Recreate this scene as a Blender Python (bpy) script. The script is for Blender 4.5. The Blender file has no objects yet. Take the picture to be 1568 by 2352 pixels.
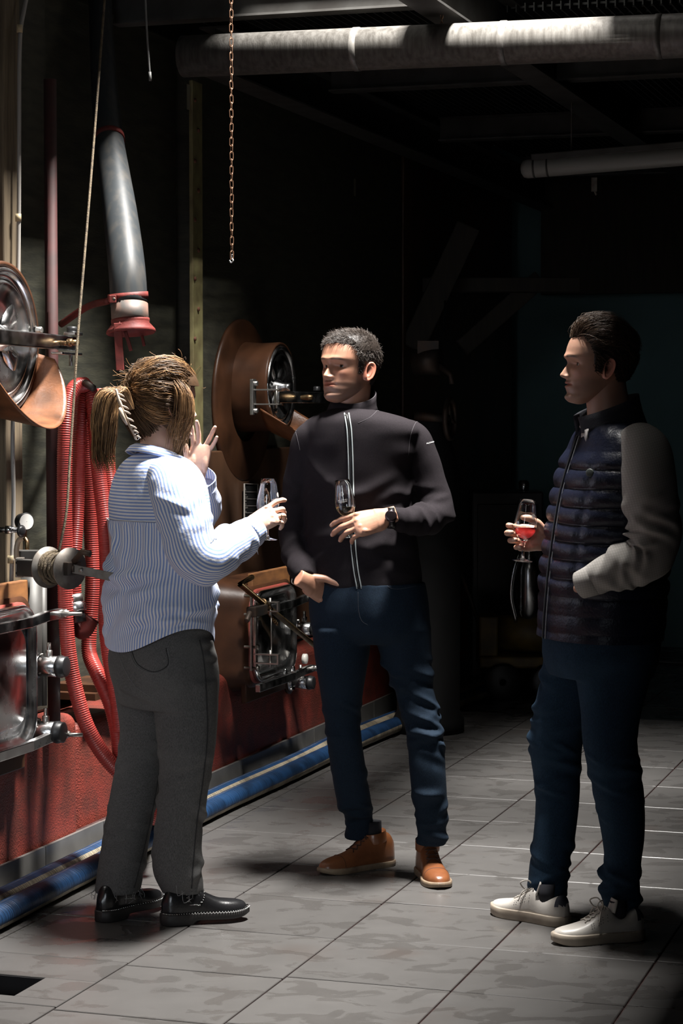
import bpy, bmesh, math, random
import numpy as np
from mathutils import Vector, Matrix, noise
from mathutils.bvhtree import BVHTree

random.seed(7)
RNG = np.random.default_rng(11)
SC = bpy.context.scene
COL = SC.collection

# ------------------------------------------------------------------ camera
FPX, CX, CY, CH = 4950.0, 784.0, 1176.0, 1.53
PITCH = math.atan(236 / FPX)
cam_data = bpy.data.cameras.new('camera')
cam_data.sensor_fit = 'VERTICAL'
cam_data.sensor_height = 36.0
cam_data.lens = 36.0 * FPX / 2352.0
cam_data.clip_start = 0.05
cam = bpy.data.objects.new('camera', cam_data)
cam.location = (0, 0, CH)
cam.rotation_euler = (math.pi / 2 - PITCH, 0, 0)
COL.objects.link(cam)
SC.camera = cam

# ------------------------------------------------------------------ world, exposure, lights
SC.view_settings.view_transform = 'Standard'
SC.view_settings.look = 'None'
SC.view_settings.gamma = 1.0
SC.view_settings.use_curve_mapping = False
SC.view_settings.exposure = 0.0
world = bpy.data.worlds.new('dim_hall_air')
world.use_nodes = True
world.node_tree.nodes['Background'].inputs[0].default_value = (0.75, 0.88, 1.0, 1)
world.node_tree.nodes['Background'].inputs[1].default_value = 0.004
SC.world = world


def area_light(name, loc, target, size, size_y, power, color, spread=180):
    ld = bpy.data.lights.new(name, 'AREA')
    ld.shape = 'RECTANGLE'
    ld.size, ld.size_y = size, size_y
    ld.energy = power
    ld.color = color
    ld.spread = math.radians(spread)
    o = bpy.data.objects.new(name, ld)
    o.location = loc
    d = Vector(target) - Vector(loc)
    o.rotation_euler = d.to_track_quat('-Z', 'Y').to_euler()
    COL.objects.link(o)
    return o


# daylight falling through the long roof opening between the three people
key = area_light('roof_opening_daylight', (0.52, 6.60, 5.0), (0.52, 6.60, 0), 0.34, 0.80, 1190, (1.0, 0.97, 0.93))
key.rotation_euler = (0, 0, -math.radians(17.8))
# weak fill lamp added behind the viewer, to the left; its doorway is assumed
area_light('added_left_fill', (-1.9, 0.6, 1.9), (-0.95, 6.6, 0.9), 1.3, 2.2, 3.4, (0.86, 0.93, 1.0), 34)

# ------------------------------------------------------------------ frames
AY = math.radians(17.8)
VV = np.array([math.cos(AY), -math.sin(AY), 0.0])   # across the hall (out of the tank wall)
UU = np.array([math.sin(AY), math.cos(AY), 0.0])    # along the hall, away from the viewer
ZZ = np.array([0.0, 0.0, 1.0])
XX = np.array([1.0, 0.0, 0.0])
YY = np.array([0.0, 1.0, 0.0])


def ray(px, py):
    cp, sp = math.cos(PITCH), math.sin(PITCH)
    x, y = (px - CX) / FPX, (py - CY) / FPX
    return np.array([x, cp - sp * y, -sp - cp * y])


def at(px, py, d):
    r = ray(px, py)
    return np.array([0, 0, CH]) + r * (d / r[1])


def floor_at(px, py):
    r = ray(px, py)
    return np.array([0, 0, CH]) + r * (CH / -r[2])


def wall_at(px, py, v):
    r = ray(px, py)
    return np.array([0, 0, CH]) + r * (v / float(r @ VV))


def room(v, u, z):
    return VV * v + UU * u + ZZ * z


def unit(v):
    v = np.asarray(v, float)
    return v / np.linalg.norm(v)


# ------------------------------------------------------------------ materials
MATS = {}


def mat(name, col, rough=0.5, metal=0.0, col2=None, scale=8.0, detail=6.0, lo=0.35, hi=0.65, bump=0.0, bscale=60.0,
        rough2=None, attr=None, stretch=None, **kw):
    if name in MATS:
        return MATS[name]
    m = bpy.data.materials.new(name)
    m.use_nodes = True
    nt = m.node_tree
    b = nt.nodes['Principled BSDF']
    b.inputs['Base Color'].default_value = (*col, 1)
    b.inputs['Roughness'].default_value = rough
    b.inputs['Metallic'].default_value = metal
    for k, v in kw.items():
        b.inputs[k.replace('_', ' ')].default_value = v
    tc = nt.nodes.new('ShaderNodeTexCoord')
    src = tc.outputs['Object']
    if stretch:
        mp = nt.nodes.new('ShaderNodeMapping')
        mp.inputs['Scale'].default_value = stretch
        nt.links.new(src, mp.inputs[0])
        src = mp.outputs[0]
    if col2 is not None or rough2 is not None:
        n = nt.nodes.new('ShaderNodeTexNoise')
        n.inputs['Scale'].default_value = scale
        n.inputs['Detail'].default_value = detail
        nt.links.new(src, n.inputs['Vector'])
        r = nt.nodes.new('ShaderNodeMapRange')
        r.inputs['From Min'].default_value = lo
        r.inputs['From Max'].default_value = hi
        nt.links.new(n.outputs['Fac'], r.inputs['Value'])
        if col2 is not None:
            mx = nt.nodes.new('ShaderNodeMix')
            mx.data_type = 'RGBA'
            mx.inputs['A'].default_value = (*col, 1)
            mx.inputs['B'].default_value = (*col2, 1)
            nt.links.new(r.outputs[0], mx.inputs['Factor'])
            nt.links.new(mx.outputs['Result'], b.inputs['Base Color'])
        if rough2 is not None:
            r2 = nt.nodes.new('ShaderNodeMapRange')
            r2.inputs['To Min'].default_value = rough
            r2.inputs['To Max'].default_value = rough2
            nt.links.new(r.outputs[0], r2.inputs['Value'])
            nt.links.new(r2.outputs[0], b.inputs['Roughness'])
    if attr:
        a = nt.nodes.new('ShaderNodeAttribute')
        a.attribute_name = attr
        nt.links.new(a.outputs['Color'], b.inputs['Base Color'])
    if bump:
        n2 = nt.nodes.new('ShaderNodeTexNoise')
        n2.inputs['Scale'].default_value = bscale
        n2.inputs['Detail'].default_value = 4
        nt.links.new(src, n2.inputs['Vector'])
        bp = nt.nodes.new('ShaderNodeBump')
        bp.inputs['Strength'].default_value = bump
        bp.inputs['Distance'].default_value = 0.01
        nt.links.new(n2.outputs['Fac'], bp.inputs['Height'])
        nt.links.new(bp.outputs[0], b.inputs['Normal'])
    MATS[name] = m
    return m


# ------------------------------------------------------------------ geometry helpers
def crom(t, pts, x):
    """Smooth (monotone-ish cubic) interpolation of rows pts at knots t."""
    t = np.asarray(t, float)
    P = np.asarray(pts, float)
    if P.ndim == 1:
        P = P[:, None]
        flat = True
    else:
        flat = False
    m = np.zeros_like(P)
    d = (P[1:] - P[:-1]) / (t[1:] - t[:-1])[:, None]
    m[1:-1] = (d[1:] + d[:-1]) / 2
    m[0], m[-1] = d[0], d[-1]
    i = np.clip(np.searchsorted(t, x, side='right') - 1, 0, len(t) - 2)
    h = (t[i + 1] - t[i])
    s = ((x - t[i]) / h)[:, None]
    h = h[:, None]
    out = (2 * s**3 - 3 * s**2 + 1) * P[i] + (s**3 - 2 * s**2 + s) * h * m[i] + (-2 * s**3 + 3 * s**2) * P[i + 1] + (s**3 - s**2) * h * m[i + 1]
    return out[:, 0] if flat else out


class MB:
    """Collects quads and triangles that become one mesh object."""

    def __init__(self):
        self.v, self.f, self.n = [], [], 0
        self.smooth = []

    def add(self, verts, faces, smooth=True):
        verts = np.asarray(verts, float).reshape(-1, 3)
        self.v.append(verts)
        self.f += [tuple(int(i) + self.n for i in f) for f in faces]
        self.smooth += [smooth] * len(faces)
        self.n += len(verts)
        return self

    def box(self, c, h, axes=(XX, YY, ZZ)):
        c = np.asarray(c, float)
        a = [np.asarray(axes[i], float) * h[i] for i in range(3)]
        v = [c + sx * a[0] + sy * a[1] + sz * a[2] for sx in (-1, 1) for sy in (-1, 1) for sz in (-1, 1)]
        fs = [(0, 1, 3, 2), (4, 6, 7, 5), (0, 4, 5, 1), (2, 3, 7, 6), (0, 2, 6, 4), (1, 5, 7, 3)]
        if np.dot(np.cross(a[0], a[1]), a[2]) < 0:
            fs = [tuple(reversed(f)) for f in fs]
        return self.add(v, fs, False)

    def grid(self, G, wrap=True, cap0=False, cap1=False, flip=False):
        G = np.asarray(G, float)
        m, n = G.shape[:2]
        fs = []
        for i in range(m - 1):
            a = i * n
            for j in range(n if wrap else n - 1):
                k = (j + 1) % n
                fs.append((a + j, a + k, a + n + k, a + n + j))
        V = G.reshape(-1, 3)
        extra = []
        if cap0:
            extra.append(G[0].mean(0))
            q = m * n + len(extra) - 1
            fs += [(q, (j + 1) % n, j) for j in range(n)]
        if cap1:
            extra.append(G[-1].mean(0))
            q = m * n + len(extra) - 1
            b = (m - 1) * n
            fs += [(q, b + j, b + (j + 1) % n) for j in range(n)]
        if extra:
            V = np.vstack([V, extra])
        if flip:
            fs = [tuple(reversed(f)) for f in fs]
        return self.add(V, fs)

    def tube(self, pts, r, n=10, seg=None, caps=True, ref=None):
        return self.grid(tube_grid(pts, r, n, seg, ref), True, caps, caps)

    def lathe(self, prof, o, axis, n=32, a0=0.0, a1=2 * math.pi, ref=None, cap0=False, cap1=False):
        """prof: (distance along axis, radius) pairs."""
        o = np.asarray(o, float)
        ax = unit(axis)
        ref = ZZ if ref is None else ref
        if abs(np.dot(ax, unit(ref))) > 0.95:
            ref = XX
        e1 = unit(ref - ax * np.dot(ref, ax))
        e2 = np.cross(ax, e1)
        full = abs(a1 - a0 - 2 * math.pi) < 1e-6
        th = np.linspace(a0, a1, n, endpoint=not full)
        G = np.array([[o + ax * p + (e1 * math.cos(t) + e2 * math.sin(t)) * r for t in th] for p, r in prof])
        return self.grid(G, full, cap0, cap1)

    def mesh(self, name, origin=(0, 0, 0)):
        me = bpy.data.meshes.new(name)
        V = np.vstack(self.v) - np.asarray(origin, float)
        me.from_pydata(V.tolist(), [], self.f)
        me.polygons.foreach_set('use_smooth', self.smooth)
        me.update()
        return me

    def arrays(self):
        return np.vstack(self.v), self.f


def tube_grid(pts, r, n=10, seg=None, ref=None, expo=2.0):
    P = np.asarray(pts, float)
    R = np.asarray(r, float)
    if R.ndim == 0:
        R = np.full((len(P), 2), float(R))
    elif R.ndim == 1:
        R = np.stack([R, R], 1)
    if seg:
        t = np.concatenate([[0], np.cumsum(np.linalg.norm(P[1:] - P[:-1], axis=1))])
        x = np.linspace(0, t[-1], seg)
        P, R = crom(t, P, x), crom(t, R, x)
    T = np.gradient(P, axis=0)
    T /= np.linalg.norm(T, axis=1)[:, None]
    if ref is None:
        ref = ZZ if abs(T[0] @ ZZ) < 0.8 else YY
    e = unit(ref - T[0] * (ref @ T[0]))
    th = np.linspace(0, 2 * math.pi, n, endpoint=False)
    c, s = np.cos(th), np.sin(th)
    c = np.sign(c) * np.abs(c) ** (2 / expo)
    s = np.sign(s) * np.abs(s) ** (2 / expo)
    G = np.zeros((len(P), n, 3))
    for i in range(len(P)):
        e = unit(e - T[i] * (e @ T[i]))
        f = np.cross(T[i], e)
        G[i] = P[i] + np.outer(c * R[i, 0], e) + np.outer(s * R[i, 1], f)
    return G


def tag(o, label, cat, group=None):
    o['label'] = label
    o['category'] = cat
    if group:
        o['group'] = group
    return o


def empty(name, loc, label=None, cat=None, group=None, kind=None):
    o = bpy.data.objects.new(name, None)
    o.empty_display_size = 0.1
    o.location = tuple(float(x) for x in loc)
    COL.objects.link(o)
    if label:
        tag(o, label, cat, group)
    if kind:
        o['kind'] = kind
    return o


def worigin(p):
    o = np.zeros(3)
    while p is not None:
        o = o + np.array(p.location)
        p = p.parent
    return o


def obj(name, mb, material, parent=None, bevel=0.0, seg=2, kind=None, label=None):
    org = worigin(parent)
    me = mb if isinstance(mb, bpy.types.Mesh) else mb.mesh(name, org)
    o = bpy.data.objects.new(name, me)
    if material is not None:
        me.materials.clear()
        me.materials.append(material)
    if parent is not None:
        o.parent = parent
    COL.objects.link(o)
    if bevel:
        bv = o.modifiers.new('bevel', 'BEVEL')
        bv.width = bevel
        bv.segments = seg
        bv.limit_method = 'ANGLE'
    if kind:
        o['kind'] = kind
    if label:
        o['label'] = label
    return o


def struct(name, mb, material, parent=None, bevel=0.0):
    o = obj(name, mb, material, parent, bevel)
    if parent is None:
        o['kind'] = 'structure'
    return o


def beam(mb, p0, p1, w, h, up=ZZ):
    p0, p1 = np.asarray(p0, float), np.asarray(p1, float)
    d = p1 - p0
    L = np.linalg.norm(d)
    ax = d / L
    s = unit(np.cross(ax, up))
    u = np.cross(s, ax)
    return mb.box((p0 + p1) / 2, (L / 2, w / 2, h / 2), (ax, s, u))


def grid_normals(G, wrap=True):
    du = np.gradient(G, axis=0)
    if wrap:
        dv = (np.roll(G, -1, 1) - np.roll(G, 1, 1))
    else:
        dv = np.gradient(G, axis=1)
    n = np.cross(dv, du)
    return n / (np.linalg.norm(n, axis=2)[..., None] + 1e-12)


def nz(p, s=1.0):
    return noise.noise(Vector((p[0] * s, p[1] * s, p[2] * s)))


def noise_arr(V, s, off=(0, 0, 0)):
    V = np.asarray(V)
    return np.array([noise.noise((x * s + off[0], y * s + off[1], z * s + off[2])) for x, y, z in V.reshape(-1, 3)]).reshape(V.shape[:-1])


def remesh(arrays, voxel, smooth=2, factor=0.5):
    """Voxel union of closed shells -> (verts, faces)."""
    b = MB()
    for v, f in arrays:
        b.add(v, f)
    me = b.mesh('tmp')
    bm = bmesh.new()
    bm.from_mesh(me)
    bmesh.ops.recalc_face_normals(bm, faces=bm.faces)
    bm.to_mesh(me)
    bm.free()
    o = bpy.data.objects.new('tmp', me)
    COL.objects.link(o)
    r = o.modifiers.new('r', 'REMESH')
    r.mode = 'VOXEL'
    r.voxel_size = voxel
    if smooth:
        s = o.modifiers.new('s', 'SMOOTH')
        s.factor = factor
        s.iterations = smooth
    dg = bpy.context.evaluated_depsgraph_get()
    dg.update()
    ev = o.evaluated_get(dg).to_mesh()
    nv = len(ev.vertices)
    V = np.zeros(nv * 3)
    ev.vertices.foreach_get('co', V)
    F = [tuple(p.vertices) for p in ev.polygons]
    o.evaluated_get(dg).to_mesh_clear()
    bpy.data.objects.remove(o)
    bpy.data.meshes.remove(me)
    V = V.reshape(-1, 3)
    E = np.array([(f[i], f[(i + 1) % len(f)]) for f in F for i in range(len(f))])
    for _ in range(12):                                   # calm stray spikes
        A = np.zeros_like(V); n = np.zeros(len(V))
        np.add.at(A, E[:, 0], V[E[:, 1]]); np.add.at(n, E[:, 0], 1)
        np.add.at(A, E[:, 1], V[E[:, 0]]); np.add.at(n, E[:, 1], 1)
        A /= np.maximum(n, 1)[:, None]
        bad = np.linalg.norm(V - A, axis=1) > voxel * .45
        V[bad] = A[bad]
    return V, F


def text_mesh(body, size, extrude=0.0, align='CENTER'):
    cu = bpy.data.curves.new('t', 'FONT')
    cu.body = body
    cu.size = size
    cu.extrude = extrude
    cu.align_x = align
    cu.resolution_u = 2
    o = bpy.data.objects.new('t', cu)
    COL.objects.link(o)
    dg = bpy.context.evaluated_depsgraph_get()
    dg.update()
    ev = o.evaluated_get(dg).to_mesh()
    V = np.zeros(len(ev.vertices) * 3)
    ev.vertices.foreach_get('co', V)
    F = [tuple(p.vertices) for p in ev.polygons]
    o.evaluated_get(dg).to_mesh_clear()
    bpy.data.objects.remove(o)
    bpy.data.curves.remove(cu)
    return V.reshape(-1, 3), F


# ------------------------------------------------------------------ shared materials
CHROME = mat('polished_steel', (0.62, 0.62, 0.62), 0.14, 1.0, rough2=0.3, scale=14)
STEEL = mat('brushed_steel', (0.42, 0.41, 0.39), 0.34, 1.0, col2=(0.24, 0.23, 0.21), scale=25, rough2=0.5)
GALV = mat('galvanised_plate', (0.19, 0.175, 0.155), 0.55, 0.6, col2=(0.12, 0.10, 0.085), scale=30)
IRON = mat('dark_iron', (0.045, 0.043, 0.04), 0.55, 0.6, col2=(0.08, 0.05, 0.035), scale=12)
RUSTY = mat('brown_gelcoat', (0.070, 0.029, 0.014), 0.4, 0.0, Specular_IOR_Level=0.28, col2=(0.034, 0.015, 0.008), scale=5, detail=9, lo=0.4, hi=0.62, bump=0.06, bscale=30)
WOODB = mat('orange_brown_board', (0.30, 0.13, 0.045), 0.5, 0.0, col2=(0.16, 0.07, 0.03), scale=9, stretch=(1, 1, 3))
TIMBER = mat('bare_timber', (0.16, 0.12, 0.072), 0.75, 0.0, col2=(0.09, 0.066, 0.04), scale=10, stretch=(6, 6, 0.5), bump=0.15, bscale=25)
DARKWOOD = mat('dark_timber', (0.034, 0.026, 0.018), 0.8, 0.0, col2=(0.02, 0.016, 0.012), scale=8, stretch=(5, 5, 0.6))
REDMET = mat('red_painted_steel', (0.15, 0.024, 0.019), 0.6, 0.0, Specular_IOR_Level=0.25, col2=(0.075, 0.015, 0.013), scale=18, detail=8, bump=0.08, bscale=90)
BLACKRUB = mat('black_rubber', (0.012, 0.012, 0.013), 0.42)
BRASS = mat('old_brass', (0.30, 0.22, 0.11), 0.4, 1.0, col2=(0.16, 0.09, 0.05), scale=40)
ROPE = mat('dirty_rope', (0.13, 0.098, 0.058), 0.9, 0.0, col2=(0.055, 0.04, 0.025), scale=60, bump=0.4, bscale=260)
GREYPIPE = mat('grey_plastic_pipe', (0.024, 0.027, 0.029), 0.48, 0.0, col2=(0.042, 0.04, 0.037), Specular_IOR_Level=0.16, scale=6, detail=9, lo=.45, hi=.7, stretch=(6, 6, .6))

# ================================================================== THE SETTING
# floor: dark red grout bed with separate tiles
def tile_material():
    m = bpy.data.materials.new('damp_grey_tile')
    m.use_nodes = True
    nt = m.node_tree
    b = nt.nodes['Principled BSDF']
    N = nt.nodes.new
    geo = N('ShaderNodeNewGeometry')
    oi = N('ShaderNodeObjectInfo')
    n1 = N('ShaderNodeTexNoise'); n1.inputs['Scale'].default_value = 6.5; n1.inputs['Detail'].default_value = 6; n1.inputs['Distortion'].default_value = 0.8
    mp = N('ShaderNodeMapping'); mp.inputs['Rotation'].default_value = (0, 0, AY); mp.inputs['Scale'].default_value = (1, 1.5, 1)
    nt.links.new(geo.outputs['Position'], mp.inputs[0]); nt.links.new(mp.outputs[0], n1.inputs['Vector'])
    wet = N('ShaderNodeMapRange'); wet.inputs['From Min'].default_value = 0.53; wet.inputs['From Max'].default_value = 0.58
    nt.links.new(n1.outputs['Fac'], wet.inputs['Value'])
    n2 = N('ShaderNodeTexNoise'); n2.inputs['Scale'].default_value = 9; n2.inputs['Detail'].default_value = 8
    nt.links.new(geo.outputs['Position'], n2.inputs['Vector'])
    mx0 = N('ShaderNodeMix'); mx0.data_type = 'RGBA'
    mx0.inputs['A'].default_value = (0.064, 0.061, 0.0585, 1); mx0.inputs['B'].default_value = (0.088, 0.084, 0.081, 1)
    nt.links.new(n2.outputs['Fac'], mx0.inputs['Factor'])
    mx = N('ShaderNodeMix'); mx.data_type = 'RGBA'; mx.blend_type = 'MULTIPLY'
    dk = N('ShaderNodeMapRange'); dk.inputs['To Max'].default_value = 0.6
    nt.links.new(wet.outputs[0], dk.inputs['Value'])
    nt.links.new(dk.outputs[0], mx.inputs['Factor']); nt.links.new(mx0.outputs['Result'], mx.inputs['A'])
    mx.inputs['B'].default_value = (0.93, 0.92, 0.91, 1)
    tv = N('ShaderNodeMapRange'); tv.inputs['To Min'].default_value = 0.9; tv.inputs['To Max'].default_value = 1.08
    nt.links.new(oi.outputs['Random'], tv.inputs['Value'])
    hs = N('ShaderNodeHueSaturation'); nt.links.new(tv.outputs[0], hs.inputs['Value']); nt.links.new(mx.outputs['Result'], hs.inputs['Color'])
    # faint rusty stains
    n3 = N('ShaderNodeTexNoise'); n3.inputs['Scale'].default_value = 2.6; n3.inputs['Detail'].default_value = 9
    nt.links.new(geo.outputs['Position'], n3.inputs['Vector'])
    st = N('ShaderNodeMapRange'); st.inputs['From Min'].default_value = 0.6; st.inputs['From Max'].default_value = 0.75; st.inputs['To Max'].default_value = 0.4
    nt.links.new(n3.outputs['Fac'], st.inputs['Value'])
    m3 = N('ShaderNodeMix'); m3.data_type = 'RGBA'; m3.inputs['B'].default_value = (0.06, 0.042, 0.034, 1)
    nt.links.new(st.outputs[0], m3.inputs['Factor']); nt.links.new(hs.outputs[0], m3.inputs['A'])
    nt.links.new(m3.outputs['Result'], b.inputs['Base Color'])
    rg = N('ShaderNodeMapRange'); rg.inputs['To Min'].default_value = 0.36; rg.inputs['To Max'].default_value = 0.20
    nt.links.new(wet.outputs[0], rg.inputs['Value']); nt.links.new(rg.outputs[0], b.inputs['Roughness'])
    bp = N('ShaderNodeBump'); bp.inputs['Strength'].default_value = 0.06; bp.inputs['Distance'].default_value = 0.01
    nt.links.new(n2.outputs['Fac'], bp.inputs['Height']); nt.links.new(bp.outputs[0], b.inputs['Normal'])
    return m


TILE = tile_material()
GROUT = mat('dark_red_grout', (0.030, 0.014, 0.013), 0.5, 0.0, col2=(0.06, 0.03, 0.028), scale=30)
TW, TV0, TU0 = 0.462, -1.902, 5.432
HOLE = (-2.9, -2.515, 5.035, 5.225)                       # the floor drain (v0, v1, u0, u1)
fb = MB()
for (a_, b_, c_, d_) in ((-5.0, HOLE[0], -2.5, 16.5), (HOLE[1], 6.0, -2.5, 16.5), (HOLE[0], HOLE[1], -2.5, HOLE[2]), (HOLE[0], HOLE[1], HOLE[3], 16.5)):
    fb.box(room((a_ + b_) / 2, (c_ + d_) / 2, -0.057), ((b_ - a_) / 2, (d_ - c_) / 2, 0.05), (VV, UU, ZZ))
floor = struct('floor', fb, GROUT)


def tile_mesh(w, d, name='tile'):
    b = MB()
    b.box((0, 0, -0.006), (w / 2, d / 2, 0.006))
    me = b.mesh(name)
    bm = bmesh.new(); bm.from_mesh(me)
    bmesh.ops.bevel(bm, geom=[e for e in bm.edges if all(v.co.z > -0.001 for v in e.verts)], offset=0.0018, segments=1, affect='EDGES')
    bm.to_mesh(me); bm.free()
    me.materials.append(TILE)
    return me


TME = tile_mesh(TW - 0.0062, TW - 0.0070)
n_tiles = 0
for j in range(-3, 12):
    sh = {1: -0.006, 2: 0.004, 3: -0.02, 0: 0.0}.get(j % 4, 0)
    for k in range(-2, 22):
        vc, uc = TV0 + (j + 0.5) * TW, TU0 + (k + 0.5) * TW + sh
        p = room(vc, uc, 0)
        if p[1] < 4.1 or uc > 12.9 or vc < -3.1:
            continue
        sx = CX + p[0] / p[1] * FPX
        if sx < -330 or sx > 1568 + 330:
            continue
        if HOLE[0] < vc + TW / 2 and HOLE[1] > vc - TW / 2 and HOLE[2] < uc + TW / 2 and HOLE[3] > uc - TW / 2:
            v0, v1, u0, u1 = vc - TW / 2 + .0024, vc + TW / 2 - .0024, uc - TW / 2 + .0024, uc + TW / 2 - .0024
            for (a, b_, c, d) in ((v0, v1, u0, max(u0, HOLE[2])), (v0, v1, min(u1, HOLE[3]), u1), (max(v0, HOLE[1]), v1, max(u0, HOLE[2]), min(u1, HOLE[3]))):
                if b_ - a > .01 and d - c > .01:
                    o = bpy.data.objects.new('tile', tile_mesh(b_ - a, d - c))
                    o.location = room((a + b_) / 2, (c + d) / 2, 0); o.rotation_euler = (0, 0, -AY); o.parent = floor; COL.objects.link(o)
            continue
        o = bpy.data.objects.new('tile', TME)
        o.location = p + ZZ * random.uniform(-0.0006, 0.0006)
        o.rotation_euler = (random.uniform(-.0016, .0016), random.uniform(-.0016, .0016), -AY)
        o.parent = floor
        COL.objects.link(o)
        n_tiles += 1
print('tiles', n_tiles)

# plain tile bed to the sides and far end, where single tiles can no longer be told apart
fx = MB()
fx.box(room(0.5, 14.55, -0.003), (5.5, 1.55, 0.003), (VV, UU, ZZ))
obj('far_tiling', fx, TILE, floor, kind='stuff')

# drain
dr = empty('floor_drain', room(-2.7, 5.13, 0), 'black floor drain pit with iron grate at bottom left of tiled floor', 'drain')
b = MB(); b.box(room(-2.71, 5.13, -0.11), (0.2, 0.1, 0.004), (VV, UU, ZZ)); obj('pit', b, BLACKRUB, dr)
b = MB()
for (c, h) in (((-2.513, 5.13), (.002, .095)), ((-2.71, 5.037), (.192, .002)), ((-2.71, 5.223), (.192, .002))):
    b.box(room(c[0], c[1], -0.056), (h[0], h[1], .052), (VV, UU, ZZ))
obj('frame', b, BLACKRUB, dr)
for i in range(6):
    b = MB(); b.box(room(-2.86 + i * .06, 5.13, -0.06), (.008, .09, .004), (VV, UU, ZZ)); obj('grate_bar', b, BLACKRUB, dr)

# walls of the hall
CONC = mat('dark_stained_concrete', (0.060, 0.056, 0.045), 0.85, 0.0, col2=(0.034, 0.032, 0.026), scale=3, detail=10, bump=0.2, bscale=18)
OLIVE = mat('olive_tank_coating', (0.062, 0.060, 0.042), 0.6, 0.0, col2=(0.032, 0.032, 0.024), scale=7, detail=10, stretch=(1, 1, 5), bump=0.12, bscale=30)
BROWNT = mat('brown_tank_coating', (0.10, 0.048, 0.025), 0.45, 0.0, col2=(0.048, 0.025, 0.015), scale=3, detail=9, stretch=(1.6, 1.6, .7), bump=0.1, bscale=14)
TEAL = mat('teal_painted_wall', (0.105, 0.190, 0.195), 0.8, 0.0, col2=(0.085, 0.15, 0.155), scale=2)
REDPL = mat('red_painted_plinth', (0.205, 0.036, 0.024), 0.48, 0.0, col2=(0.135, 0.032, 0.022), scale=12, detail=12, lo=.42, hi=.6, bump=0.45, bscale=160)
b = MB(); b.box(room(-3.49, 6.5, 2.0), (.08, 7.4, 2.0), (VV, UU, ZZ)); struct('wall_left', b, CONC)
b = MB(); b.box(room(4.9, 6.5, 2.0), (.08, 7.4, 2.0), (VV, UU, ZZ)); struct('wall_right', b, CONC)
b = MB(); b.box(room(.7, 13.9, 1.6), (4.3, .08, 1.65), (VV, UU, ZZ)); struct('wall_back', b, TEAL)
b = MB(); b.box(room(2.0, -.9, 2.0), (3.0, .08, 2.0), (VV, UU, ZZ)); struct('wall_front', b, CONC)

# tank fronts along the left wall
b = MB(); b.box(room(-3.30, 5.15, 1.75), (.1, 1.55, 1.25), (VV, UU, ZZ)); tk = obj('wine_vat', b, OLIVE, None, .01); tag(tk, 'dark olive coated vat front behind the timber post', 'vat')
b = MB(); b.box(room(-3.34, 7.38, 1.75), (.06, .68, 1.25), (VV, UU, ZZ)); tk = obj('wine_vat', b, OLIVE, None, .01); tag(tk, 'dark olive coated vat front behind the hanging red hoses', 'vat')
b = MB(); b.box(room(-3.30, 9.55, 1.75), (.1, 1.45, 1.25), (VV, UU, ZZ)); tk = obj('wine_vat', b, OLIVE, None, .01); tag(tk, 'dark olive coated vat front with round brown manhole', 'vat')
b = MB(); b.box(room(-3.195, 8.9, .92), (.012, .93, .44), (VV, UU, ZZ)); tk = obj('vat_cladding', b, BROWNT, None, .006); tag(tk, 'streaked brown coated vat panel behind the person in stripes', 'vat')
b = MB(); b.box(room(-3.30, 12.3, 1.75), (.1, 1.25, 1.25), (VV, UU, ZZ)); tk = obj('wine_vat', b, BROWNT, None, .01); tag(tk, 'dark brown vat front farthest along the left wall', 'vat')

# red plinth in separate blocks with rounded tops and tiled kerb below
for (u0, u1, top, lab) in ((3.6, 6.70, .50, 'red painted concrete plinth block under the left steel hatch'),
                           (6.74, 7.72, .46, 'red painted concrete plinth block behind the hanging hoses'),
                           (7.74, 10.6, .47, 'red painted concrete plinth block under the brown vat'),
                           (10.63, 13.6, .47, 'red painted concrete plinth block at the far end of the wall')):
    b = MB(); b.box(room(-3.245, (u0 + u1) / 2, top / 2 - .002), (.155 if u0 != 6.74 else .13, (u1 - u0) / 2, top / 2), (VV, UU, ZZ))
    tag(obj('plinth', b, REDPL, None, .045, 5), lab, 'plinth')
KERBT = mat('grey_kerb_tile', (0.15, 0.145, 0.135), 0.35, 0.0, col2=(0.115, 0.11, 0.103), scale=9)
kb = MB(); kb.box(room(-3.09, 8.6, .046), (.012, 5.0, .046), (VV, UU, ZZ))
kerb = struct('baseboard_left', kb, GROUT)
KM = MB(); KM.box((0, 0, 0), (.006, .2285, .047)); KME = KM.mesh('kerb_tile'); KME.materials.append(KERBT)
for i in range(19):
    o = bpy.data.objects.new('kerb_tile', KME)
    o.location = room(-3.073, 4.30 + i * .462, .049 + random.uniform(-.001, .001)); o.rotation_euler = (0, 0, -AY); o.parent = kerb; COL.objects.link(o)

# ceiling: boards nearest the viewer (with the roof opening) and grated decks farther off
ROOFM = mat('dark_roof_boards', (0.030, 0.028, 0.026), 0.85, 0.0, col2=(0.018, 0.017, 0.016), scale=6, stretch=(1, 6, 1))
STEELD = mat('grimy_steel_section', (0.085, 0.083, 0.078), 0.55, 0.45, col2=(0.05, 0.046, 0.042), scale=9)
HV0, HV1, HU0, HU1 = -2.38, -1.425, 5.5, 7.50               # roof opening
b = MB()
for (v0, v1, u0, u1) in ((-3.5, 5.0, -.9, HU0), (-3.5, HV0, HU0, HU1), (HV1, 5.0, HU0, HU1), (-3.5, 5.0, HU1, 14.0)):
    b.box(room((v0 + v1) / 2, (u0 + u1) / 2, 3.42), ((v1 - v0) / 2, (u1 - u0) / 2, .03), (VV, UU, ZZ))
struct('ceiling', b, ROOFM)
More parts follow.
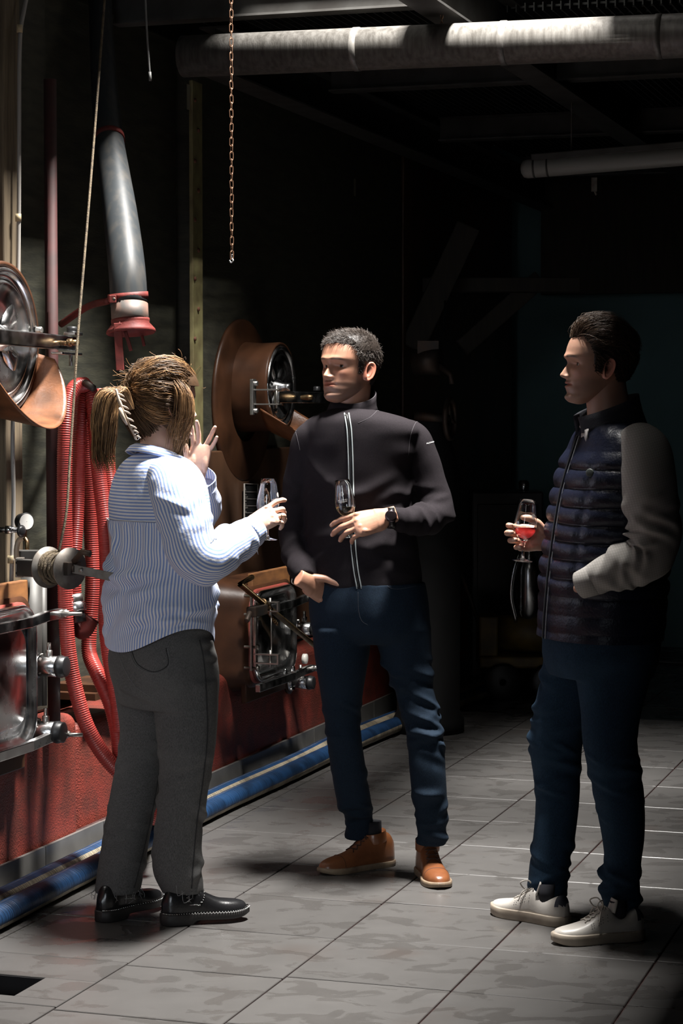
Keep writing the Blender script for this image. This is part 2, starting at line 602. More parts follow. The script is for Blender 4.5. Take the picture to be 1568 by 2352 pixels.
# curb of the roof opening
b = MB()
for (v0, v1, u0, u1) in ((HV0 - .05, HV1 + .05, HU0 - .05, HU0), (HV0 - .05, HV1 + .05, HU1, HU1 + .05), (HV0 - .05, HV0, HU0, HU1), (HV1, HV1 + .05, HU0, HU1)):
    b.box(room((v0 + v1) / 2, (u0 + u1) / 2, 3.66), ((v1 - v0) / 2, (u1 - u0) / 2, .27), (VV, UU, ZZ))
struct('trim_1', b, ROOFM)


def ibeam(p0, p1, w, h, t=.008):
    p0, p1 = np.asarray(p0, float), np.asarray(p1, float)
    b = MB()
    beam(b, p0 + ZZ * t / 2, p1 + ZZ * t / 2, w, t)
    beam(b, p0 + ZZ * (h - t / 2), p1 + ZZ * (h - t / 2), w, t)
    beam(b, p0 + ZZ * h / 2, p1 + ZZ * h / 2, t, h - 2 * t)
    return b


for (v, u0, u1, w, h, z, lab) in ((-1.93, 6.80, 13.7, .12, .20, 2.86, 'steel main beam running above the round duct, lit beside the roof opening'),
                                  (-2.98, 7.7, 13.7, .12, .18, 2.80, 'dark steel beam running along the top of the vats'),
                                  (-.35, 7.7, 13.7, .13, .20, 2.86, 'dark steel main beam above the fluorescent fitting')):
    tag(obj('steel_beam', ibeam(room(v, u0, z), room(v, u1, z), w, h), STEELD), lab, 'beam')
JZ = 2.90
for (u, v0, v1, lab) in ((7.16, -3.15, -2.0, 'grimy steel joist along the near edge of the grated deck, left of the main beam'),
                         (8.95, -2.92, 2.6, 'grimy steel joist just beyond the round duct'),
                         (10.75, -2.92, 2.6, 'grimy steel joist at the middle of the grated deck'),
                         (12.6, -2.92, 2.6, 'grimy steel joist at the far end of the grated deck')):
    tag(obj('steel_joist', ibeam(room(v0, u, JZ), room(v1, u, JZ), .08, .12), STEELD), lab, 'joist')
GRAT = mat('steel_grating', (0.10, 0.105, 0.10), 0.45, 0.6, col2=(0.05, 0.05, 0.048), scale=15)
for (u0, u1, v0, v1, lab) in ((7.20, 8.95, -3.1, -1.93, 'steel bar grating above the round duct, left of the main beam'),
                              (8.0, 8.95, -1.93, .6, 'steel bar grating above the round duct, right of the main beam'),
                              (8.97, 10.73, -2.95, -1.93, 'steel bar grating in the middle bay beside the vats'),
                              (8.97, 10.73, -1.93, 2.0, 'steel bar grating in the middle bay over the walkway'),
                              (10.77, 12.6, -2.95, 2.0, 'steel bar grating in the farthest bay')):
    g = empty('deck_grating', room((v0 + v1) / 2, (u0 + u1) / 2, JZ + .12), lab, 'grating')
    b = MB()
    n = int((v1 - v0) / .034)
    for i in range(n):
        v = v0 + (i + .5) * (v1 - v0) / n
        b.box(room(v, (u0 + u1) / 2, JZ + .14), (.0025, (u1 - u0) / 2, .016), (VV, UU, ZZ))
    obj('bearing_bars', b, GRAT, g, kind='stuff')
    b = MB()
    n = int((u1 - u0) / .10)
    for i in range(n):
        b.box(room((v0 + v1) / 2, u0 + (i + .5) * (u1 - u0) / n, JZ + .150), ((v1 - v0) / 2, .003, .004), (VV, UU, ZZ))
    obj('cross_bars', b, GRAT, g, kind='stuff')

# round duct under the deck
DUCT = mat('galvanised_duct', (0.15, 0.142, 0.13), 0.45, 0.25, col2=(0.08, 0.074, 0.066), scale=9, detail=9, stretch=(7, 7, .8), bump=0.08, bscale=40)
d0, d1 = at(420, 130, 7.62), at(1700, 76, 7.05)
d1 = d0 + (d1 - d0) * 1.6
du = empty('round_duct', (d0 + d1) / 2, 'round galvanised ventilation duct crossing under the ceiling', 'duct')
ax = unit(d1 - d0)
b = MB(); b.lathe([(0, .02), (0, .072), (np.linalg.norm(d1 - d0), .072)], d0, ax, 40); obj('pipe', b, DUCT, du)
for s in (.206, .372, .54, .8):
    b = MB(); L = np.linalg.norm(d1 - d0) * s
    b.lathe([(L - .012, .072), (L - .01, .0742), (L + .01, .0742), (L + .012, .072)], d0, ax, 40); obj('seam_band', b, DUCT, du)

# fluorescent fitting, unlit
f0, f1 = at(1196, 389, 9.5), at(1668, 350, 9.25)
fl = empty('fluorescent_fitting', f0, 'unlit grey tubular fluorescent fitting hanging at upper right', 'lamp')
PLAS = mat('dusty_diffuser', (0.23, 0.225, 0.21), 0.4)
ax = unit(f1 - f0); L = np.linalg.norm(f1 - f0)
b = MB(); b.lathe([(0, .004), (.002, .02), (.012, .036), (.03, .042), (L, .042)], f0, ax, 24); obj('diffuser', b, PLAS, fl)
b = MB(); beam(b, f0 + ax * .05 + ZZ * .045, f1 + ZZ * .045, .06, .03); obj('housing', b, STEELD, fl, .004)
for s in (.06, .12):
    b = MB(); b.lathe([(s - .004, .0425), (s - .004, .044), (s + .004, .044), (s + .004, .0425)], f0, ax, 24); obj('clip', b, STEELD, fl)
for s in (.25, .8):
    b = MB(); b.tube([f0 + ax * L * s + ZZ * .05, f0 + ax * L * s + ZZ * .62], .004, 6); obj('hanger', b, STEELD, fl)
p = at(1364, 408, 9.4)
b = MB(); b.box(p - ZZ * .03, (.012, .006, .03)); b.tube([p - ZZ * .05, p - ZZ * .075 + XX * .01], .005, 6)
tag(obj('hook', b, GALV), 'small pale metal hook hanging below the fluorescent fitting', 'hook')

# back of the hall: door with glass, machines, timber frames
GLASSD = mat('dark_window_glass', (0.01, 0.012, 0.015), 0.05)
dz = empty('door_1', room(-.9, 13.80, 0), kind='structure')
b = MB()
c0, c1 = -1.78, -.35
b.box(room(c0, 13.79, 1.02), (.06, .04, 1.02), (VV, UU, ZZ)); b.box(room(c1, 13.79, 1.02), (.06, .04, 1.02), (VV, UU, ZZ)); b.box(room((c0 + c1) / 2, 13.79, 2.03), ((c1 - c0) / 2 + .06, .04, .06), (VV, UU, ZZ))
obj('door_frame', b, DARKWOOD, dz, .004)
for i in range(2):
    vm = c0 + .06 + (c1 - c0 - .12) * (.25 + .5 * i)
    b = MB(); b.box(room(vm, 13.80, .48), (.3, .02, .46), (VV, UU, ZZ)); obj('door_panel', b, DARKWOOD, dz, .004)
    b = MB(); b.box(room(vm, 13.80, 1.47), (.27, .006, .48), (VV, UU, ZZ)); obj('pane', b, GLASSD, dz)
    b = MB()
    for sx in (-1, 1):
        b.box(room(vm + sx * .285, 13.79, 1.47), (.02, .02, .5), (VV, UU, ZZ))
    obj('stile', b, DARKWOOD, dz)

b = MB(); b.box(room(.9, 13.55, 2.82), (3.9, .06, .56), (VV, UU, ZZ)); struct('trim_2', b, DARKWOOD)
# timber post and braces at the right and at the middle
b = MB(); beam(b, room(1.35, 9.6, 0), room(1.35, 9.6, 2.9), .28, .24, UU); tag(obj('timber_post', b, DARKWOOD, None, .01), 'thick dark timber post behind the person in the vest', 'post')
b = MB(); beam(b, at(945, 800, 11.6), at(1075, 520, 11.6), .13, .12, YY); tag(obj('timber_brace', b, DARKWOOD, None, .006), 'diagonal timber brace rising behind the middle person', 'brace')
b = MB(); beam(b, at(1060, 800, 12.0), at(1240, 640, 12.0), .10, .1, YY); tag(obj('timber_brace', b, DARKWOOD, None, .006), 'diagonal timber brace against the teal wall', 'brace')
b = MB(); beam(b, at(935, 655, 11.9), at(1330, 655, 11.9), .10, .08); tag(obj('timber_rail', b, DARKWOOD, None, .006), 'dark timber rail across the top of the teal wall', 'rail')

# grape press with hand wheel
pr = empty('grape_press', at(985, 960, 10.2) * np.array([1, 1, 0]), 'black cast iron press with hand wheel behind the middle person', 'press')
pc = at(985, 960, 10.2)
base = np.array([pc[0], pc[1], 0])
b = MB(); b.lathe([(0, .05), (0, .17), (.06, .17), (.1, .15), (1.2, .15), (1.25, .14), (1.45, .09), (1.5, .08)], base, ZZ, 28); obj('body', b, mat('sooty_cast_iron', (.008, .008, .008), .75, Specular_IOR_Level=.2), pr)
w0 = at(1000, 955, 10.1); w1 = at(1033, 962, 10.1)
b = MB(); b.tube([w0 - XX * .1, w1], .022, 10); obj('shaft', b, IRON, pr)
wax = unit([.95, -.3, 0])
b = MB()
e1 = unit(np.cross(wax, ZZ))
b.tube([w1 + (ZZ * math.cos(t) + e1 * math.sin(t)) * .092 for t in np.linspace(0, 2 * math.pi, 33)], .013, 8, caps=False)
for t in (0.3, 0.3 + 2.094, 0.3 + 4.189):
    b.tube([w1, w1 + (ZZ * math.cos(t) + e1 * math.sin(t)) * .09], .009, 6)
obj('hand_wheel', b, IRON, pr)
g0 = at(982, 832, 10.2)
b = MB(); b.lathe([(-.06, .01), (-.06, .062), (.06, .062), (.06, .01)], g0, unit([.9, -.44, 0]), 20); b.box(g0 + ZZ * .07, (.05, .03, .03)); obj('gearbox', b, IRON, pr)
b = MB(); b.tube([g0 + XX * .03, at(1035, 862, 10.15), at(1037, 882, 10.15)], .013, 8); obj('crank', b, IRON, pr)
b = MB(); b.tube([at(1022, 690, 10.4), at(1020, 760, 10.4), at(985, 800, 10.2)], .006, 6); obj('cable', b, BLACKRUB, pr)

# black cabinet and yellow pump at the back
DKGREY = mat('black_enamel', (0.016, 0.016, 0.018), 0.3)
cb = empty('control_cabinet', at(1150, 1560, 12.2) * np.array([1, 1, 0]), 'black control cabinet standing before the dark door', 'cabinet')
cc = at(1160, 1300, 12.2)
b = MB(); b.box((cc[0], cc[1], .55), (.2, .16, .52)); obj('body', b, DKGREY, cb, .01)
b = MB(); b.box((cc[0], cc[1] - .165, .62), (.17, .006, .38)); obj('door', b, DKGREY, cb, .004)
b = MB(); b.box((cc[0] + .14, cc[1] - .178, .62), (.01, .01, .05)); obj('handle', b, CHROME, cb, .003)
b = MB(); b.lathe([(0, .028), (.006, .03), (.05, .03), (.06, .02)], (cc[0] + .1, cc[1] - .05, 1.07), ZZ, 16); obj('indicator_cap', b, CHROME, cb)
YEL = mat('yellow_enamel', (0.20, 0.13, 0.025), 0.5, 0.0, col2=(0.09, 0.06, 0.02), scale=9)
pp = empty('wheeled_pump', floor_at(1200, 1600), 'yellow and chrome wheeled pump in the dark background', 'pump')
q = floor_at(1200, 1600)
b = MB(); b.box(q + np.array([-.02, 0, .2]), (.22, .16, .03)); b.box(q + np.array([-.19, 0, .32]), (.05, .12, .12)); obj('chassis', b, YEL, pp, .01)
b = MB(); b.lathe([(-.16, .02), (-.16, .09), (-.02, .10), (.12, .10), (.14, .05)], q + np.array([.02, 0, .34]), unit([1, -.3, 0]), 24); obj('motor', b, YEL, pp)
b = MB(); b.lathe([(0, .05), (.03, .065), (.26, .065), (.3, .05), (.34, .03), (.46, .03)], q + np.array([.03, -.02, .42]), ZZ, 24); obj('pump_column', b, CHROME, pp)
b = MB(); b.tube([q + np.array([-.04, -.05, .40]), q + np.array([-.07, -.06, .55]), q + np.array([-.05, -.06, .70]), q + np.array([-.02, -.04, .78])], .012, 10, 16); obj('outlet_pipe', b, CHROME, pp)
for sx in (-1, 1):
    b = MB(); b.lathe([(-.02, .02), (-.022, .085), (-.01, .1), (.01, .1), (.022, .085), (.02, .02)], q + np.array([sx * .12, -.19, .1]), YY, 24); obj('wheel', b, BLACKRUB, pp)
b = MB(); b.tube([q + np.array([-.2, .05, .3]), q + np.array([-.36, .06, .75])], .012, 8); obj('push_handle', b, IRON, pp)

# ================================================================== EQUIPMENT ON THE TANK WALL
# timber post and conduit at the left edge
b = MB(); p0 = wall_at(4, 1000, -3.13); b.box((p0[0], p0[1], 1.72), (.045, .06, 1.25), (VV, UU, ZZ))
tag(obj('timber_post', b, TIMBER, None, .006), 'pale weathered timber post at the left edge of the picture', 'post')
CABLE = mat('grey_conduit', (0.30, 0.28, 0.255), 0.45)
pts = [wall_at(62, -10, -3.06), wall_at(55, 25, -3.06), wall_at(48, 62, -3.06), wall_at(45, 120, -3.06)] + [wall_at(x, y, -3.06) for x, y in ((44, 300), (42, 600), (36, 800), (29, 1000), (31, 1150), (26, 1340))]
cd = empty('conduit', pts[-1], 'thin grey conduit running down beside the pale timber post', 'conduit')
b = MB(); b.tube(pts, .0068, 10, 60); obj('pipe', b, CABLE, cd)
for y in (66, 500, 1285):
    p = wall_at(45 if y < 200 else (42 if y < 600 else 24), y, -3.06)
    b = MB(); b.lathe([(-.012, .005), (-.012, .0095), (.012, .0095), (.012, .005)], p, ZZ, 14); obj('clip', b, mat('cream_clip', (.45, .36, .22), .5), cd)

RIBC = 5


def manhole(name, px, py, v, R, label, wallv=-3.2, flange=None, neck=None, arm='left'):
    c = wall_at(px, py, v)
    g = empty(name, c, label, 'manhole')
    ax = VV
    # neck from the wall
    cw = c - VV * (v - wallv)
    if flange:
        fc = wall_at(flange[0], flange[1], wallv)
        b = MB(); b.lathe([(0, .02), (.0, flange[2]), (.012, flange[2]), (.02, flange[2] - .012), (.022, R * 1.0)], fc, ax, 64); obj('flange', b, RUSTY, g)
    L = v - wallv
    b = MB(); b.lathe([(-L, R * 1.12), (-L * .5, R * 1.08), (-.03, R * 1.09), (-.004, R * 1.10), (.006, R * 1.085), (.004, R * 1.03), (-.03, R * 1.02)], c, ax, 64); obj('neck', b, RUSTY, g)
    # chrome door dish
    prof = [(-.03, R * 1.01), (.004, R * 1.01), (.012, R * .985), (.012, R * .955), (.002, R * .93), (-.006, R * .88), (-.004, R * .84), (.004, R * .80), (.004, R * .78), (-.006, R * .74), (-.020, R * .5), (-.026, R * .2), (-.026, .004)]
    b = MB(); b.lathe(prof, c, ax, 72); dsh = obj('door_dish', b, CHROME, g)
    for i in range(RIBC):
        t = 0.35 + i * 2 * math.pi / RIBC
        e1 = ZZ; e2 = np.cross(ax, e1)
        dr_ = e1 * math.cos(t) + e2 * math.sin(t); tg = np.cross(ax, dr_)
        G = []
        for s in np.linspace(-1, 1, 13):
            row = []
            for w in np.linspace(-1, 1, 9):
                rr = R * (.46 + .26 * s); ww = R * .15 * w * (1.15 + .5 * s)
                hgt = .016 * (1 - s * s) ** .5 * (1 - w * w) ** .5
                row.append(c + dr_ * rr + tg * ww + ax * (-.024 + .004 * abs(s) + hgt))
            G.append(row)
        b = MB(); b.grid(np.array(G), False); obj('pressed_rib', b, CHROME, dsh)
    b = MB(); b.lathe([(-.03, R * .2), (-.012, R * .19), (.01, R * .12), (.03, R * .10), (.045, R * .10)], c, ax, 28, cap1=True); obj('hub', b, CHROME, g)
    return g, c


# upper left manhole, with clamp arm and run-off chute
g1, c1 = manhole('round_manhole', 9, 776, -2.98, .212, 'bright steel round manhole door with clamp bar at left edge')
arm0, arm1 = c1 - UU * .26 + VV * .055, wall_at(178, 793, -2.91)
arm1 = c1 + UU * np.dot(arm1 - c1, UU) + VV * .06 + ZZ * (arm1[2] - c1[2] + .004)
b = MB(); beam(b, arm0, arm1, .026, .046); obj('clamp_arm', b, CHROME, g1, .004)
aend = arm1
b = MB(); b.box(aend - UU * .01 + ZZ * .032, (.03, .02, .005), (UU, VV, ZZ)); b.box(aend - UU * .06 - ZZ * .032, (.075, .02, .004), (UU, VV, ZZ)); obj('end_bracket', b, CHROME, g1, .002)
b = MB(); b.lathe([(.036, .004), (.036, .017), (.052, .017), (.055, .013)], aend - UU * .02, ZZ, 18, cap1=True); obj('adjusting_knob', b, BLACKRUB, g1)
b = MB(); b.lathe([(-.07, .006), (-.034, .006)], aend - UU * .03, ZZ, 10, cap0=True, cap1=True); obj('pin', b, STEEL, g1)
bp_ = aend - UU * .13 + VV * .018
b = MB(); b.tube([bp_ - VV * .01, bp_ + VV * .03 - ZZ * .004], .008, 10); b.lathe([(.018, .012), (.018, .013), (.034, .013), (.036, .008)], bp_, VV, 6, cap1=True); b.lathe([(.03, .009), (.055, .0095)], bp_, VV, 12, cap1=True); obj('brass_fitting', b, BRASS, g1)
for dz_ in (.0, -.022):
    p = c1 + UU * .20 + VV * .012 + ZZ * (.03 + dz_)
    b = MB(); b.lathe([(0, .011), (.018, .011), (.02, .008)], p, VV, 8, cap1=True); obj('hinge_nut', b, STEEL, g1)
CHUTE = mat('scratched_brown_chute', (0.19, 0.075, 0.032), 0.35, 0.0, col2=(0.09, 0.038, 0.018), scale=16, detail=10, bump=0.1, bscale=120)


def chute(c, R, out, label, parent, drop=.0, a0=100, a1=262):
    n, m = 40, 12
    G = []
    for i, s in enumerate(np.linspace(0, 1, m)):
        row = []
        for t in np.linspace(math.radians(a0), math.radians(a1), n):
            lip = out * s * (.25 + .75 * max(0.0, math.cos(t - math.pi)) ** .7)
            r = R * (1.13 + .06 * s)
            e2 = np.cross(VV, ZZ)
            row.append(c + VV * (-.03 + lip) + (ZZ * math.cos(t) + e2 * math.sin(t)) * r - ZZ * drop * s)
        G.append(row)
    b = MB(); b.grid(np.array(G), False)
    o = obj('runoff_chute', b, CHUTE, parent)
    sd = o.modifiers.new('thick', 'SOLIDIFY'); sd.thickness = .004
    return o


chute(c1, .212, .185, '', g1, .025)

# middle manhole on the brown flange
g2, c2 = manhole('round_manhole', 644, 889, -3.03, .172, 'dim round manhole door on big brown flange behind the middle person', flange=(553, 921, .346))
chute(c2, .172, .24, '', g2, .09, 118, 246)
hp = wall_at(581, 912, -2.99)
b = MB(); b.box(hp, (.007, .02, .072), (VV, UU, ZZ)); obj('hinge_plate', b, STEEL, g2, .002)
for s in (-1, 1):
    b = MB(); b.box(hp + VV * .05 + UU * .015 + ZZ * s * .029, (.06, .02, .003), (VV, UU, ZZ)); obj('hinge_ear', b, STEEL, g2, .001)
    b = MB(); b.lathe([(0, .011), (.015, .011), (.017, .007)], hp + VV * .004 + ZZ * s * .055, VV, 6, cap1=True); obj('hinge_bolt', b, STEEL, g2)
b = MB(); b.tube([hp + VV * .1 - ZZ * .045, hp + VV * .1 + ZZ * .045], .005, 8); obj('hinge_pin', b, STEEL, g2)
b = MB(); beam(b, hp + VV * .10 + UU * .0, hp + VV * .125 + UU * .52, .022, .046); obj('clamp_arm', b, CHROME, g2, .003)
b = MB(); b.lathe([(0, .008), (.03, .012), (.034, .012), (.05, .009)], hp + VV * .135 + UU * .20, VV, 10, cap1=True); obj('clamp_fitting', b, BRASS, g2)
b = MB(); b.lathe([(.03, .015), (.045, .015), (.048, .01)], hp + VV * .12 + UU * .45, ZZ, 14, cap1=True); obj('adjusting_knob', b, BLACKRUB, g2)


# rectangular lower hatches
def rrect(w, h, r, n=8):
    pts = []
    for (sx, sy, a0) in ((1, 1, 0), (-1, 1, 90), (-1, -1, 180), (1, -1, 270)):
        for k in range(n):
            a = math.radians(a0 + 90 * k / (n - 1))
            pts.append((sx * (w / 2 - r) + r * math.cos(a), sy * (h / 2 - r) + r * math.sin(a)))
    return pts


def rr_loft(c, rows, n=8):
    """rows: (out, w, h, r) sections parallel to the wall."""
    G = []
    for (o_, w, h, r) in rows:
        G.append([c + UU * x + ZZ * y + VV * o_ for x, y in rrect(w, h, r, n)])
    return np.array(G)


GASK = mat('red_gasket', (0.30, 0.06, 0.045), 0.5)


def hatch(c, w, h, label, left):
    g = empty('steel_hatch', c, label, 'hatch')
    b = MB(); b.grid(rr_loft(c, [(-.17, w * 1.34, h * 1.25, .1), (-.10, w * 1.24, h * 1.2, .1), (-.04, w * 1.12, h * 1.12, .08), (-.015, w * 1.10, h * 1.10, .08), (-.015, w * .9, h * .9, .07)]), True, False, True); obj('moulded_neck', b, RUSTY, g)
    b = MB(); b.grid(rr_loft(c, [(-.016, w * 1.03, h * 1.03, .085), (-.006, w * 1.03, h * 1.03, .085), (-.006, w * .98, h * .98, .08)]), True, False, True); obj('gasket', b, GASK, g)
    b = MB(); b.grid(rr_loft(c, [(-.008, w, h, .09), (.010, w, h, .09), (.018, w * .985, h * .985, .088), (.018, w * .955, h * .95, .08), (.008, w * .93, h * .92, .075), (-.004, w * .88, h * .86, .07), (-.006, w * .80, h * .77, .07), (.010, w * .74, h * .70, .07), (.014, w * .70, h * .66, .06), (.012, w * .2, h * .2, .03)]), True, True, True)
    obj('pressed_door', b, CHROME, g)
    b = MB(); b.box(c + ZZ * (h / 2 + .02) - VV * .03 + UU * .03, (.012, w * .46, .05), (VV, UU, ZZ)); obj('upper_board', b, WOODB, g, .004)
    b = MB(); b.box(c - ZZ * (h / 2 + .035) - VV * .04, (.012, w * .50, .045), (VV, UU, ZZ)); obj('lower_board', b, RUSTY, g, .004)
    for s in (.17, -.22) if left else (.13, -.24):
        z = c[2] + s * h / .45
        q0 = c - UU * (w * .55) + VV * .030; q0[2] = z
        q1 = c + UU * (w * .33) + VV * .034; q1[2] = z
        q2 = c + UU * (w * .50) + VV * .05; q2[2] = z + .012
        q3 = c + UU * (w * .50 + .10) + VV * .05; q3[2] = z + .012
        bm_ = MB()
        G = []
        for q in (q0, q0 + UU * .15, q1, q2, q3):
            G.append([q + VV * dv + ZZ * dz2 for dv, dz2 in ((.011, .016), (-.011, .016), (-.011, -.016), (.011, -.016))])
        bm_.grid(np.array(G), True, True, True)
        bm_.smooth = [False] * len(bm_.f)
        ar = obj('clamp_arm', bm_, CHROME, g, .003)
        b = MB(); b.tube([q3 - UU * .02 + VV * .0, q3 + VV * .075], .0065, 10); b.lathe([(.010, .012), (.010, .014), (.022, .014), (.024, .010), (.03, .010)], q3 - UU * .0, VV, 6, cap1=True); obj('clamp_bolt', b, STEEL, ar)
    return g


hc = wall_at(75, 1545, -2.99)
hc = hc - UU * .25
hatch(hc, .50, .445, 'bright steel lower hatch with two clamp bars at left edge', True)
hc2 = wall_at(628, 1452, -2.995)
h2 = hatch(hc2, .50, .375, 'dim steel lower hatch under the long lever bar', False)
hx = wall_at(577, 1452, -2.975)
b = MB(); b.box(hx, (.004, .008, .155), (VV, UU, ZZ)); b.box(hx + VV * .02, (.003, .008, .14), (VV, UU, ZZ)); obj('hinge_strap', b, STEEL, h2, .001)
for z in (.105, -.105):
    for s in (-1, 1):
        b = MB(); b.box(hx + VV * .065 + ZZ * (z + s * .018), (.05, .012, .0025), (VV, UU, ZZ)); obj('hinge_ear', b, STEEL, h2)
    b = MB(); b.tube([hx + VV * .08 + ZZ * (z - .035), hx + VV * .08 + ZZ * (z + .035)], .0055, 8); obj('hinge_pin', b, STEEL, h2)
    b = MB(); b.box(hx + VV * .115 + ZZ * z, (.003, .012, .02), (VV, UU, ZZ)); obj('hinge_end', b, STEEL, h2)
for z in (.145, .07, -.06, -.145):
    b = MB(); b.lathe([(-.03, .006), (.02, .006), (.022, .012), (.032, .012)], hx + ZZ * z, VV, 6, cap1=True); obj('hinge_bolt', b, STEEL, h2)
b = MB(); b.tube([hx + VV * .085 + ZZ * .09, hx + VV * .085 - ZZ * .09], .003, 6); obj('hinge_rod', b, STEEL, h2)
for du_ in (.0, .1):
    p = hc2 + UU * (.02 + du_) + VV * .045 - ZZ * .2
    b = MB(); b.lathe([(0, .009), (.012, .009), (.02, .006), (.024, .002)], p + ZZ * .025, ZZ, 10, cap1=True); obj('acorn_nut', b, CHROME, h2)

# long diagonal lever bar in front of the middle hatch
l0, l1, l2 = wall_at(558, 1330, -2.93), wall_at(551, 1342, -2.90), wall_at(722, 1482, -2.90)
lv = empty('lever_bar', l1, 'long bronze lever bar slanting across the dim lower hatch', 'lever')
b = MB(); b.tube([l0 + UU * .1, l1, l2], .011, 10); obj('bar', b, BRASS, lv)
lc = l1 + (l2 - l1) * .30
b = MB(); b.lathe([(-.02, .012), (-.02, .018), (.02, .018), (.02, .012)], lc, unit(l2 - l1), 16); obj('sleeve', b, BRASS, lv)
b = MB(); b.tube([lc - VV * .02 + ZZ * .02, lc + UU * .16 - ZZ * .1], .0055, 8)
for i in range(14):
    q = lc - VV * .02 + ZZ * .02 + (UU * .16 - ZZ * .12 + VV * .02) * i / 14
    b.lathe([(-.002, .0055), (0, .0085), (.002, .0055)], q, unit(UU * .16 - ZZ * .12), 10)
obj('threaded_rod', b, BRASS, lv)
b = MB(); b.box(lc - UU * .08 - ZZ * .02, (.02, .07, .02), (VV, UU, ZZ)); b.tube([lc - UU * .16 - ZZ * .02, lc - UU * .20 - ZZ * .05], .012, 8); obj('catch', b, IRON, lv, .004)


def sample_valve(p, label, d=0.030):
    g = empty('sampling_valve', p, label, 'valve', 'sampling valves on the vats')
    b = MB(); b.lathe([(-.012, .005), (-.012, .052), (0, .052), (.002, .03)], p, VV, 28); obj('mount_plate', b, RUSTY, g)
    b = MB(); b.lathe([(0, .04), (.008, .04), (.01, .034), (.016, .034)], p, VV, 28); obj('flange', b, CHROME, g)
    b = MB(); b.lathe([(.012, d), (.014, d + .003), (.075, d + .003), (.078, d), (.078, .01)], p, VV, 32); obj('barrel', b, CHROME, g)
    b = MB(); b.lathe([(.076, d + .001), (.078, d + .005), (.09, d + .006), (.094, d + .003), (.105, d + .003), (.107, d - .002)], p, VV, 28, cap1=True); obj('cap', b, BLACKRUB, g)
    for t in (.6, 2.2, 3.8, 5.4):
        b = MB(); b.lathe([(.006, .007), (.014, .007), (.016, .004)], p + (ZZ * math.cos(t) + UU * math.sin(t)) * .038, VV, 6, cap1=True); obj('flange_bolt', b, STEEL, g)
    b = MB(); b.tube([p + VV * .045 + ZZ * .03, p + VV * .045 + ZZ * .075], .007, 8); b.lathe([(.03, .011), (.05, .012), (.052, .008)], p + VV * .045, ZZ, 6, cap1=True); obj('stem', b, STEEL, g)


sample_valve(wall_at(83, 1529, -3.01), 'chrome valve with black cap, upper of the two beside the left hatch')
sample_valve(wall_at(76, 1679, -3.01), 'chrome valve with black cap, lower of the two beside the left hatch')
sample_valve(wall_at(676, 1443, -3.02), 'small chrome valve beside the dim middle hatch, upper one', .025)
sample_valve(wall_at(667, 1566, -3.02), 'small chrome valve beside the dim middle hatch, lower one', .025)
p = wall_at(694, 1513, -2.98)
b = MB(); b.lathe([(0, .01), (.004, .022), (.02, .022), (.024, .01)], p, VV, 20, cap1=True); tag(obj('white_knob', b, mat('white_plastic', (.5, .48, .44), .4)), 'small white plastic knob beside the middle person\'s leg', 'knob')

# winch with rope drum
wn = empty('rope_winch', at(110, 1303, 6.5), 'hand winch with two round plates and wound rope at left', 'winch')
wa = unit([.72, -.69, .02])
w0 = at(110, 1303, 6.52)
w1 = w0 + wa * .104
for c_, nm in ((w0, 'drum_plate'), (w1, 'drum_plate')):
    b = MB(); b.lathe([(-.002, .004), (-.002, .063), (.002, .063), (.002, .004)], c_, wa, 48); obj(nm, b, GALV, wn)
b = MB(); b.lathe([(0, .03), (.104, .03)], w0, wa, 24); obj('drum_core', b, IRON, wn)
e1 = unit(np.cross(wa, ZZ)); e2 = np.cross(wa, e1)
pts = []
for i in range(240):
    t = i / 239
    k = t * 13 * 2 * math.pi
    r_ = .037 + .006 * math.sin(t * 37) + (.007 if .3 < t < .7 else 0)
    pts.append(w0 + wa * (.014 + .074 * abs(((t * 2.0) % 2) - 1)) + (e1 * math.cos(k) + e2 * math.sin(k)) * r_)
b = MB(); b.tube(pts, .0052, 6); obj('wound_rope', b, ROPE, wn)
b = MB(); b.box(w1 + wa * .012, (.026, .02, .012), (unit(np.cross(wa, ZZ)), ZZ, wa)); b.tube([w1, w1 + wa * .03], .014, 10); obj('hub_block', b, IRON, wn, .003)
b = MB(); beam(b, w1 + wa * .03 + np.array([-.01, 0, .0]), at(262, 1326, 6.40), .006, .026); obj('crank_bar', b, GALV, wn, .001)
b = MB(); b.tube([w1 + wa * .02 + ZZ * .02, w1 + wa * .035 + ZZ * .05 + XX * .015, w1 + wa * .05 + ZZ * .045 + XX * .03], .010, 8); obj('pawl', b, IRON, wn)
b = MB(); b.lathe([(.03, .009), (.042, .009), (.045, .005)], w1 + np.array([.012, 0, -.004]), wa, 6, cap1=True); obj('nut', b, STEEL, wn)
b = MB(); b.box(w0 - wa * .07 - ZZ * .005, (.06, .02, .026), (wa, unit(np.cross(wa, ZZ)), ZZ)); obj('bearing_bracket', b, STEELD, wn, .003)
bpz = at(46, 1303, 6.62)
b = MB(); b.box(bpz, (.012, .02, .03)); obj('wall_plate', b, GALV, wn, .002)
for s in (-1, 1):
    b = MB(); b.lathe([(0, .005), (.004, .005)], bpz + np.array([-.005, -.021, s * .016]), -YY, 10, cap1=True); obj('bolt_hole', b, BLACKRUB, wn)
# rope from the winch up to the ceiling
rp = [w0 + wa * .05 + ZZ * .04, at(152, 1180, 6.5), at(160, 1060, 6.55), at(168, 940, 6.6), at(178, 780, 6.65), at(193, 600, 6.75), at(207, 430, 6.85), at(222, 240, 6.95), at(240, 0, 7.05), at(246, -90, 7.1)]
b = MB(); b.tube(rp, .0042, 7, 120); tag(obj('hoist_rope', b, ROPE), 'thin worn rope rising from the winch to the ceiling', 'rope')

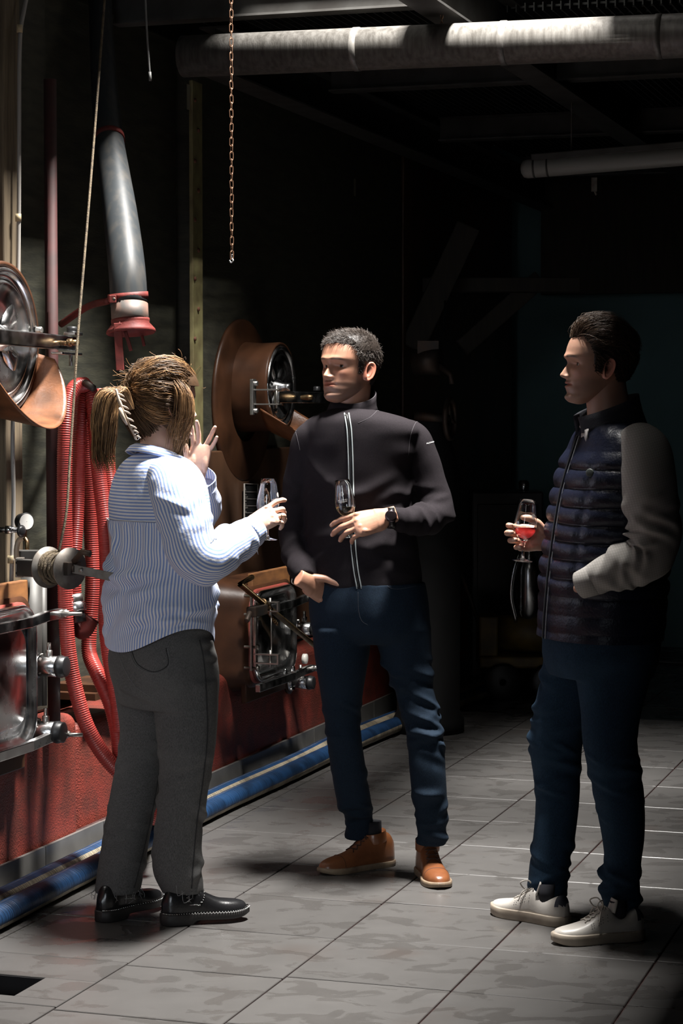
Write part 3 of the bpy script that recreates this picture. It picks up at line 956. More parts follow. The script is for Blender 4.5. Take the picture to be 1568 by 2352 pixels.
# machine leg / dark pipes behind the winch, gauge and fittings
pg = empty('pressure_gauge', at(60, 1198, 6.7), 'small white pressure gauge on thin pipe above the winch', 'gauge')
gc = at(61, 1198, 6.72)
ga = unit([.62, -.78, .05])
b = MB(); b.lathe([(-.03, .008), (-.03, .026), (-.002, .028), (0, .026)], gc, ga, 28); obj('case', b, BLACKRUB, pg)
b = MB(); b.lathe([(0.001, .0245), (.0012, .001)], gc, ga, 28); obj('dial', b, mat('dial_white', (.55, .53, .5), .4), pg)
b = MB(); b.tube([gc - ga * .012 - ZZ * .02, gc - ga * .012 - ZZ * .05, at(62, 1245, 6.72), at(62, 1262, 6.72)], .007, 8, 12); obj('stem', b, BRASS, pg)
b = MB(); b.tube([at(38, 1283, 6.74), at(38, 1260, 6.74), at(44, 1240, 6.74), at(58, 1233, 6.73)], .0085, 10, 16); obj('hose', b, mat('beige_tube', (.36, .28, .2), .4), pg)
b = MB(); b.tube([at(-10, 1217, 6.7), at(40, 1217, 6.7)], .009, 10); b.lathe([(0, .009), (.0, .013), (.02, .013), (.022, .009)], at(12, 1217, 6.7), XX, 6); obj('union_pipe', b, CHROME, pg)
b = MB(); b.lathe([(0, .01), (.006, .02), (.012, .01)], at(46, 1220, 6.68), unit([.8, -.6, 0]), 16, cap1=True); obj('tap', b, BLACKRUB, pg)
b = MB(); b.box(at(66, 1275, 6.78), (.035, .02, .016)); obj('manifold', b, STEELD, pg, .003)
b = MB(); b.tube([at(72, 1320, 6.85), at(72, 1620, 6.85)], .034, 16); b.tube([at(98, 1340, 6.88), at(98, 1620, 6.88)], .014, 12); tag(obj('drain_pipe', b, STEELD), 'mossy dark pipe behind the left clamp bars', 'pipe')
RP0 = at(124, 1620, 7.06)
b = MB(); b.tube([np.array([RP0[0], RP0[1], .45]), np.array([RP0[0], RP0[1], 2.6])], .021, 16); tag(obj('red_riser', b, mat('dull_red_pipe', (.055, .010, .009), .7, 0, col2=(.03, .008, .007), scale=14)), 'straight dark red steel riser pipe behind the winch', 'pipe')
b = MB(); b.box(room(-3.16, 6.9, .54), (.10, .14, .012), (VV, UU, ZZ)); b.box(room(-3.14, 6.92, .565), (.09, .12, .012), (VV, UU + .1 * VV, ZZ)); tag(obj('loose_boards', b, RUSTY), 'weathered boards lying on the plinth behind the hoses', 'boards')
for y, lab in ((318, 'faint'), ):
    pass

# hanging corrugated red hoses
HOSE = mat('red_corrugated_hose', (0.42, 0.052, 0.042), 0.33, 0.0, col2=(0.30, 0.04, 0.034), scale=8)


def corrugated(name, pts, r, material, label, pitch=.0072, amp=.0012, parent=None, n=18):
    P = np.array(pts)
    t = np.concatenate([[0], np.cumsum(np.linalg.norm(P[1:] - P[:-1], axis=1))])
    seg = int(t[-1] / pitch * 4)
    x = np.linspace(0, t[-1], seg)
    Q = crom(t, P, x)
    rr = r + amp * np.cos(x / pitch * 2 * math.pi)
    b = MB(); b.tube(Q, rr, n)
    o = obj(name, b, material, parent)
    return o


def hz(lst):
    return [at(*a) for a in lst]


hos = [
    ('far left red corrugated hose sweeping down behind the person in stripes', [(196, 884, 7.0), (175, 888, 6.96), (158, 915, 6.93), (151, 980, 6.9), (148, 1100, 6.9), (149, 1250, 6.9), (151, 1400, 6.9), (158, 1500, 6.9), (175, 1590, 6.9), (205, 1680, 6.9), (262, 1762, 6.92), (330, 1810, 6.95), (366, 1825, 6.97), (360, 1858, 6.99), (345, 1885, 7.0)], .0245),
    ('short red corrugated hose ending in a steel coupling', [(200, 886, 7.06), (190, 905, 7.02), (183, 980, 6.98), (180, 1080, 6.97), (176, 1200, 6.95), (170, 1300, 6.93), (171, 1372, 6.93)], .0225),
    ('red corrugated hose hanging nearest the striped shirt\'s back', [(190, 900, 7.1), (208, 905, 7.02), (217, 960, 6.98), (226, 1080, 6.97), (240, 1200, 6.96), (246, 1330, 6.95), (243, 1420, 6.95), (250, 1500, 6.95), (268, 1600, 6.95), (276, 1680, 6.95)], .0245),
    ('red corrugated hose hanging between the other hoses', [(185, 898, 7.12), (196, 930, 7.09), (200, 1050, 7.08), (208, 1200, 7.07), (212, 1350, 7.06), (205, 1450, 7.05), (205, 1500, 7.04), (225, 1550, 7.0), (255, 1620, 6.98), (272, 1700, 6.97), (276, 1760, 6.97)], .0245),
    ('red corrugated hose partly hidden by the striped shirt', [(225, 900, 7.2), (240, 960, 7.16), (250, 1080, 7.14), (262, 1200, 7.12), (270, 1340, 7.1)], .0235),
]
for lab, pl, r in hos:
    tag(corrugated('suction_hose', hz(pl), r, HOSE, lab), lab, 'hose', 'red corrugated hoses hanging on the wall')
b = MB(); b.tube([at(212, 1420, 6.97), at(190, 1452, 6.97), at(176, 1440, 6.98), at(166, 1410, 6.98)], .025, 14, 24); tag(obj('hose_bend', b, REDMET), 'smooth red hose bend below the steel coupling', 'hose')
b = MB(); b.tube([wall_at(170, 896, -3.2), at(196, 880, 6.95), at(215, 892, 6.93)], .012, 8); tag(obj('hose_hook', b, IRON), 'iron hook that carries the red hoses', 'hook')
cpl = empty('hose_coupling', at(174, 1390, 6.92), 'chrome coupling clamped on the end of the short hose', 'coupling')
ca = unit(at(180, 1420, 6.92) - at(171, 1372, 6.93))
q = at(171, 1370, 6.93)
b = MB(); b.lathe([(-.005, .023), (-.005, .0265), (.018, .0265), (.018, .023)], q, ca, 24); obj('hose_clip', b, STEEL, cpl)
b = MB(); b.box(q + np.array([-.014, -.024, -.008]), (.008, .006, .008)); obj('clip_screw', b, STEEL, cpl, .002)
b = MB(); b.lathe([(.018, .022), (.02, .027), (.028, .032), (.045, .032), (.05, .028), (.05, .02)], q, ca, 28); obj('collar', b, CHROME, cpl)
b = MB(); b.lathe([(.048, .022), (.085, .024), (.085, .018)], q, ca, 24, cap1=True); obj('spigot', b, BLACKRUB, cpl)
b = MB(); b.tube([at(262, 1188, 6.93), at(268, 1240, 6.93), at(270, 1290, 6.94)], .025, 14, 14); tag(obj('hose_end', b, mat('grey_tape', (.33, .34, .34), .35, bump=.5, bscale=70)), 'grey taped hose end beside the striped shirt', 'hose')

# the big grey discharge pipe with red collars
dp = empty('discharge_pipe', at(295, 700, 6.95), 'big grey discharge pipe hanging with red flared end', 'pipe')
P = [at(296, 702, 6.95), at(293, 640, 6.97), at(277, 500, 7.12), at(262, 400, 7.25), at(250, 320, 7.36), at(240, 200, 7.5), at(232, 60, 7.65), at(228, -40, 7.75)]
b = MB(); b.tube(P, [.060, .060, .057, .053, .050, .046, .042, .04], 32, 60); obj('pipe', b, GREYPIPE, dp)
pa = unit(P[1] - P[0])


def band(c, a, r, hh, nm, m=REDMET):
    b = MB(); b.lathe([(-hh, r - .006), (-hh, r), (hh, r), (hh, r - .006)], c, a, 36); return obj(nm, b, m, dp)


bd = band(at(294, 681, 6.96), unit(pa + np.array([-.02, -.25, 0])), .0655, .011, 'collar')
b = MB(); b.box(at(259, 687, 6.90), (.011, .008, .012)); obj('collar_lug', b, REDMET, bd, .002)
b = MB(); b.lathe([(-.006, .003), (-.004, .006), (.0, .006)], at(262, 687, 6.885), YY, 6, cap0=True); obj('collar_bolt', b, IRON, bd)
band(P[4], unit(P[3] - P[4]), .054, .010, 'collar')
b = MB(); b.lathe([(0, .056), (0, .060), (-.05, .060), (-.055, .055)], at(297, 700, 6.95), pa, 36); obj('sleeve', b, mat('scuffed_black_sleeve', (.05, .045, .04), .6, 0, col2=(.13, .07, .05), scale=20), dp)
b = MB(); b.lathe([(-.047, .058), (-.047, .062), (-.056, .062), (-.060, .060), (-.082, .078), (-.09, .080), (-.094, .076), (-.07, .055), (-.05, .052)], at(297, 700, 6.95), unit(pa + np.array([0, -.12, 0])), 40); obj('flared_end', b, REDMET, dp)
for (x0, y0, x1, y1, w, dd) in ((270, 742, 276, 851, .013, 6.88), (283, 745, 301, 806, .006, 6.90), (326, 770, 331, 795, .005, 7.0)):
    b = MB(); beam(b, at(x0, y0, dd), at(x1, y1, dd - .01), w * 2, .005, YY); obj('latch_handle', b, REDMET, dp, .002)
b = MB(); b.tube([at(276, 738, 6.89), at(268, 760, 6.88), at(266, 800, 6.88)], .003, 6); b.tube([at(276, 738, 6.89), at(284, 765, 6.89)], .003, 6); obj('latch_wire', b, REDMET, dp)
b = MB(); b.tube([at(252, 690, 6.98), at(200, 705, 7.1), at(140, 745, 7.2)], .012, 8, 12); obj('stay_bar', b, REDMET, dp)

# yellow bolted strip, number plate, gauge label, cable and chain
YST = mat('faded_yellow_strip', (0.26, 0.235, 0.105), 0.6, 0.0, col2=(0.16, 0.13, 0.06), scale=14, detail=9)
s0 = wall_at(451.5, 1000, -3.17)
ys = empty('yellow_strip', (s0[0], s0[1], 0.6), 'faded yellow bolted steel strip running up the vat front', 'strip')
b = MB(); b.box((s0[0], s0[1], 1.72), (.008, .052, 1.10), (VV, UU, ZZ)); obj('bar', b, YST, ys, .002)
for i, y in enumerate((230, 300, 370, 438, 505, 575, 640, 710, 778)):
    p = wall_at(447 if i % 2 == 0 else 455, y, -3.16)
    b = MB(); b.lathe([(0, .009), (.005, .008), (.007, .003)], p, VV, 8, cap1=True); obj('bolt', b, mat('rust_bolt', (.14, .055, .03), .8), ys)
SIGN = mat('cream_sign', (0.30, 0.28, 0.20), 0.6)
V_, F_ = text_mesh('1', 1.0)
V_[:, 0] -= (V_[:, 0].max() + V_[:, 0].min()) / 2
V_[:, 1] -= V_[:, 1].min()
sc_ = 58 * 8.4 / FPX / V_[:, 1].max()
for (px, py, s_, lab) in ((433, 252, 1.0, 'cream numeral 1 high on the vat beside the yellow strip'), (815, 450, .85, 'faint cream numeral 1 high on the far vat')):
    o_ = wall_at(px, py, -3.165)
    b = MB(); b.add([o_ + UU * (x * sc_ * 2.2 * s_) + ZZ * (y * sc_ * s_) for x, y, z in V_], F_, False)
    b.add([o_ - VV * .002 + UU * (x * sc_ * 2.2 * s_) + ZZ * (y * sc_ * s_) for x, y, z in V_], [tuple(reversed(f)) for f in F_], False)
    tag(obj('vat_number', b, SIGN), lab, 'number')
lb = empty('fill_gauge_label', wall_at(577, 1155, -3.17), 'black label with white frame and rows beside the wine glass', 'label')
lp = lambda x, y, o_=0.0: wall_at(x, y, -3.17 + o_)
b = MB(); b.add([lp(561, 1111), lp(592, 1113), lp(592, 1212), lp(561, 1212)], [(0, 1, 2, 3)], False)
o = obj('plate', b, mat('label_black', (.012, .012, .012), .4), lb); sd = o.modifiers.new('t', 'SOLIDIFY'); sd.thickness = .003
WLAB = mat('label_white', (.34, .32, .29), .5)
b = MB()
for (x0, y0, x1, y1, w) in ((561, 1111, 561, 1212, .006), (561, 1111, 592, 1112, .005), (592, 1112, 592, 1212, .003), (562, 1130, 590, 1130, .0015), (562, 1146, 590, 1146, .0015), (562, 1162, 590, 1162, .0015), (562, 1178, 590, 1178, .0015)):
    beam(b, lp(x0, y0, .004), lp(x1, y1, .004), .002, w, VV if y0 != y1 else ZZ)
obj('border', b, WLAB, lb)
for i, (s_, y) in enumerate((('L', 1126), ('75', 1138), ('DAT', 1144), ('50', 1153), ('25', 1160), ('DEG', 1168), ('HL', 1177))):
    tv, tf = text_mesh(s_, 1.0, 0, 'LEFT')
    k = (8.5 if i == 0 else 5) * 9.0 / FPX
    o_ = lp(563, y, .005)
    b = MB(); b.add([o_ + UU * (x * k * 1.8) + ZZ * (yy * k) for x, yy, z in tv], tf, False); obj('print', b, WLAB, lb)
b = MB(); b.tube([at(333, -20, 7.2), at(335, 30, 7.2), at(339, 100, 7.2), at(343, 155, 7.2), at(344, 170, 7.2)], .0035, 7, 24); b.tube([at(344, 165, 7.2), at(345, 186, 7.2)], .005, 8)
tag(obj('hanging_cable', b, mat('grey_cable', (.13, .13, .125), .5)), 'short grey cable hanging from the ceiling at upper left', 'cable')

ch = empty('hanging_chain', at(532, 590, 7.3), 'thin copper-coloured chain hanging from the ceiling', 'chain')
CHM = mat('coppery_chain', (0.26, 0.145, 0.09), 0.4, 0.8)
pitch = .0252
z0 = at(532.5, 588, 7.3)
LM = None
for k in range(2):
    pts = []
    for t in np.linspace(0, 2 * math.pi, 17)[:-1]:
        x = .0058 * math.cos(t); z = .0088 * np.sign(math.sin(t)) + .0058 * math.sin(t)
        pts.append((x if k == 0 else 0, 0 if k == 0 else x, z))
    pts.append(pts[0])
    b = MB(); b.tube(pts, .0014, 6, caps=False)
    me = b.mesh('link'); me.materials.append(CHM)
    if k == 0:
        LM = [me]
    else:
        LM.append(me)
for i in range(38):
    o = bpy.data.objects.new('link', LM[i % 2])
    o.parent = ch; o.location = (random.uniform(-.0006, .0006), 0, .006 + i * pitch * .94); o.rotation_euler = (0, random.uniform(-.05, .05), .5 + random.uniform(-.2, .2)); COL.objects.link(o)
b = MB(); b.tube([z0 + ZZ * .006, z0 - ZZ * .008, z0 + np.array([.005, -.004, -.016]), z0 + np.array([-.004, -.004, -.022]), z0 + np.array([-.008, -.002, -.014])], .0028, 8, 14); obj('hook', b, CHROME, ch)
pz = at(1014, 40, 7.35)
b = MB()
for i in range(3):
    c_ = pz + ZZ * (.004 - i * .013)
    b.tube([c_ + (XX * .0045 * math.cos(t) if i % 2 == 0 else YY * .0045 * math.cos(t)) + ZZ * (.009 * math.sin(t)) for t in np.linspace(0, 2 * math.pi, 13)], .0015, 6, caps=False)
tag(obj('chain_end', b, CHM), 'stub of thin chain hooked over the lit duct', 'chain')

# lay-flat hoses on the floor along the kerb
def layflat_material(name, stripes, blue):
    m = bpy.data.materials.new(name); m.use_nodes = True
    nt = m.node_tree; b = nt.nodes['Principled BSDF']; N = nt.nodes.new
    a = N('ShaderNodeAttribute'); a.attribute_name = 'hose'
    sep = N('ShaderNodeSeparateColor'); nt.links.new(a.outputs['Color'], sep.inputs[0])
    cr = N('ShaderNodeValToRGB'); cr.color_ramp.interpolation = 'CONSTANT'
    el = cr.color_ramp.elements
    el[0].position = 0; el[0].color = (*blue, 1)
    el[1].position = stripes[0]; el[1].color = (.34, .29, .21, 1)
    e = el.new(stripes[1]); e.color = (*blue, 1)
    nt.links.new(sep.outputs[0], cr.inputs[0])
    wv = N('ShaderNodeTexNoise'); wv.noise_dimensions = '1D'; wv.inputs['Scale'].default_value = 190; wv.inputs['Detail'].default_value = 3
    mt = N('ShaderNodeMath'); mt.operation = 'MULTIPLY'; mt.inputs[1].default_value = 1.0
    nt.links.new(sep.outputs[1], mt.inputs[0]); nt.links.new(mt.outputs[0], wv.inputs['W'])
    tc = N('ShaderNodeTexCoord'); ns = N('ShaderNodeTexNoise'); ns.inputs['Scale'].default_value = 9; ns.inputs['Detail'].default_value = 6
    nt.links.new(tc.outputs['Object'], ns.inputs['Vector'])
    mul = N('ShaderNodeMath'); mul.operation = 'MULTIPLY'; nt.links.new(wv.outputs[0], mul.inputs[0]); nt.links.new(ns.outputs['Fac'], mul.inputs[1])
    r = N('ShaderNodeMapRange'); r.inputs['From Min'].default_value = .19; r.inputs['From Max'].default_value = .31; r.inputs['To Min'].default_value = .35; r.inputs['To Max'].default_value = 1.1
    nt.links.new(mul.outputs[0], r.inputs['Value'])
    mx = N('ShaderNodeMix'); mx.data_type = 'RGBA'; mx.blend_type = 'MULTIPLY'; mx.inputs['Factor'].default_value = 1
    nt.links.new(cr.outputs[0], mx.inputs['A']); nt.links.new(r.outputs[0], mx.inputs['B'])
    nt.links.new(mx.outputs['Result'], b.inputs['Base Color'])
    b.inputs['Roughness'].default_value = .45
    bp = N('ShaderNodeBump'); bp.inputs['Strength'].default_value = .5; bp.inputs['Distance'].default_value = .004
    nt.links.new(wv.outputs[0], bp.inputs['Height']); nt.links.new(bp.outputs[0], b.inputs['Normal'])
    return m


def layflat(pts, r, stripes, label, tilt=0.0):
    P = np.array(pts)
    t = np.concatenate([[0], np.cumsum(np.linalg.norm(P[1:] - P[:-1], axis=1))])
    n, seg = 28, int(t[-1] / .02)
    x = np.linspace(0, t[-1], seg)
    Q = crom(t, P, x)
    wob = np.array([1 + .035 * noise.noise((s * 9, r * 100, 0)) + .02 * noise.noise((s * 30, 3, r)) for s in x])
    G = tube_grid(Q, np.stack([r * .92 * wob, r * 1.06 * wob], 1), n, None, ZZ)
    b = MB(); b.grid(G, True, True, True)
    me = b.mesh('hose')
    at_ = me.color_attributes.new('hose', 'FLOAT_COLOR', 'POINT')
    
    colr = np.zeros((len(me.vertices), 4), np.float32); colr[:, 3] = 1
    colr[:seg * n, 0] = ((np.arange(n) / n)[None, :] + tilt * np.clip((x - 3.2) / 3.0, 0, 1)[:, None]).ravel() % 1.0; colr[:seg * n, 1] = np.repeat(x, n)
    at_.data.foreach_set('color', colr.ravel())
    o = obj('transfer_hose', me, layflat_material('layflat_' + label[:6], stripes, (.012, .046, .12)))
    tag(o, label, 'hose', 'blue transfer hoses lying along the kerb')
    return o


layflat([room(v, u, .036) for v, u in ((-2.985, 4.2), (-2.975, 5.4), (-2.985, 6.3), (-2.995, 7.2), (-2.99, 7.9), (-2.97, 8.5), (-2.975, 9.2), (-2.93, 10.0), (-2.86, 10.8), (-2.80, 11.6))], .036, (.10, .28), 'blue floor hose with cream stripe, the one against the kerb', .06)
layflat([room(v, u, .039) for v, u in ((-2.885, 4.2), (-2.878, 5.4), (-2.892, 6.1), (-2.905, 6.9), (-2.912, 7.6), (-2.895, 8.3), (-2.885, 9.1), (-2.84, 9.9), (-2.77, 10.7), (-2.68, 11.6))], .039, (.30, .46), 'blue floor hose on the outer side, nearer the viewer', .12)
b = MB(); b.tube([at(352, 1868, 6.98), floor_at(350, 1905) + ZZ * .02], .02, 12); tag(obj('hose_tail', b, BLACKRUB), 'black hose tail lying against the blue hoses', 'hose')

# ================================================================== PEOPLE: builders
def rl(rows, A, B, nseg=48, samples=80, nexp=2.2):
    """Loft of level rings. rows: (px_left, px_right, py, depth, k) ; k = extent along B / extent along A."""
    cs, aa, bb = [], [], []
    for (l, r, y, d, k) in rows:
        c = at((l + r) / 2, y, d)
        W = (r - l) / 2 * d / FPX
        a = W / math.sqrt(A[0] ** 2 + (k * B[0]) ** 2)
        cs.append(c); aa.append(a); bb.append(a * k)
    cs = np.array(cs)
    t = np.concatenate([[0], np.cumsum(np.linalg.norm(cs[1:] - cs[:-1], axis=1))])
    x = np.linspace(0, t[-1], samples)
    C, a, b = crom(t, cs, x), crom(t, aa, x), crom(t, bb, x)
    th = np.linspace(0, 2 * math.pi, nseg, endpoint=False)
    c, s = np.cos(th), np.sin(th)
    c = np.sign(c) * np.abs(c) ** (2 / nexp); s = np.sign(s) * np.abs(s) ** (2 / nexp)
    return C[:, None, :] + a[:, None, None] * c[None, :, None] * A + b[:, None, None] * s[None, :, None] * B


def limb(rows, nseg=36, samples=70, ref=None, nexp=2.1):
    """rows: (px, py, depth, r1, r2)."""
    P = [at(*r[:3]) for r in rows]
    return tube_grid(P, [(r[3], r[4]) for r in rows], nseg, samples, ref, nexp)


def fold(G, specs):
    """Soft cloth folds pressed into a loft: (t0, th0, amp, width_m, reach_m, slope)."""
    m, n = G.shape[:2]
    C = G.mean(1)
    L = np.concatenate([[0], np.cumsum(np.linalg.norm(C[1:] - C[:-1], axis=1))])
    R = np.linalg.norm(G - C[:, None], axis=2).mean(1)
    th = np.linspace(0, 2 * math.pi, n, endpoint=False)
    D = np.zeros((m, n))
    for (t0, th0, amp, w, reach, slope) in specs:
        dth = (th - th0 + math.pi) % (2 * math.pi) - math.pi
        cc = dth[None, :] * R[:, None]
        s = L[:, None] - t0 * L[-1] - slope * cc
        win = np.exp(-(cc / reach) ** 2)
        D += amp * win * (np.exp(-(s / w) ** 2) - .6 * np.exp(-((s - 1.7 * w) / w) ** 2))
    N = grid_normals(G)
    sgn = np.sign(np.sum(N * (G - C[:, None]), axis=2).mean())
    return G + N * sgn * D[..., None]


def rfolds(n, tr, amp, seed, w=.012, reach=.05, slope=.5):
    r = random.Random(seed)
    return [(r.uniform(*tr), r.uniform(0, 2 * math.pi), amp * r.uniform(.5, 1.2), w * r.uniform(.7, 1.5), reach * r.uniform(.6, 1.4), r.uniform(-slope, slope)) for _ in range(n)]


def garr(G):
    b = MB(); b.grid(G, True, True, True)
    return b.arrays()


def mesh_from(name, V, F, origin, smooth=True):
    b = MB(); b.add(V, F, smooth)
    return b.mesh(name, origin)


def color_attr(me, name, cols):
    a = me.color_attributes.new(name, 'FLOAT_COLOR', 'POINT')
    c = np.ones((len(me.vertices), 4), np.float32)
    c[:, :3] = cols
    a.data.foreach_set('color', c.ravel())


# ------------------------------------------------------------------ head
def head_arrays(female=False, nzs=150, nth=170, skin=(.52, .30, .21), stubble=.0, browc=(.05, .035, .025), lipc=None):
    z_ = np.array([-.117, -.113, -.106, -.096, -.086, -.074, -.064, -.054, -.044, -.030, -.015, 0, .012, .024, .038, .055, .072, .088, .100, .110, .116])
    yf = np.array([.060, .080, .090, .0945, .0905, .0935, .0935, .0945, .0925, .0895, .0880, .0870, .0920, .0965, .0955, .0915, .0845, .0715, .0540, .0290, -.005])
    yb = np.array([.048, .036, .022, .005, -.012, -.034, -.052, -.066, -.078, -.088, -.095, -.100, -.103, -.105, -.105, -.102, -.095, -.082, -.065, -.042, -.012])
    w_ = np.array([.008, .022, .033, .044, .052, .058, .0615, .064, .066, .069, .0715, .073, .0745, .0765, .0775, .0770, .0735, .0655, .0535, .0350, .006])
    yc = np.array([.054, .055, .050, .040, .030, .020, .014, .010, .006, .002, 0, 0, 0, -.002, -.004, -.006, -.008, -.010, -.010, -.009, -.008])
    if female:
        w_ = w_ * .95; yf = yf * .96
    z = np.concatenate([np.linspace(-.117, -.1, 16)[:-1], np.linspace(-.1, .03, nzs - 50)[:-1], np.linspace(.03, .116, 36)])
    f_, b_, w, c0 = (crom(z_, q, z) for q in (yf, yb, w_, yc))
    th = np.linspace(-math.pi, math.pi, nth, endpoint=False)
    th = th - .38 * np.sin(th) * .9           # denser at the front
    S, C = np.sin(th), np.cos(th)
    nf = np.interp(z, [-.117, -.09, -.05, .0, .05, .116], [1.9, 2.0, 2.25, 2.45, 2.35, 2.1])[:, None]
    X = w[:, None] * np.sign(S) * np.abs(S) ** (2 / nf)
    fr = (C > 0)[None, :]
    Y = np.where(fr, c0[:, None] + (f_ - c0)[:, None] * np.abs(C) ** (2 / nf), c0[:, None] - (c0 - b_)[:, None] * np.abs(C) ** (2 / 2.15))
    Z = np.repeat(z[:, None], nth, 1)
    g = lambda x0, z0, sx, sz: np.exp(-((X - x0) / sx) ** 2 - ((Z - z0) / sz) ** 2)
    gg = lambda x0, z0, sx, sz: g(x0, z0, sx, sz) + g(-x0, z0, sx, sz)
    front = np.clip(C, 0, 1)[None, :] ** .5
    D = np.zeros_like(X)
    k = .85 if female else 1.0
    zr = np.array([-.120, -.0480, -.0450, -.0415, -.0385, -.0345, -.030, -.022, -.012, -.002, .008, .016, .024, .13])
    hr = np.array([0, 0, .0025, .0120, .0200, .0240, .0238, .0188, .0135, .0085, .0045, .002, 0, 0]) * k
    sr = np.array([.012, .012, .0105, .0105, .0105, .0105, .0100, .0090, .0080, .0078, .009, .010, .011, .011])
    hN, sN = np.interp(Z, zr, hr), np.interp(Z, zr, sr)
    D += hN * np.exp(-np.abs(X / sN) ** 2.3)
    D += .0085 * k * gg(.0145, -.0365, .0062, .0062)
    D += .0045 * g(0, .021, .05, .010) * (0 if female else 1) + (.0 if female else .0030) * gg(.028, .020, .018, .007)
    D -= (.0080 if female else .0125) * gg(.0325, .0000, .0165, .0105)
    D -= .0035 * gg(.0075, -.0445, .0042, .0032)
    D -= .0040 * gg(.014, .003, .008, .012)
    D += .0042 * gg(.048, -.022, .018, .014)
    D -= .0040 * gg(.043, -.058, .014, .020)
    D += .0038 * g(0, -.0545, .017, .0042) + .0048 * g(0, -.0665, .0155, .0048)
    D -= .0075 * np.exp(-((Z + .0604 + .05 * np.abs(X) ** 1.2 * .0) / .0019) ** 2) * np.exp(-(X / .0235) ** 6)
    D -= .0018 * gg(.0265, -.0605, .006, .006)
    D -= .0022 * g(0, -.0485, .0035, .005)
    D += .0040 * g(0, -.0985, .016, .011)
    D -= .0025 * gg(.022, -.050, .006, .014)
    Y = Y + D * front
    V = np.stack([X, Y, Z], 2)
    lipc = lipc or (skin[0] * .80, skin[1] * .52, skin[2] * .50)
    colr = np.ones(V.shape) * np.array(skin)
    lip = np.clip(np.exp(-((Z + .0605) / .0088) ** 4) * np.exp(-(X / (.024 - .25 * np.abs(Z + .0605))) ** 6) * (C > .2)[None, :], 0, 1)
    brow = np.clip(np.exp(-((Z - (.0235 - 1.2 * (np.abs(X) - .03) ** 2 * 6)) / .0042) ** 4) * np.exp(-((np.abs(X) - .032) / .0195) ** 6), 0, 1) * front
    zl = np.minimum(-.054 + .55 * np.clip(np.abs(X) - .022, 0, .05), -.026)
    beard = np.clip((zl - Z) / .022, 0, 1) ** .8 * np.clip((Y + .012) / .02, 0, 1) * np.clip((Z + .125) / .02, 0, 1)
    must = np.exp(-((Z + .0500) / .0052) ** 4) * np.exp(-(np.abs(X) / .026) ** 6) * (C > .2)[None, :]
    beard = np.clip(np.maximum(beard, must), 0, 1)
    mot = noise_arr(V, 90)[..., None] * .06 + noise_arr(V, 25)[..., None] * .08
    colr = colr * (1 + mot)
    colr = colr * (1 - stubble * beard[..., None]) + stubble * beard[..., None] * np.array([.07, .05, .042])
    colr = colr * (1 + .10 * gg(.045, -.028, .022, .016)[..., None] * np.array([1, -.4, -.4]))
    colr = colr * (1 - lip[..., None]) + lip[..., None] * np.array(lipc)
    colr = colr * (1 - .88 * brow[..., None]) + .88 * brow[..., None] * np.array(browc)
    parts = [(V, colr, True)]
    b = MB()
    b.grid(V, True, True, True)
    cols = [colr.reshape(-1, 3), np.array([colr[0].mean(0), colr[-1].mean(0)])]
    # ears
    for sx in (-1, 1):
        G, cg = [], []
        for r in np.linspace(0.02, 1.0, 12):
            row, cr_ = [], []
            for t in np.linspace(0, 2 * math.pi, 30, endpoint=False):
                a, h = .0175 * r, .032 * r
                ex = a * math.cos(t) * (1.0 + .18 * math.sin(t)); ez = h * math.sin(t)
                up = .0065 * math.exp(-((r - .86) / .13) ** 2) * (1 if math.sin(t) > -.75 else .5) - .010 * math.exp(-(r / .45) ** 2) + .004 * math.exp(-((r - .5) / .12) ** 2) * (math.cos(t) < .3)
                row.append((ex, up, ez)); cr_.append(np.array(skin) * (np.array([1.12, .82, .8]) if r > .55 else np.array([.8, .62, .6])))
            G.append(row); cg.append(cr_)
        G = np.array(G)
        rim = G[-1].copy(); rim[:, 1] -= .012; rim[:, 0] *= .8; rim[:, 2] *= .9
        G = np.concatenate([G, rim[None]], 0); cg.append(cg[-1])
        ang = math.radians(28)
        P = np.zeros_like(G)
        fx, up, fz = G[..., 0], G[..., 1], G[..., 2]
        # ear plane: along head y (front-back), leaning out towards the back
        P[..., 1] = -.008 + fx * math.cos(ang) + up * math.sin(ang) * -1 + fz * -.18
        P[..., 0] = sx * (.0775 * (.95 if female else 1) - fx * math.sin(ang) + up * math.cos(ang) + (.006))
        P[..., 2] = -.012 + fz
        b.grid(P, True, True, False, flip=(sx > 0))
        cols += [np.array(cg).reshape(-1, 3), np.array([cg[0][0]])]
    # eyelids
    eyes = []
    iy = np.argmin(np.abs(z - 0.0))
    row = V[iy]
    for sx in (-1, 1):
        idx = np.argmin(np.abs(row[:, 0] - sx * .0325) + (row[:, 1] < 0) * 1)
        yb_ = row[idx, 1]
        ec = np.array([sx * .0325, yb_ - .0088, -.001])
        eyes.append(ec)
        for (e0, e1, dr) in ((17, 80, .0016), (-20, -75, .0012)):
            G = []
            for e in np.linspace(e0, e1, 9):
                rr = []
                for a in np.linspace(-82, 82, 21):
                    e_ = math.radians(e * (1 - .55 * (a / 82) ** 2) if abs(e) < 40 else e)
                    a_ = math.radians(a)
                    R_ = .0122 + dr
                    rr.append(ec + R_ * np.array([math.sin(a_) * math.cos(e_) * 1.12, math.cos(a_) * math.cos(e_), math.sin(e_) * .92]))
                G.append(rr)
            b.grid(np.array(G), False, flip=(e0 > 0))
            lidc = np.array(skin) * np.array([.82, .70, .68])
            cl = np.tile(lidc, (9 * 21, 1)); cl[:21] = np.array(browc) * 1.3
            cols.append(cl)
    Vb, Fb = b.arrays()
    return Vb, Fb, np.vstack(cols), eyes


def frame(f, up=ZZ):
    f = unit(f)
    r = unit(np.cross(f, up))
    return np.stack([r, f, np.cross(r, f)], 1)          # columns: right, forward, up


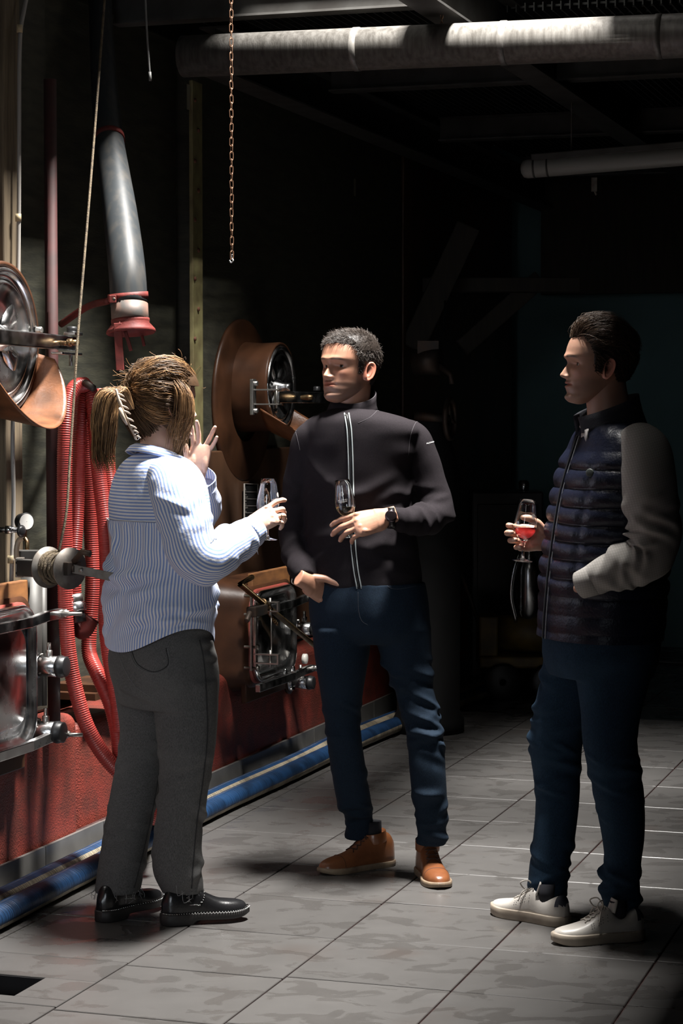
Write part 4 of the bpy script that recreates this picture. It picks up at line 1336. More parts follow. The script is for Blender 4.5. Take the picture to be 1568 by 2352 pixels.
# ------------------------------------------------------------------ hand
def hand_arrays(W, Fd, N, side, fingers, thumb, scale=1.0, skin=(.5, .3, .21), voxel=.0023, stub=.032, wrist=None, spread=(7, 2, -3, -9)):
    """Canonical hand: wrist at origin, fingers +Y, back of hand +Z, thumb at +X (side=1 keeps, -1 mirrors)."""
    shells = []
    rows = [(-stub, .028, .021, -.004), (-.03, .0275, .0195, -.002), (0, .028, .0185, 0), (.02, .034, .0170, -.001), (.05, .0405, .0155, -.002), (.078, .0425, .0135, -.001), (.093, .041, .0115, 0), (.102, .034, .008, -.001)]
    y = np.array([r[0] for r in rows])
    x = np.linspace(y[0], y[-1], 36)
    q = crom(y, np.array([r[1:] for r in rows]), x)
    th = np.linspace(0, 2 * math.pi, 28, endpoint=False)
    cs, sn = np.cos(th), np.sin(th)
    cs = np.sign(cs) * np.abs(cs) ** .8; sn = np.sign(sn) * np.abs(sn) ** .85
    G = np.zeros((36, 28, 3))
    for i in range(36):
        G[i, :, 0] = q[i, 0] * cs; G[i, :, 1] = x[i]; G[i, :, 2] = q[i, 1] * sn + q[i, 2] - .003 * (cs ** 2) * (x[i] > .03)
    shells.append(garr(G))

    def ell(c, r):
        G = []
        for e in np.linspace(-1.45, 1.45, 9):
            G.append([(c[0] + r[0] * math.cos(e) * math.cos(t), c[1] + r[1] * math.sin(e), c[2] + r[2] * math.cos(e) * math.sin(t)) for t in np.linspace(0, 2 * math.pi, 16, endpoint=False)])
        return garr(np.array(G))
    shells.append(ell((.021, .036, -.010), (.016, .034, .014)))
    shells.append(ell((-.026, .036, -.008), (.013, .034, .012)))
    bases = [(.0305, .088), (.0100, .093), (-.0105, .088), (-.0300, .078)]
    lens = [(.043, .026, .022), (.047, .030, .023), (.043, .028, .023), (.034, .021, .020)]
    rad = [.0092, .0094, .0089, .0078]
    nails = []
    for i, ((bx, by), ln, r, fc) in enumerate(zip(bases, lens, rad, fingers)):
        sp = math.radians(spread[i] if len(fc) < 4 else fc[3])
        ang = 0.0
        p = np.array([bx, by, .001])
        pts, rr = [p + np.array([0, -.018, 0])], [r * 1.02]
        pts.append(p); rr.append(r * 1.06)
        for j in range(3):
            ang += math.radians(fc[j])
            d = np.array([math.sin(sp) * math.cos(ang), math.cos(sp) * math.cos(ang), -math.sin(ang)])
            pts.append(p + d * ln[j] * .5); rr.append(r * (.97, .90, .86)[j])
            p = p + d * ln[j]
            pts.append(p.copy()); rr.append(r * (1.0, .93, .62)[j])
        nd = np.array([0, math.sin(ang), math.cos(ang)])
        nails.append(p - d * .007 + nd * r * .75)
        shells.append(garr(tube_grid(pts, rr, 16, 40, XX)))
        shells.append(ell(p - d * .004, (r * .78, r * .78, r * .72)))
        shells.append(ell((bx, by - .002, .006), (.0085, .009, .008)))
    tp = [np.array(t) for t in thumb]
    shells.append(garr(tube_grid([tp[0], (tp[0] + tp[1]) / 2, tp[1], (tp[1] + tp[2]) / 2, tp[2], (tp[2] + tp[3]) / 2, tp[3]], [.0135, .0135, .0120, .0108, .0110, .0102, .0070], 16, 40)))
    shells.append(ell(tp[3] - unit(tp[3] - tp[2]) * .004, (.008, .008, .0075)))
    V, F = remesh(shells, voxel, 3, .5)
    V = V * scale
    col = np.ones_like(V) * np.array(skin)
    nzv = noise_arr(V, 120)
    col *= (1 + .08 * nzv)[:, None]
    for c in nails:
        dd = np.linalg.norm(V - c * scale, axis=1)
        k = np.clip((.0068 * scale - dd) / .002, 0, 1)[:, None]
        col = col * (1 - k * .6) + k * .6 * np.array([.62, .42, .34])
    Fd = unit(Fd); N = unit(N - Fd * np.dot(N, Fd)); X = np.cross(Fd, N) * side
    Wd = np.asarray(W) + np.outer(V[:, 0], X) + np.outer(V[:, 1], Fd) + np.outer(V[:, 2], N)
    if side < 0:
        F = [tuple(reversed(f)) for f in F]
    return Wd, F, col


# ------------------------------------------------------------------ hair strands
def strand_mesh(name, lines, rad, cols, origin, sides=3):
    """lines (N,m,3); rad (m,) taper profile in metres; cols (N,3)."""
    L = np.asarray(lines, float)
    N, m, _ = L.shape
    T = np.gradient(L, axis=1)
    T /= np.linalg.norm(T, axis=2)[..., None] + 1e-9
    ref = RNG.normal(size=(N, 1, 3))
    e = np.cross(T, ref); e /= np.linalg.norm(e, axis=2)[..., None] + 1e-9
    f = np.cross(T, e)
    V = np.zeros((N, m, sides, 3))
    rad = np.asarray(rad)
    if rad.ndim == 1:
        rad = np.tile(rad, (N, 1))
    for s in range(sides):
        a = 2 * math.pi * s / sides
        V[:, :, s] = L + (e * math.cos(a) + f * math.sin(a)) * rad[..., None]
    idx = np.arange(N * m * sides).reshape(N, m, sides)
    q = np.stack([idx[:, :-1], np.roll(idx, -1, 2)[:, :-1], np.roll(idx, -1, 2)[:, 1:], idx[:, 1:]], 3).reshape(-1, 4)
    me = bpy.data.meshes.new(name)
    me.from_pydata((V.reshape(-1, 3) - np.asarray(origin)).tolist(), [], q.tolist())
    me.polygons.foreach_set('use_smooth', np.ones(len(me.polygons), bool))
    color_attr(me, 'hair', np.repeat(cols, m * sides, 0))
    me.update()
    return me


def join_mesh(name, meshes):
    """Join meshes that carry the same colour attribute."""
    bm = bmesh.new()
    for me in meshes:
        bm.from_mesh(me)
    out = bpy.data.meshes.new(name)
    bm.to_mesh(out); bm.free()
    for me in meshes:
        bpy.data.meshes.remove(me)
    return out


def skin_mat(name):
    return mat(name, (.5, .3, .2), .46, 0.0, attr='skin', bump=.05, bscale=500, Subsurface_Weight=.12, Subsurface_Scale=.006)


HAIRM = mat('hair', (.1, .06, .03), .5, attr='hair', Specular_IOR_Level=.3)
EYEW = mat('eye_white', (.36, .32, .30), .15)
EYED = mat('dark_iris', (.018, .010, .006), .08)


def add_eyes(root, M, H, eyes, look=0.0, pitch=0.0):
    for ec in eyes:
        c = H + M @ ec
        d = unit(M @ np.array([math.sin(look), math.cos(look), pitch]))
        b = MB(); b.lathe([(.0122 * math.cos(t), .0122 * math.sin(t)) for t in np.linspace(math.pi, .0, 20)], c, d, 24)
        e = obj('eye', b, EYEW, root)
        b = MB(); b.lathe([(.0124 * math.cos(t) + .0001, .0124 * math.sin(t)) for t in np.linspace(.5, .0, 6)], c, d, 20)
        obj('iris', b, EYED, e)


# ------------------------------------------------------------------ shoes
def shoe_grid(heel, toe, w, h, z0, nseg=28, samples=60, wm=1.0):
    """w,h: lists of (s, value)."""
    heel, toe = np.asarray(heel, float).copy(), np.asarray(toe, float).copy()
    heel[2] = toe[2] = 0
    e = toe - heel; L = np.linalg.norm(e); e = e / L
    sd = np.cross(ZZ, e)
    s = np.linspace(0, 1, samples)
    s = .5 - .5 * np.cos(s * math.pi)
    W = crom([a for a, _ in w], [b for _, b in w], s) * wm
    H = crom([a for a, _ in h], [b for _, b in h], s)
    G = np.zeros((samples, nseg, 3))
    half = nseg * 3 // 4
    for i in range(samples):
        t = np.linspace(0, math.pi, half)
        x = W[i] * np.sign(np.cos(t)) * np.abs(np.cos(t)) ** .75
        z = z0 + (H[i] - z0) * np.sin(t) ** .75
        xb = np.linspace(-W[i], W[i], nseg - half + 2)[1:-1]
        xs = np.concatenate([x, xb]); zs = np.concatenate([z, np.full(nseg - half, z0)])
        G[i] = heel + e * (s[i] * L) + np.outer(xs, sd) + np.outer(zs, ZZ)
    return G, heel, e, sd, L


SW = [(0, .014), (.05, .027), (.14, .034), (.3, .034), (.45, .034), (.6, .040), (.74, .0435), (.85, .039), (.94, .028), (1, .010)]


def sole(heel, toe, z1, material, parent, wm=1.12, heelz=None, name='sole', ext=.004):
    e = unit((np.asarray(toe) - heel) * np.array([1, 1, 0]))
    hh, tt = np.asarray(heel) - e * ext, np.asarray(toe) + e * ext
    L = np.linalg.norm((tt - hh)[:2]); sd = np.cross(ZZ, e)
    s = .5 - .5 * np.cos(np.linspace(0, 1, 40) * math.pi)
    W = crom([a for a, _ in SW], [b for _, b in SW], s) * wm
    out = [hh * np.array([1, 1, 0]) + e * s[i] * L + sd * W[i] for i in range(40)] + [hh * np.array([1, 1, 0]) + e * s[i] * L - sd * W[i] for i in range(39, -1, -1)]
    b = MB()
    out = np.array(out)
    sidx = np.concatenate([s, s[::-1]])
    rise = lambda z: np.stack([out[:, 0], out[:, 1], z], 1)
    toeup = np.clip((sidx - .78) / .22, 0, 1) ** 2 * .008
    low = np.where((sidx < .33) | (heelz is None), 0.0, (heelz or 0)) + toeup
    c = out.mean(0)
    sh = lambda A, f: np.stack([c[0] + (A[:, 0] - c[0]) * f, c[1] + (A[:, 1] - c[1]) * f, A[:, 2]], 1)
    G = np.array([sh(rise(low), .97), rise(low + .003), rise(np.full(80, z1 - .003) + toeup * .5), sh(rise(np.full(80, z1) + toeup * .5), .97)])
    b.grid(G, True, True, True)
    return obj(name, b, material, parent)


def laces(root, heel, e, sd, L, G, smin, smax, n, material, wid=.018, r=.0018, lift=.002):
    """Cross laces that follow the crest of the upper."""
    s = .5 - .5 * np.cos(np.linspace(0, 1, G.shape[0]) * math.pi)
    half = G.shape[1] * 3 // 4

    def surf(sv, x):
        i = int(np.argmin(np.abs(s - sv)))
        row = G[i, :half]
        xs = (row - heel - e * (s[i] * L)) @ sd
        j = int(np.argmin(np.abs(xs - x)))
        return row[j] + ZZ * lift
    b = MB()
    for i in range(n):
        a = smin + (smax - smin) * i / (n - 1)
        a2 = a - (smax - smin) / (n - 1) * .8
        for sg in (-1, 1):
            b.tube([surf(a, -sg * wid), surf((a + a2) / 2, -sg * wid * .35) + ZZ * .001, surf((a + a2) / 2, sg * wid * .35) + ZZ * .0015, surf(a2, sg * wid)], r, 6)
    return obj('laces', b, material, root)


# ------------------------------------------------------------------ wine glass
GLASSM = mat('clear_glass', (1, 1, 1), 0.0, Transmission_Weight=1.0, IOR=1.45)
ETCH = mat('white_etching', (.62, .62, .62), .6)
PROF_O = [(0.0, .001), (.0, .029), (.0012, .0315), (.0025, .0312), (.004, .022), (.007, .010), (.012, .0055), (.022, .0040), (.045, .0038), (.056, .0044), (.062, .0085), (.070, .0185), (.080, .0270), (.092, .0325), (.106, .0348), (.122, .0338), (.145, .0300), (.170, .0255), (.188, .0228)]
PROF_I = [(.1885, .0222), (.188, .0217), (.170, .0244), (.145, .0289), (.122, .0327), (.106, .0337), (.092, .0314), (.080, .0259), (.070, .0172), (.0645, .006), (.064, .0005)]


def wine_glass(base, up, label, wine_mat, level, logo_dir=None, sc=1.0, mirror=False):
    base = np.asarray(base, float); up = unit(up)
    g = empty('wine_glass', base, label, 'glass', 'tasting glasses in hand')
    b = MB(); b.lathe([(a * sc, r * sc) for a, r in PROF_O + PROF_I], base, up, 56, cap0=True); obj('bowl_and_stem', b, GLASSM, g)
    # wine: inner volume cut level
    b = MB(); b.lathe([(a * sc, (r - .0001) * sc) for a, r in reversed(PROF_I[1:])], base, up, 56, cap0=True, cap1=True)
    me = b.mesh('wine', base)
    bm = bmesh.new(); bm.from_mesh(me)
    bmesh.ops.recalc_face_normals(bm, faces=bm.faces)
    cut = up * level * sc
    r = bmesh.ops.bisect_plane(bm, geom=bm.verts[:] + bm.edges[:] + bm.faces[:], plane_co=cut.tolist(), plane_no=(0, 0, 1), clear_outer=True)
    ed = [x for x in r['geom_cut'] if isinstance(x, bmesh.types.BMEdge)]
    bmesh.ops.holes_fill(bm, edges=ed)
    bm.to_mesh(me); bm.free()
    obj('wine', me, wine_mat, g)
    if logo_dir is not None:
        d = unit(np.asarray(logo_dir) - up * np.dot(logo_dir, up)); s_ = np.cross(up, d)
        b = MB()

        def put(V, F, z0, kx, kz):
            out = []
            for x, y, _ in V:
                hz_ = z0 + y * kz
                rr = float(np.interp(hz_, [p for p, _ in PROF_O[9:]], [q for _, q in PROF_O[9:]])) + .0004
                a = x * kx / rr
                out.append(base + (up * hz_ + (d * math.cos(a) + s_ * math.sin(a)) * rr) * sc)
            b.add(out, F, False)
        tv, tf = text_mesh('LANGLOIS', 1.0)
        tv[:, 0] -= (tv[:, 0].max() + tv[:, 0].min()) / 2
        put(tv, tf, .117, .0075, .0075)
        tv2, tf2 = text_mesh('CHATEAU', 1.0); tv2[:, 0] -= (tv2[:, 0].max() + tv2[:, 0].min()) / 2
        put(tv2, tf2, .109, .0036, .0036)
        def strip(pts, w):
            V, F = [], []
            for (x0, y0, x1, y1) in pts:
                dx, dy = x1 - x0, y1 - y0; l = math.hypot(dx, dy) or 1; nx, ny = -dy / l * w, dx / l * w
                n0 = len(V); V += [(x0 + nx, y0 + ny, 0), (x1 + nx, y1 + ny, 0), (x1 - nx, y1 - ny, 0), (x0 - nx, y0 - ny, 0)]; F.append((n0, n0 + 1, n0 + 2, n0 + 3))
            return V, F
        rays = [(-1.9, -1.35, 1.9, -1.35)]
        cy_ = 1.7
        for k in range(8):
            a = k * math.pi / 4
            rays.append((.15 * math.cos(a), cy_ + .15 * math.sin(a), .85 * math.cos(a), cy_ + .85 * math.sin(a)))
            for dd in (-.3, .3):
                rays.append((.5 * math.cos(a), cy_ + .5 * math.sin(a), .8 * math.cos(a + dd), cy_ + .8 * math.sin(a + dd)))
            a2 = a + math.pi / 8
            rays.append((.75 * math.cos(a2), cy_ + .75 * math.sin(a2), .95 * math.cos(a2), cy_ + .95 * math.sin(a2)))
        V, F = strip(rays, .07)
        put(V, F, .125, .0085, .0085)
        put(*strip([(-1.9, -.35, 1.9, -.35)], .035), .118, .0085, .0085)
        obj('print', b, ETCH, g)
    return g


WINEW = mat('white_wine', (.93, .86, .48), 0.0, Transmission_Weight=1.0, IOR=1.33)
WINER = mat('rose_wine', (.92, .10, .12), 0.0, Transmission_Weight=1.0, IOR=1.33)


def denim(name, c1, c2, worn):
    m = bpy.data.materials.new(name); m.use_nodes = True
    nt = m.node_tree; b = nt.nodes['Principled BSDF']; N = nt.nodes.new
    tc = N('ShaderNodeTexCoord')
    mp = N('ShaderNodeMapping'); mp.inputs['Scale'].default_value = (1, 1, .18); mp.inputs['Rotation'].default_value = (0, .5, 0)
    nt.links.new(tc.outputs['Object'], mp.inputs[0])
    n = N('ShaderNodeTexNoise'); n.inputs['Scale'].default_value = 900; n.inputs['Detail'].default_value = 2
    nt.links.new(mp.outputs[0], n.inputs['Vector'])
    n2 = N('ShaderNodeTexNoise'); n2.inputs['Scale'].default_value = 7; n2.inputs['Detail'].default_value = 5
    nt.links.new(tc.outputs['Object'], n2.inputs['Vector'])
    mx = N('ShaderNodeMix'); mx.data_type = 'RGBA'; mx.inputs['A'].default_value = (*c1, 1); mx.inputs['B'].default_value = (*c2, 1)
    r = N('ShaderNodeMapRange'); r.inputs['From Min'].default_value = .35; r.inputs['From Max'].default_value = .65
    nt.links.new(n.outputs['Fac'], r.inputs['Value']); nt.links.new(r.outputs[0], mx.inputs['Factor'])
    m2 = N('ShaderNodeMix'); m2.data_type = 'RGBA'; m2.inputs['B'].default_value = (*worn, 1)
    r2 = N('ShaderNodeMapRange'); r2.inputs['From Min'].default_value = .5; r2.inputs['From Max'].default_value = .75; r2.inputs['To Max'].default_value = .5
    nt.links.new(n2.outputs['Fac'], r2.inputs['Value']); nt.links.new(r2.outputs[0], m2.inputs['Factor']); nt.links.new(mx.outputs['Result'], m2.inputs['A'])
    nt.links.new(m2.outputs['Result'], b.inputs['Base Color'])
    b.inputs['Roughness'].default_value = .85
    b.inputs['Specular IOR Level'].default_value = .12
    bp = N('ShaderNodeBump'); bp.inputs['Strength'].default_value = .25; bp.inputs['Distance'].default_value = .002
    nt.links.new(n.outputs['Fac'], bp.inputs['Height']); nt.links.new(bp.outputs[0], b.inputs['Normal'])
    return m


class Surf:
    """Ray lookup from the viewer on a finished garment, to lay seams and zips on it."""

    def __init__(self, V, F):
        self.t = BVHTree.FromPolygons([tuple(v) for v in V], F)
        self.d = float(np.asarray(V)[:, 1].mean())

    def hit(self, px, py, off=.002):
        r = ray(px, py)
        loc, nrm, i, d = self.t.ray_cast(Vector((0, 0, CH)), Vector(r).normalized())
        if loc is None:
            loc, nrm, i, d = self.t.find_nearest(Vector(at(px, py, self.d)))
        n = np.array(nrm)
        if n @ r > 0:
            n = -n
        return np.array(loc) + n * off


def seam(sf, pts, r, material, name, parent, n=40, off=.0005):
    P = np.array(pts, float)
    t = np.linspace(0, 1, len(P))
    q = crom(t, P, np.linspace(0, 1, n))
    L = np.array([sf.hit(x, y, off) for x, y in q])
    b = MB(); b.tube(L, r, 6)
    return obj(name, b, material, parent)


def band_loft(rings, nseg=56, gap=None):
    """rings: (center, radius_a, radius_b, axisA, axisB) ; gap=(lo,hi) angles kept."""
    th = np.linspace(0, 2 * math.pi, nseg, endpoint=False) if gap is None else np.linspace(gap[0], gap[1], nseg)
    G = np.array([[c + A * ra * math.cos(t) + B * rb * math.sin(t) for t in th] for (c, ra, rb, A, B) in rings])
    return G


def body_mesh(root, parts, name='body', material=None):
    """parts: (V, F, col) joined into the one continuous figure."""
    b = MB(); cols = []
    for V, F, c in parts:
        b.add(V, F)
        cols.append(c if np.ndim(c) == 2 else np.tile(np.asarray(c), (len(V), 1)))
    me = b.mesh(name, worigin(root))
    color_attr(me, 'skin', np.vstack(cols))
    return obj(name, me, material, root)


def swept(headT, cen, dirs, targets, fracs, vols, m, rg, wave=.0015):
    """Hair that follows the skull from root directions towards target directions (head-local lines)."""
    t = np.linspace(0, 1, m)
    out = np.zeros((len(dirs), m, 3))
    for i, (d, g) in enumerate(zip(dirs, targets)):
        o_ = max(math.acos(max(-1, min(1, float(d @ g)))), .05)
        tt_ = t * fracs[i]
        p = (np.sin((1 - tt_) * o_)[:, None] * d + np.sin(tt_ * o_)[:, None] * g) / math.sin(min(o_, 3.0))
        out[i] = p / np.linalg.norm(p, axis=1)[:, None]
    R = np.zeros(out.shape[:2])
    for i in range(len(dirs)):
        for j in range(m):
            loc, n_, k_, ds = headT.ray_cast(Vector(cen) + Vector(out[i, j]) * .4, -Vector(out[i, j]))
            R[i, j] = .4 - ds if loc is not None else .1
    prof = (.12 + .88 * np.sin(np.clip(t * 1.1, 0, 1) * math.pi * .62))
    L = np.asarray(cen) + out * (R + vols[:, None] * prof[None, :])[..., None]
    return L + np.sin(t[None, :, None] * 8 + rg.uniform(0, 6, (len(dirs), 1, 1))) * rg.normal(size=(len(dirs), 1, 3)) * wave

# ================================================================== PERSON IN THE MIDDLE (dark zip jacket)
def shrink(G, f):
    C = G.mean(1, keepdims=True)
    return C + (G - C) * f


def rot(f, deg):
    a = math.radians(deg)
    return np.array([math.cos(a) * f[0] - math.sin(a) * f[1], math.sin(a) * f[0] + math.cos(a) * f[1], f[2]])


def scalp_strands(V, keep, H, M, n, length, flow, m=7, lift=.3, seed=1, jitter=.25):
    """Short hair: roots picked on head vertices (local), bent along a local flow direction."""
    rg = np.random.default_rng(seed)
    idx = np.flatnonzero(keep)
    Gv = V[:25500].reshape(150, 170, 3)
    aw = (np.linalg.norm(np.gradient(Gv, axis=0), axis=2) * np.linalg.norm(np.roll(Gv, -1, 1) - Gv, axis=2)).ravel()[idx]
    pick = rg.choice(idx, n, p=aw / aw.sum())
    P = V[pick] + rg.normal(size=(n, 3)) * .0022
    nrm = P / np.array([.075, .10, .115]) ** 2
    nrm = nrm / np.linalg.norm(nrm, axis=1)[:, None]
    F = flow(P)
    F = F + rg.normal(size=(n, 3)) * jitter
    F = F - nrm * np.sum(F * nrm, 1)[:, None] * .8
    F = F / (np.linalg.norm(F, axis=1)[:, None] + 1e-9)
    Ls = length(P) * rg.uniform(.6, 1.2, n)
    t = np.linspace(0, 1, m)
    lf = lift if np.ndim(lift) else np.full(n, lift)
    X = P[:, None] + (nrm[:, None] * (lf[:, None, None] * (t - .45 * t ** 2)[None, :, None]) + F[:, None] * (t ** 1.15)[None, :, None]) * Ls[:, None, None]
    W = H + X @ M.T
    return W, rg


def hair_cap(name, Vh, Fh, keep, off, H, M, col, origin):
    nrm = Vh / np.array([.075, .10, .115]) ** 2
    nrm = nrm / np.linalg.norm(nrm, axis=1)[:, None]
    W = H + (Vh + nrm * off[:, None]) @ M.T
    faces = [f for f in Fh if all(keep[i] for i in f)]
    used = sorted({i for f in faces for i in f})
    mp = {u: k for k, u in enumerate(used)}
    me = bpy.data.meshes.new(name)
    me.from_pydata((W[used] - origin).tolist(), [], [tuple(mp[i] for i in f) for f in faces])
    me.polygons.foreach_set('use_smooth', np.ones(len(me.polygons), bool))
    cc = np.tile(np.asarray(col), (len(used), 1)) * (1 + .25 * noise_arr(W[used], 160))[:, None]
    color_attr(me, 'hair', cc)
    return me


def mens_hairline(V, temple=.0):
    x, y, z = V[:, 0], V[:, 1], V[:, 2]
    hl = np.interp(y, [-.12, -.07, -.045, -.030, -.020, .006, .012, .028, .036, .050, .062, .10],
                   [-.075, -.070, -.055, -.030, .022, .026, -.020, -.022, .034, .062, .070 + temple, .074])
    return z > hl, np.clip((z - hl) / .028, 0, 1)


SHOEL = {}
rootM = empty('person', (floor_at(800, 2005) + floor_at(1010, 2040)) / 2, 'person in dark zip jacket holding a glass, one hand in pocket, in the middle', 'person', 'people tasting wine')
fb = np.array([-math.sin(math.radians(15)), -math.cos(math.radians(15)), 0]); lA = np.cross(ZZ, fb)
JACK = mat('dark_sweatshirt_cloth', (.016, .013, .0152), .9, 0, col2=(.0115, .0095, .011), scale=300, bump=.12, bscale=900, Specular_IOR_Level=.1)
tors = rl([(785, 825, 930, 7.0, .9), (762, 850, 938, 7.0, .85), (738, 890, 948, 7.0, .78), (708, 936, 962, 7.0, .66), (690, 962, 985, 7.0, .60), (690, 958, 1012, 7.0, .62), (693, 952, 1050, 7.0, .64), (697, 946, 1100, 7.0, .66), (700, 946, 1150, 7.0, .66),
           (702, 950, 1200, 7.0, .66), (704, 957, 1250, 7.0, .66), (706, 964, 1300, 7.0, .65), (708, 970, 1340, 7.0, .64), (712, 970, 1357, 7.0, .64)], lA, fb, 64, 110)
tors = fold(tors, rfolds(26, (.25, .98), .006, 3, .018, .08, .9) + [(.45, 1.2, .008, .02, .07, .5), (.5, 1.0, .007, .018, .08, .3), (.56, .9, .007, .016, .08, -.3)])
armR = limb([(745, 992, 7.0, .044, .046), (714, 1005, 7.01, .053, .054), (701, 1052, 7.03, .056, .056), (690, 1110, 7.05, .055, .055), (678, 1190, 7.08, .054, .053), (675, 1228, 7.07, .052, .052), (683, 1276, 7.03, .047, .046), (694, 1312, 6.95, .041, .040), (699, 1329, 6.925, .037, .036)])
armL = limb([(908, 992, 7.0, .044, .046), (944, 1004, 7.0, .054, .055), (967, 1050, 7.0, .056, .056), (984, 1100, 7.0, .055, .055), (999, 1148, 6.99, .054, .053), (1003, 1172, 6.97, .053, .052), (990, 1190, 6.945, .052, .050), (948, 1196, 6.87, .045, .045), (912, 1192, 6.81, .036, .037), (897, 1190, 6.79, .034, .035)])
armR = fold(armR, rfolds(20, (.35, .95), .006, 5, .012, .05, .7))
armL = fold(armL, rfolds(24, (.35, .95), .007, 6, .012, .05, .7))
JV, JF = remesh([garr(tors), garr(armR), garr(armL)], .0065, 6, .5)
JV = JV + noise_arr(JV, 14)[:, None] * .0025 * np.array([1, 1, .3])
jacket = obj('jacket', mesh_from('jacket', JV, JF, worigin(rootM)), JACK, rootM)
sJ = Surf(JV, JF)
PIPE = mat('pale_piping', (.33, .37, .37), .5)
zp = [(796, 950), (802, 990), (805, 1050), (806.5, 1110), (808, 1170), (810, 1230), (816, 1300), (825, 1352)]
for dx in (-5.0, 5.0):
    seam(sJ, [(x + dx, y) for x, y in zp], .0022, PIPE, 'zip_tape', jacket, 70, .002)
seam(sJ, zp, .0028, mat('zip_teeth', (.03, .03, .03), .35, .6), 'zip', jacket, 70, .001)
zt = sJ.hit(794, 955, .006)
b = MB(); b.box(zt - ZZ * .008, (.003, .002, .009)); obj('zip_pull', b, STEEL, jacket, .001)
SEAMM = mat('jacket_seam', (.06, .055, .06), .9, Specular_IOR_Level=.1)
for pts in ([(966, 958), (952, 975), (942, 1005), (938, 1045)], [(677, 986), (682, 1005), (689, 1035)], [(872, 936), (850, 958), (822, 972)]):
    seam(sJ, pts, .0009, SEAMM, 'seam', jacket, 30, .0)
tv, tf = text_mesh('FAÇONNA', 1.0)
tv[:, 0] -= (tv[:, 0].max() + tv[:, 0].min()) / 2
b = MB(); k = 18.0 / (tv[:, 0].max() - tv[:, 0].min())
b.add([sJ.hit(988 + x * k, 1018 - .26 * x * k - y * k * 1.2, .0012) for x, y, _ in tv], tf, False)
obj('sleeve_print', b, mat('white_print', (.7, .7, .7), .6), jacket)
# stand collar
cF = fb
rings = []
for (px, py, d, ra, rb, tl) in ((808, 950, 7.01, .086, .080, .22), (808, 936, 7.01, .078, .072, .34), (811, 922, 7.01, .073, .068, .42), (813, 908, 7.01, .071, .067, .48)):
    B_ = unit(cF - ZZ * tl)
    rings.append((at(px, py, d), ra, rb, lA, B_))
G = band_loft(rings); b = MB(); b.grid(G, True)
col = obj('collar', b, JACK, jacket); sd = col.modifiers.new('t', 'SOLIDIFY'); sd.thickness = .005; sd.offset = 0
b = MB(); b.tube(np.vstack([G[-1], G[-1][:1]]), .0014, 6, caps=False); obj('collar_edge', b, SEAMM, col)

JEANS1 = denim('dark_blue_denim', (.006, .011, .019), (.011, .021, .036), (.012, .022, .036))
hip = rl([(712, 975, 1335, 7.0, .64), (709, 982, 1375, 7.0, .66), (711, 986, 1420, 7.0, .66), (720, 986, 1455, 7.0, .62), (740, 970, 1475, 7.0, .55)], lA, fb, 56, 50)
legA = rl([(716, 852, 1440, 7.01, 1.15), (720, 850, 1490, 7.01, 1.12), (727, 842, 1540, 7.01, 1.1), (735, 834, 1590, 7.02, 1.1), (744, 828, 1650, 7.03, 1.12), (750, 831, 1700, 7.03, 1.12), (757, 838, 1750, 7.05, 1.1), (765, 846, 1800, 7.07, 1.05), (776, 854, 1850, 7.1, 1.0), (793, 857, 1885, 7.15, 1.0), (791, 862, 1924, 7.17, 1.04)], XX, YY, 48, 120)
legB = rl([(852, 990, 1440, 6.99, 1.15), (868, 991, 1490, 6.99, 1.12), (886, 993, 1540, 6.99, 1.1), (906, 998, 1590, 6.98, 1.1), (924, 1012, 1650, 6.97, 1.12), (934, 1020, 1700, 6.96, 1.12), (939, 1023, 1760, 6.95, 1.1), (945, 1026, 1820, 6.95, 1.05), (953, 1028, 1870, 6.95, 1.0), (957, 1026, 1905, 6.95, 1.0), (961, 1026, 1940, 6.95, 1.0)], XX, YY, 48, 120)
legA = fold(legA, rfolds(16, (.3, .65), .005, 11, .010, .05) + rfolds(18, (.8, 1.0), .007, 12, .010, .05))
legB = fold(legB, rfolds(26, (.15, .6), .008, 13, .011, .055, .8) + rfolds(18, (.75, 1.0), .008, 14, .011, .05) + [(.42, 4.9, .010, .012, .07, .5), (.33, 5.2, .009, .012, .07, .6), (.48, 4.7, .010, .010, .08, .1), (.5, 5.0, .009, .010, .08, -.2)])
TVv, TF = remesh([garr(hip), garr(legA), garr(legB)], .006, 2, .5)
trou = obj('trousers', mesh_from('trousers', TVv, TF, worigin(rootM)), JEANS1, rootM)
sT = Surf(TVv, TF)
STITCH = mat('dark_stitch', (.035, .04, .05), .8)
for pts in ([(887, 1338), (893, 1349), (915, 1353), (955, 1346)], [(822, 1360), (823, 1400), (830, 1425), (845, 1436)]):
    seam(sT, pts, .0008, STITCH, 'stitching', trou, 30, .0)

# head, neck, hands and the covered body
SK1 = (.37, .187, .120)
skm = skin_mat('skin')
HcM = at(802, 845, 7.0)
MM = frame(np.array([-math.sin(math.radians(45)), -math.cos(math.radians(45)), .07]))
hv, hf, hcol, eyesM = head_arrays(False, skin=SK1, stubble=.55, browc=(.035, .024, .018))
headW = HcM + hv @ MM.T
neck = tube_grid([HcM + MM @ np.array([0, -.018, -.02]), HcM + MM @ np.array([0, -.02, -.07]), at(806, 930, 7.02), at(806, 985, 7.04)], [.060, .059, .060, .066], 36, 24)
inner = [garr(shrink(tors, .88)), garr(shrink(armR, .72)), garr(shrink(armL, .72)), garr(shrink(hip, .9)), garr(shrink(legA, .72)), garr(shrink(legB, .72)),
         garr(tube_grid([at(800, 940, 7.03), at(806, 1000, 7.04)], .05, 20, 6))]
bv, bf = remesh(inner, .012, 2)
GRIP = [(28, 42, 25), (34, 48, 30), (38, 52, 30), (42, 55, 30)]
TH_GRIP = [(.022, .018, -.012), (.040, .048, -.034), (.040, .075, -.052), (.034, .098, -.060)]
